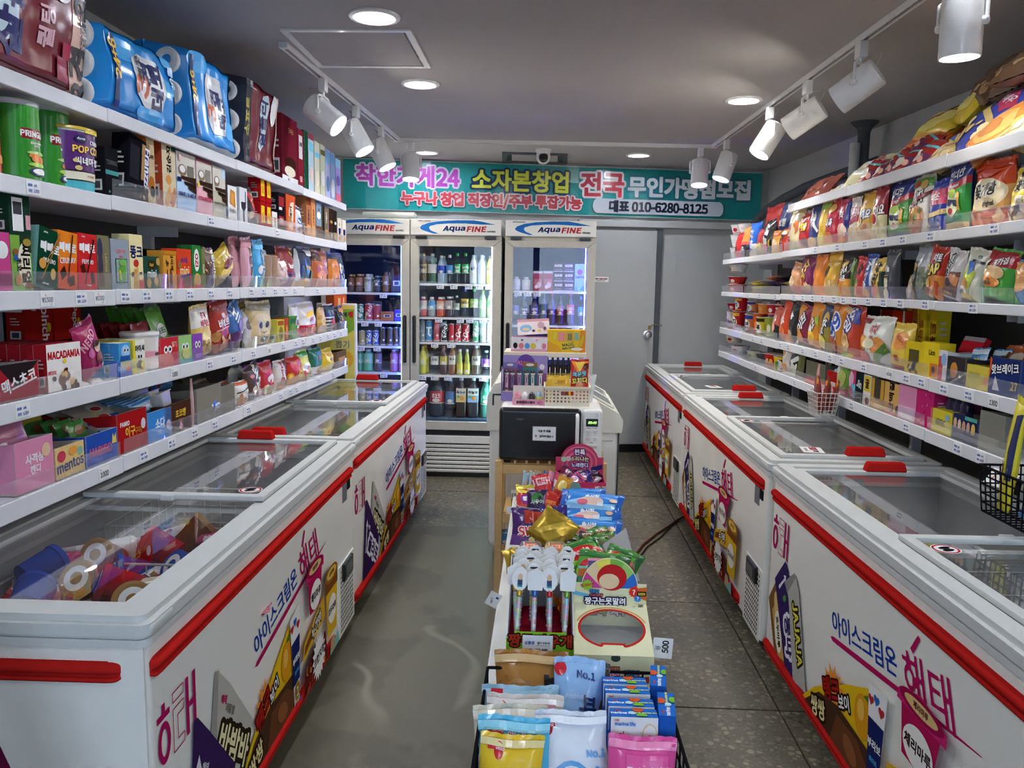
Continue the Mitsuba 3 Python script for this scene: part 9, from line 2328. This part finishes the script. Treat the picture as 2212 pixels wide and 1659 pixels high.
# pale yellow eraser box with oval window and round header card
yb = new_key('display_box')
YM = tr(.183, 1.81, TZ)
w2 = .19
y0h, y1h, dz = .075, .135, .17     # front height, back height, depth of the sloping lid
q = MB().box(-w2 / 2, 0, 0, w2 / 2, dz, y0h, '#e4e0b4', cols={'+z': '#8a8a84'})
q.quad([(-w2 / 2, 0, y0h), (-w2 / 2, dz, y0h), (-w2 / 2, dz, y1h), (-w2 / 2, dz, y1h)], '#e4e0b4').quad([(w2 / 2, dz, y0h), (w2 / 2, 0, y0h), (w2 / 2, dz, y1h), (w2 / 2, dz, y1h)], '#e4e0b4')
q.quad([(w2 / 2, dz, 0), (-w2 / 2, dz, 0), (-w2 / 2, dz, y1h), (w2 / 2, dz, y1h)], '#d8d4a8')
decorate(q, Surf(w2, y0h, lambda v, o: np.stack([v[:, 0], np.full(len(v), -o), v[:, 1]], 1)),
         "E.52,.92,.06,.12,#3c4a40;L4TYPE+2SECRET!,.32,.58,.14,#c8803c,0,#8a3a70;L짱구는못말려,.3,.3,.26,#d8708c,0,w;L어린이,.72,.46,.18,#3c8ac8,0,#2a2450;L짱구는 못말려,.72,.24,.2,#c83c34,0,#2a2450;LVer.,.88,.08,.1,k", .0004)
put('body', q.ply('print_board', False), yb, YM)
sl = math.hypot(dz, y1h - y0h)
ld_ = MB()


def slope(v, o):
    t = v[:, 1] / sl
    return np.stack([v[:, 0], t * dz - o * .33, y0h + (y1h - y0h) * t + o * .94], 1)


hole = ellipse(0, sl * .5, .078, .062, 36).difference(sbox(-.03, sl * .5 - .07, .03, sl * .5 - .05))
face = sbox(-w2 / 2, 0, w2 / 2, sl)
ld_.poly(face.difference(hole), C('#e6e2b8'), lambda v: slope(v, .0005))
ld_.poly(hole.buffer(.006).difference(hole), C('#c83028'), lambda v: slope(v, .001))
ld_.poly(hole.buffer(.013).difference(hole.buffer(.009)).intersection(sbox(-1, sl * .62, 1, 2)), C('#d89858'), lambda v: slope(v, .001))
put('sloping_lid', ld_.ply('print_board'), yb, YM)
wd = MB()
wd.poly(hole, C('w'), lambda v: slope(v, .0002))
put('window', wd.plain('clear_plastic'), yb, YM)
hc = MB()
R_ = .083
ARC = sbox(-w2 / 2, 0, w2 / 2, .082).union(ellipse(0, .07, .073, .078, 40))
p = MB().prism(ARC, 0, .002, '#e4dea0')
v, fc, c = p.mesh()
hc.add(np.stack([v[:, 0], v[:, 2], v[:, 1]], 1), fc[:, ::-1], c)
A = Art(.0003)
A.g(ARC, '#e4e0b4')
disc = ellipse(0, .07, .071, .076, 40).intersection(sbox(-1, .07, 1, 1))
for i, cc in enumerate(('#d84c3c', '#3c70c0', '#9cc86c', '#7ab84c', '#e8dc60', '#e4c898', '#c84890', '#5a3a80')):
    a0, a1 = math.pi * i / 8, math.pi * (i + 1) / 8
    A.g(disc.intersection(Polygon([(0, .05), (.3 * math.cos(a0), .05 + .3 * math.sin(a0)), (.3 * math.cos(a1), .05 + .3 * math.sin(a1))])), cc)
A.e('#c02a2c', .005, .098, .038, .034).e('#e4c49c', -.002, .088, .026, .02).p('#6ab0d0', -w2 / 2, .062, -.04, .05, -.04, .042, -w2 / 2, .052)
A.p('#d86a30', .055, .07, w2 / 2, .075, w2 / 2, .04, .07, .05)
A.g(burst(.062, .062, .014, 12, .75), '#d8382c').t('?', .062, .062, .014, w_ := '#f0ece0').g(burst(.072, .046, .010, 10, .75), '#3c7ac8').t('?', .072, .046, .01, '#f0ece0')
A.t('500X', .082, .058, .007, '#e8c84c', 0, '#2a2420', ow=.4)
A.g(burst(-.058, .078, .016, 12, .7), '#8ab83c').t('YUMMY!', -.058, .078, .008, '#b83428', 8)
A.t('어린이', -.04, .062, .009, '#3c8ac8', 0, '#2a2450').t('신비의 알', -.035, .052, .009, '#c8543c', 0, '#2a2450')
A.t('짱구는못말려', -.012, .038, .019, '#ece8e4', 0, '#2c2444', ow=.16, maxw=.12)
for i, (ch, cc) in enumerate((('복', '#2c78b8'), ('불', '#c8542c'), ('복', '#7aa832'))):
    A.t(ch, -.066 + .024 * i, .013, .022, cc, 0, '#28222c', ow=.14)
A.t('지우개', .034, .013, .022, '#ece8e4', 0, '#28222c', ow=.14, maxw=.07).t('2', .079, .013, .024, '#d83c2c', 0, '#28222c', ow=.1).t('Ver.', .08, .03, .007, '#2a2a2c')
HM2 = YM @ tr(0, dz - .002, y1h - .03) @ rot('x', -6)
put('header_card', hc.ply('print_board'), yb, HM2)
put('header_print', A.ply(), yb, HM2 @ tr(0, -.0004, 0))
tag(yb, 'pale yellow box with oval red-rimmed window and fan-shaped header on the table', 'display box')
# price cards fixed to the table
a = Art(.0003)
a.g(sbox(-.024, -.026, .024, .026), '#e2e2e0').t('₩', -.012, -.0, .014, '#9a9aa0', 90).t('500', .006, .004, .016, '#2a2a2c', 90)
put('price_card', a.ply('print_matte'), None, tr(.305, 1.86, .575) @ rot('y', 3), 'white price card reading 500 at the right table edge', 'price card')
a = Art(.0003)
a.g(sbox(-.018, -.022, .018, .022), '#e2e2e0').p('#2c4a9c', .004, .006, .012, .006, .012, .012, .004, .012).t('1,500', -.004, -.004, .007, '#5a5a60', -70)
put('price_card', a.ply('print_matte'), None, tr(-.13, 2.20, .545) @ rot('y', 28), 'small white price card tilted at the left table edge', 'price card')
a = Art(.0003)
a.g(sbox(-.016, -.012, .016, .012), '#e2e2e0').p('#2c4a9c', .0, .0, .012, .0, .012, .006, .0, .006)
put('price_card', a.ply('print_matte'), None, tr(-.108, 2.83, .63), 'tiny white price card beside the purple sweets bag', 'price card')

# sweets farther back, left column
for j in range(2):
    for i in range(2):
        k = new_key('jelly_pot')
        m = tr(-.027 + i * .076, 2.26 + j * .085, TZ + .075 + .055 * j) @ rot('x', 28)
        b = MB()
        v, f = rounded_box(-.034, -.036, 0, .034, .036, .036, .016)
        b.add(v, f, 'w')
        put('pot', b.plain('clear_plastic', 50), k, m)
        c = MB()
        v, f = rounded_box(-.026, -.028, .004, .026, .028, .028, .012)
        c.add(v, f, ('#e4a884', '#e0b098', '#e8a474', '#dcc080')[i + 2 * j])
        put('jelly', c.ply('gloss_plastic'), k, m)
        a = Art(.0003)
        a.g(sbox(-.016, -.008, .016, .012).buffer(.002), '#e07a50').g(sbox(-.013, -.005, .013, .009), '#f0c8b0').t('푸딩', 0, .002, .009, '#d86a40')
        put('label', a.ply(), k, m @ tr(0, .0, .0385) @ rot('x', -90))
        reg(k, 'clear pot of orange jelly with printed label', 'behind the bead pencils', 'jelly pot', 'jelly pots on the table')
put('carton_riser', MB().box(-.075, 2.20, TZ, .09, 2.40, TZ + .07, '#c8c4bc').ply('print_board'), None, None, 'pale cardboard box under the jelly pots', 'box') if True else None
GOLD = "R0,0,1,.08,#8a6c1c;P#d8b84c,.1,.2,.6,.9,.7,.8,.3,.2;P#8a6c20,.6,.2,.9,.7,.95,.4"
for i, (x, y, z, w, h, t, ln, sp) in enumerate(((.01, 2.62, .075, .14, .12, 30, 35, 0), (-.04, 2.50, .03, .13, .1, 62, -4, 10), (.06, 2.50, .035, .15, .1, 60, 6, -14), (-.05, 2.44, .02, .1, .1, 40, 0, 0), (.10, 2.42, .03, .08, .09, 45, 14, 20))):
    stand_bag(x, y, TZ + z, w, h, .03, '#b0902c', GOLD, 'crumpled gold foil bag', 'sweets bag', t, ln, sp, 'candy_bag', 'gold foil bags on the table', 'foil')
stand_bag(-.03, 2.72, TZ + .035, .15, .125, .045, '#4a2464', "P#a83020,.3,.6,.6,.68,1,.7,1,1,.3,1;R.5,.62,.52,1,#d8a088;LSWEET,.6,.42,.28,#d8343c,6,#f0e8e4;P#6a3c8c,.0,.0,.5,0,.4,.2,.0,.3;E.5,.16,.08,.08,#e0d890", 'purple bag with red SWEET lettering', 'sweets bag', 26, 4, 4, 'candy_bag')
stand_bag(.06, 2.76, TZ + .04, .1, .12, .03, '#3a2c78', "R.1,.55,.7,.8,#c8b8c8;LNINI,.4,.7,.2,#c83c6c;E.6,.3,.3,.2,#5a4a90", 'dark violet bag beside the SWEET bag', 'sweets bag', 24, -6, 0, 'candy_bag')
pl = new_key('tray')
put('dish', MB().slathe([(0, 0), (.07, 0), (.098, .03), (.102, .034), (.098, .035), (.068, .006), (0, .006)], '#d4d4d2', 30).ply('gloss_plastic'), pl, tr(0.0, 2.97, TZ + .085) @ scl(1, .8, 1))
put('stand', MB().box(-.08, -.05, 0, .08, .05, .085, '#c0bcb4').ply('print_board'), pl, tr(0, 2.97, TZ))
tag(pl, 'round white dish of small sweet bags on the table', 'dish')
for i, (x, y, w, h, c, e, d, t, ln, sp) in enumerate(((-.055, 2.95, .075, .085, '#c83430', "R0,.8,1,1,#d8c83c;E.5,.5,.36,.25,#8a3c98;L젤리,.5,.5,.25,w", 'red and yellow', 40, 10, 10), (-.012, 2.93, .08, .08, '#3a2c50', "E.5,.6,.3,.3,#3a7a3c;L사우어,.5,.4,.24,#d8c8d8", 'dark violet and green', 36, -6, -6), (.03, 2.93, .07, .075, '#b82c28', "R0,.3,1,.5,#d8783c", 'bright red', 38, 16, 0), (.055, 2.99, .06, .11, '#c88a34', "R.1,.1,.9,.5,#b83024;E.5,.7,.3,.2,#e0c060", 'orange and red', 22, 18, -10), (-.03, 3.02, .13, .08, '#d8c44c', "R0,0,1,.4,#c8707c;E.5,.5,.3,.2,#d8e0e0", 'yellow and pink', 50, 0, 6), (.02, 3.02, .07, .1, '#c83840', "R0,.6,1,.9,#e8c8cc;L캔디,.5,.75,.2,#c02c3c", 'red and white', 26, -14, 0))):
    stand_bag(x, y, TZ + .10 + .004 * i, w, h, .028, c, e, d + ' sweets packet', 'sweets packet', t, ln, sp, 'candy_packet', 'sweets packets in the white dish', 'foil' if i in (1, 4) else 'print_film', 'in the round white dish', nu=8, nv=8)
# card box of upright packs behind the dish
bx_ = new_key('display_tray')
scene[bx_] = {**mesh_tray(.15, .12, .14, '#b8b4a8', "R0,.0,1,.2,#8a8478", '#a09c90'), 'to_world': TM(tr(-.015, 3.12, TZ))}
tag(bx_, 'grey cardboard tray of upright flat packs at the back of the table', 'display tray')
for i, (x, c, e, d, ln) in enumerate(((-.07, '#a8c8dc', "R.2,.2,.8,.8,#d8c0a8;E.5,.6,.2,.1,#c83c4c;R0,0,1,.1,#4a8ab8", 'pale blue', 28), (-.045, '#c8ccd0', "R.2,.2,.8,.8,#b890a8", 'silver', 30), (-.02, '#b8a890', "R.2,.3,.8,.8,#4a5a78", 'tan', 28), (.005, '#2c84c8', "R.1,.1,.9,.3,#c8d8e0", 'bright blue', 34), (.03, '#dc9cb4', "R.1,.5,.9,.8,#c84c78;E.4,.3,.2,.1,w", 'pink', 32), (.05, '#d8507c', "R0,.6,1,.8,#e8e0e4", 'deep pink', 38))):
    stand_bag(x, 3.15 + .01 * i, TZ + .03, .05, .16, .012, c, e, d + ' flat sweets pack tilted right', 'packet', 10, ln, 62, 'candy_packet', 'upright flat packs on the table', nu=6, nv=8, place='in the grey cardboard tray')
# pink display box in front of the microwave
pk2 = new_key('display_box')
PM2 = tr(.168, 3.29, TZ)
q = MB()
q.box(-.105, 0, 0, .105, .003, .125, '#c84a78').box(-.105, .0, 0, -.102, .17, .125, '#8a6a78').box(.102, 0, 0, .105, .17, .125, '#c84a78').box(-.105, .167, 0, .105, .17, .14, '#c84a78').box(-.105, 0, 0, .105, .17, .003, '#a89c94')
decorate(q, Surf(.21, .125, lambda v, o: np.stack([v[:, 0], np.full(len(v), -o), v[:, 1]], 1)),
         "P#7aa09c,0,0,.72,0,.46,1,0,1;P#c83c60,.72,0,1,0,1,1,.46,1;L찐톡,.18,.42,.22,#e0c8cc,0,#b83058;L소리나는,.26,.22,.2,#e0c888,0,#7a2c4c;E.9,.6,.1,.28,#1c1c20;E.86,.58,.025,.05,#d8c040;R.5,.2,.72,.36,#2c2868;L응모,.6,.28,.12,#e0d8c0;E.36,.2,.05,.1,#8ab8b0;E.46,.2,.05,.1,#d8a0b0;P#c86a3c,.78,.06,.8,.4,.84,.36,.86,.06;P#7ab0c0,.9,.06,.94,.5,.96,.06;LMELODY,.92,.84,.1,w", .0004)
put('box', q.ply('print_board', False), pk2, PM2)
g = sbox(-.105, 0, .105, .075).union(ellipse(0, .06, .082, .075, 40))
p = MB().prism(g, 0, .002, '#c8486c')
v, fc, c = p.mesh()
put('header_card', MB().add(np.stack([v[:, 0], v[:, 2], v[:, 1]], 1), fc[:, ::-1], c).ply('print_board', False), pk2, PM2 @ tr(0, .163, .122))
A = Art(.0003)
A.g(g, '#c84468')
for r_ in (.07, .05, .032):
    A.g(ellipse(0, .05, r_ + .008, r_ + .004, 36).difference(ellipse(0, .05, r_, r_ - .004, 36)).intersection(g), '#d87088')
A.t('찐톡', 0, .098, .026, '#ece4e8', 0, '#3a2458', ow=.14).t('소리나는', 0, .068, .022, '#e4dc98', 0, '#4a2a5c', ow=.14, maxw=.1).t('노래캔디', .0, .04, .02, '#ece4e8', 0, '#3a2c78', ow=.14).p('#2c2868', .05, .03, .1, .045, .1, .025, .055, .012).e('#a8c8a8', -.07, .065, .012, .012).e('#d8b0b4', -.05, .068, .012, .012)
put('header_print', A.ply(), pk2, PM2 @ tr(0, .1625, .122))
tag(pk2, 'pink display box with arched header in front of the microwave', 'display box')
rng = random.Random(21)
for i in range(14):
    c = ['#2c1c2c', '#7a2c48', '#3a2c6c', '#a8a4b0', '#5a1c2c', '#241c24', '#c84a6c'][i % 7]
    d = ['black', 'wine-red', 'violet', 'silver', 'dark red', 'near-black', 'pink'][i % 7]
    stand_bag(.168 + rng.uniform(-.075, .075), 3.33 + rng.uniform(0, .1), TZ + .095 + .02 * (i // 7) + rng.uniform(0, .012), .07, .06, .026, c, "E.5,.5,.3,.3,#b8a0b0;R.0,.8,1,.9,#5a3a8c;L톡,.5,.5,.3,#e8dce4", d + ' foil sweet', 'sweet', rng.uniform(30, 75), rng.uniform(-60, 60), rng.uniform(-50, 50), 'wrapped_sweet', 'foil sweets in the pink box', 'foil', 'heaped in the pink display box', nu=6, nv=6)
# right column: blue bags lying across, green burger and apple sweets
BLU = "P#8ac0e4,.0,.3,.3,.6,.6,.4,1,.5,1,.2,.0,.1;E.5,.5,.2,.2,#e8c8b8;E.36,.4,.09,.14,#d86a80;R.6,.3,.7,.5,#d8dce0;R0,0,.1,1,#2060b8;R.9,0,1,1,#2060b8;L솜사탕,.5,.7,.2,#e8ecf0;E.85,.6,.06,.1,#d8b090"
for i, (x, y, z, sp, rl, d) in enumerate(((.15, 2.98, .10, 2, 0, 'blue candy-floss bag lying across the table, farthest'), (.185, 2.88, .115, -6, 4, 'blue candy-floss bag lying across the table, uppermost'), (.17, 2.83, .075, -4, -3, 'blue candy-floss bag lying across the table, middle'), (.17, 2.74, .05, -7, 2, 'blue candy-floss bag lying across the table, nearest'))):
    k = new_key('candy_bag')
    scene[k] = {**mesh_bag(.24 - .02 * (i == 0), .10, .05, '#3a84d0', BLU, 300 + i), 'to_world': TM(tr(x, y, TZ + z) @ rot('z', sp) @ rot('y', rl) @ rot('x', -48))}
    tag(k, d, 'sweets bag', 'blue candy-floss bags on the table')
put('carton_riser', MB().box(.06, 2.60, TZ, .27, 3.08, TZ + .06, '#8a8c90').ply('print_board'), None, None, 'grey cardboard box under the blue bags', 'box')
rng = random.Random(8)
for i, (x, y, z, sp) in enumerate(((.13, 2.56, .06, 10), (.19, 2.57, .07, -8), (.24, 2.60, .075, 20), (.165, 2.62, .085, -20), (.225, 2.65, .09, 30), (.10, 2.63, .06, -30), (.255, 2.55, .06, 60))):
    stand_bag(x, y, TZ + z, .085, .06, .034, '#4a7a34' if i % 3 else '#2c3424', "R0,0,1,.3,#7ab83c;E.5,.5,.3,.25,#8a6a48;L버거,.4,.62,.26,#e8dcc8;E.8,.4,.1,.1,#b83428", 'green burger-jelly packet', 'sweets packet', 50 + rng.uniform(-10, 10), rng.uniform(-12, 12), sp, 'candy_packet', 'burger-jelly packets on the table', place=ON, nu=8, nv=8)
fp_ = put('cardboard_flap', MB().quad([(.16, 2.46, .60), (.285, 2.44, .565), (.315, 2.40, .535), (.29, 2.62, .64)], '#9a9a9a').quad([(.29, 2.62, .638), (.315, 2.40, .533), (.285, 2.44, .563), (.16, 2.46, .598)], '#9a9a9a').quad([(.285, 2.44, .565), (.16, 2.46, .60), (.16, 2.46, TZ), (.285, 2.44, TZ)], '#8a8a8a').quad([(.16, 2.461, .60), (.285, 2.441, .565), (.285, 2.441, TZ), (.16, 2.461, TZ)], '#8a8a8a').ply('print_board', False), None, None, 'grey cardboard flap jutting over the right table edge', 'cardboard')
APP = "R0,.8,1,1,#2c6a34;P#8ac83c,0,.4,.4,.7,.8,.5,1,.7,1,.3,0,.1;E.42,.5,.36,.26,#c8242c;LApple,.42,.53,.24,#f0e8e8,8;L사과젤리,.6,.36,.08,#f0d8a0;E.8,.4,.14,.18,#c83034;R.86,0,1,1,#2c5a34;E.72,.42,.04,.06,w"
for i, (x, y, z, sp, t, ln, w, h) in enumerate(((.18, 2.27, .075, -6, 46, 6, .16, .11), (.16, 2.36, .10, 12, 52, -14, .15, .1), (.22, 2.35, .085, -24, 55, 12, .13, .1), (.12, 2.17, .05, 20, 40, -20, .10, .1), (.10, 2.33, .07, 34, 50, 8, .11, .1))):
    stand_bag(x, y, TZ + z, w, h, .045, '#5a9a34', APP, 'green apple-jelly bag with red oval', 'sweets bag', t, ln, sp, 'candy_bag', 'apple-jelly bags on the table')
put('carton_riser', MB().box(.095, 2.18, TZ, .265, 2.42, TZ + .05, '#b8b4a8').ply('print_board'), None, None, 'pale cardboard box under the apple-jelly bags', 'box')
for i, (x, y, z, sp, t, ln) in enumerate(((.098, 2.10, .03, 70, 30, 10), (.108, 2.05, .01, 80, 20, -8), (.10, 2.00, .0, 85, 12, 0))):
    stand_bag(x, y, TZ + z, .09, .11, .02, '#d87a28', "P#e8a040,.2,.2,.5,.9,.8,.2;R0,.8,1,1,#c85a20;E.5,.4,.2,.2,#e8c878", 'orange sweets bag squeezed between the two display boxes', 'sweets bag', t, ln, sp, 'candy_bag', 'orange sweets bags on the table')
ck = new_key('toy_card')
CM2 = tr(.178, 2.13, TZ + .06)
a = Art(.0003)
g = sbox(-.043, 0, .043, .135).difference(sbox(-.016, .118, .016, .124).buffer(.003))
a.g(g, '#d890b4')
a.g(sbox(-.043, .098, .043, .135).difference(sbox(-.016, .118, .016, .124).buffer(.003)), '#7a6ab0')
a.g(sbox(-.043, 0, -.03, .095), '#c8b8d8').e('#e4b8cc', .0, .075, .012, .01).e('#ece0e8', .02, .08, .003, .003).e('#ece0e8', -.02, .07, .003, .003)
p = MB().prism(g, 0, .02, '#c884a8')
v, fc, c = p.mesh()
put('box', MB().add(np.stack([v[:, 0], v[:, 2], v[:, 1]], 1), fc[:, ::-1], c).ply('print_board', False), ck, CM2)
put('print', a.ply(), ck, CM2 @ tr(0, -.0004, 0))
tag(ck, 'pink and violet hanging card box behind the pale yellow box', 'toy box')
box_item('toy_card', 'toy box', 'teal and orange card box beside the pink hanging card', tr(.125, 2.15, TZ + .05), .03, .115, .02, '#6ab0a4', "R0,.8,1,1,#e0905c;R0,.3,1,.5,#b8a8d0")
finish_labels()
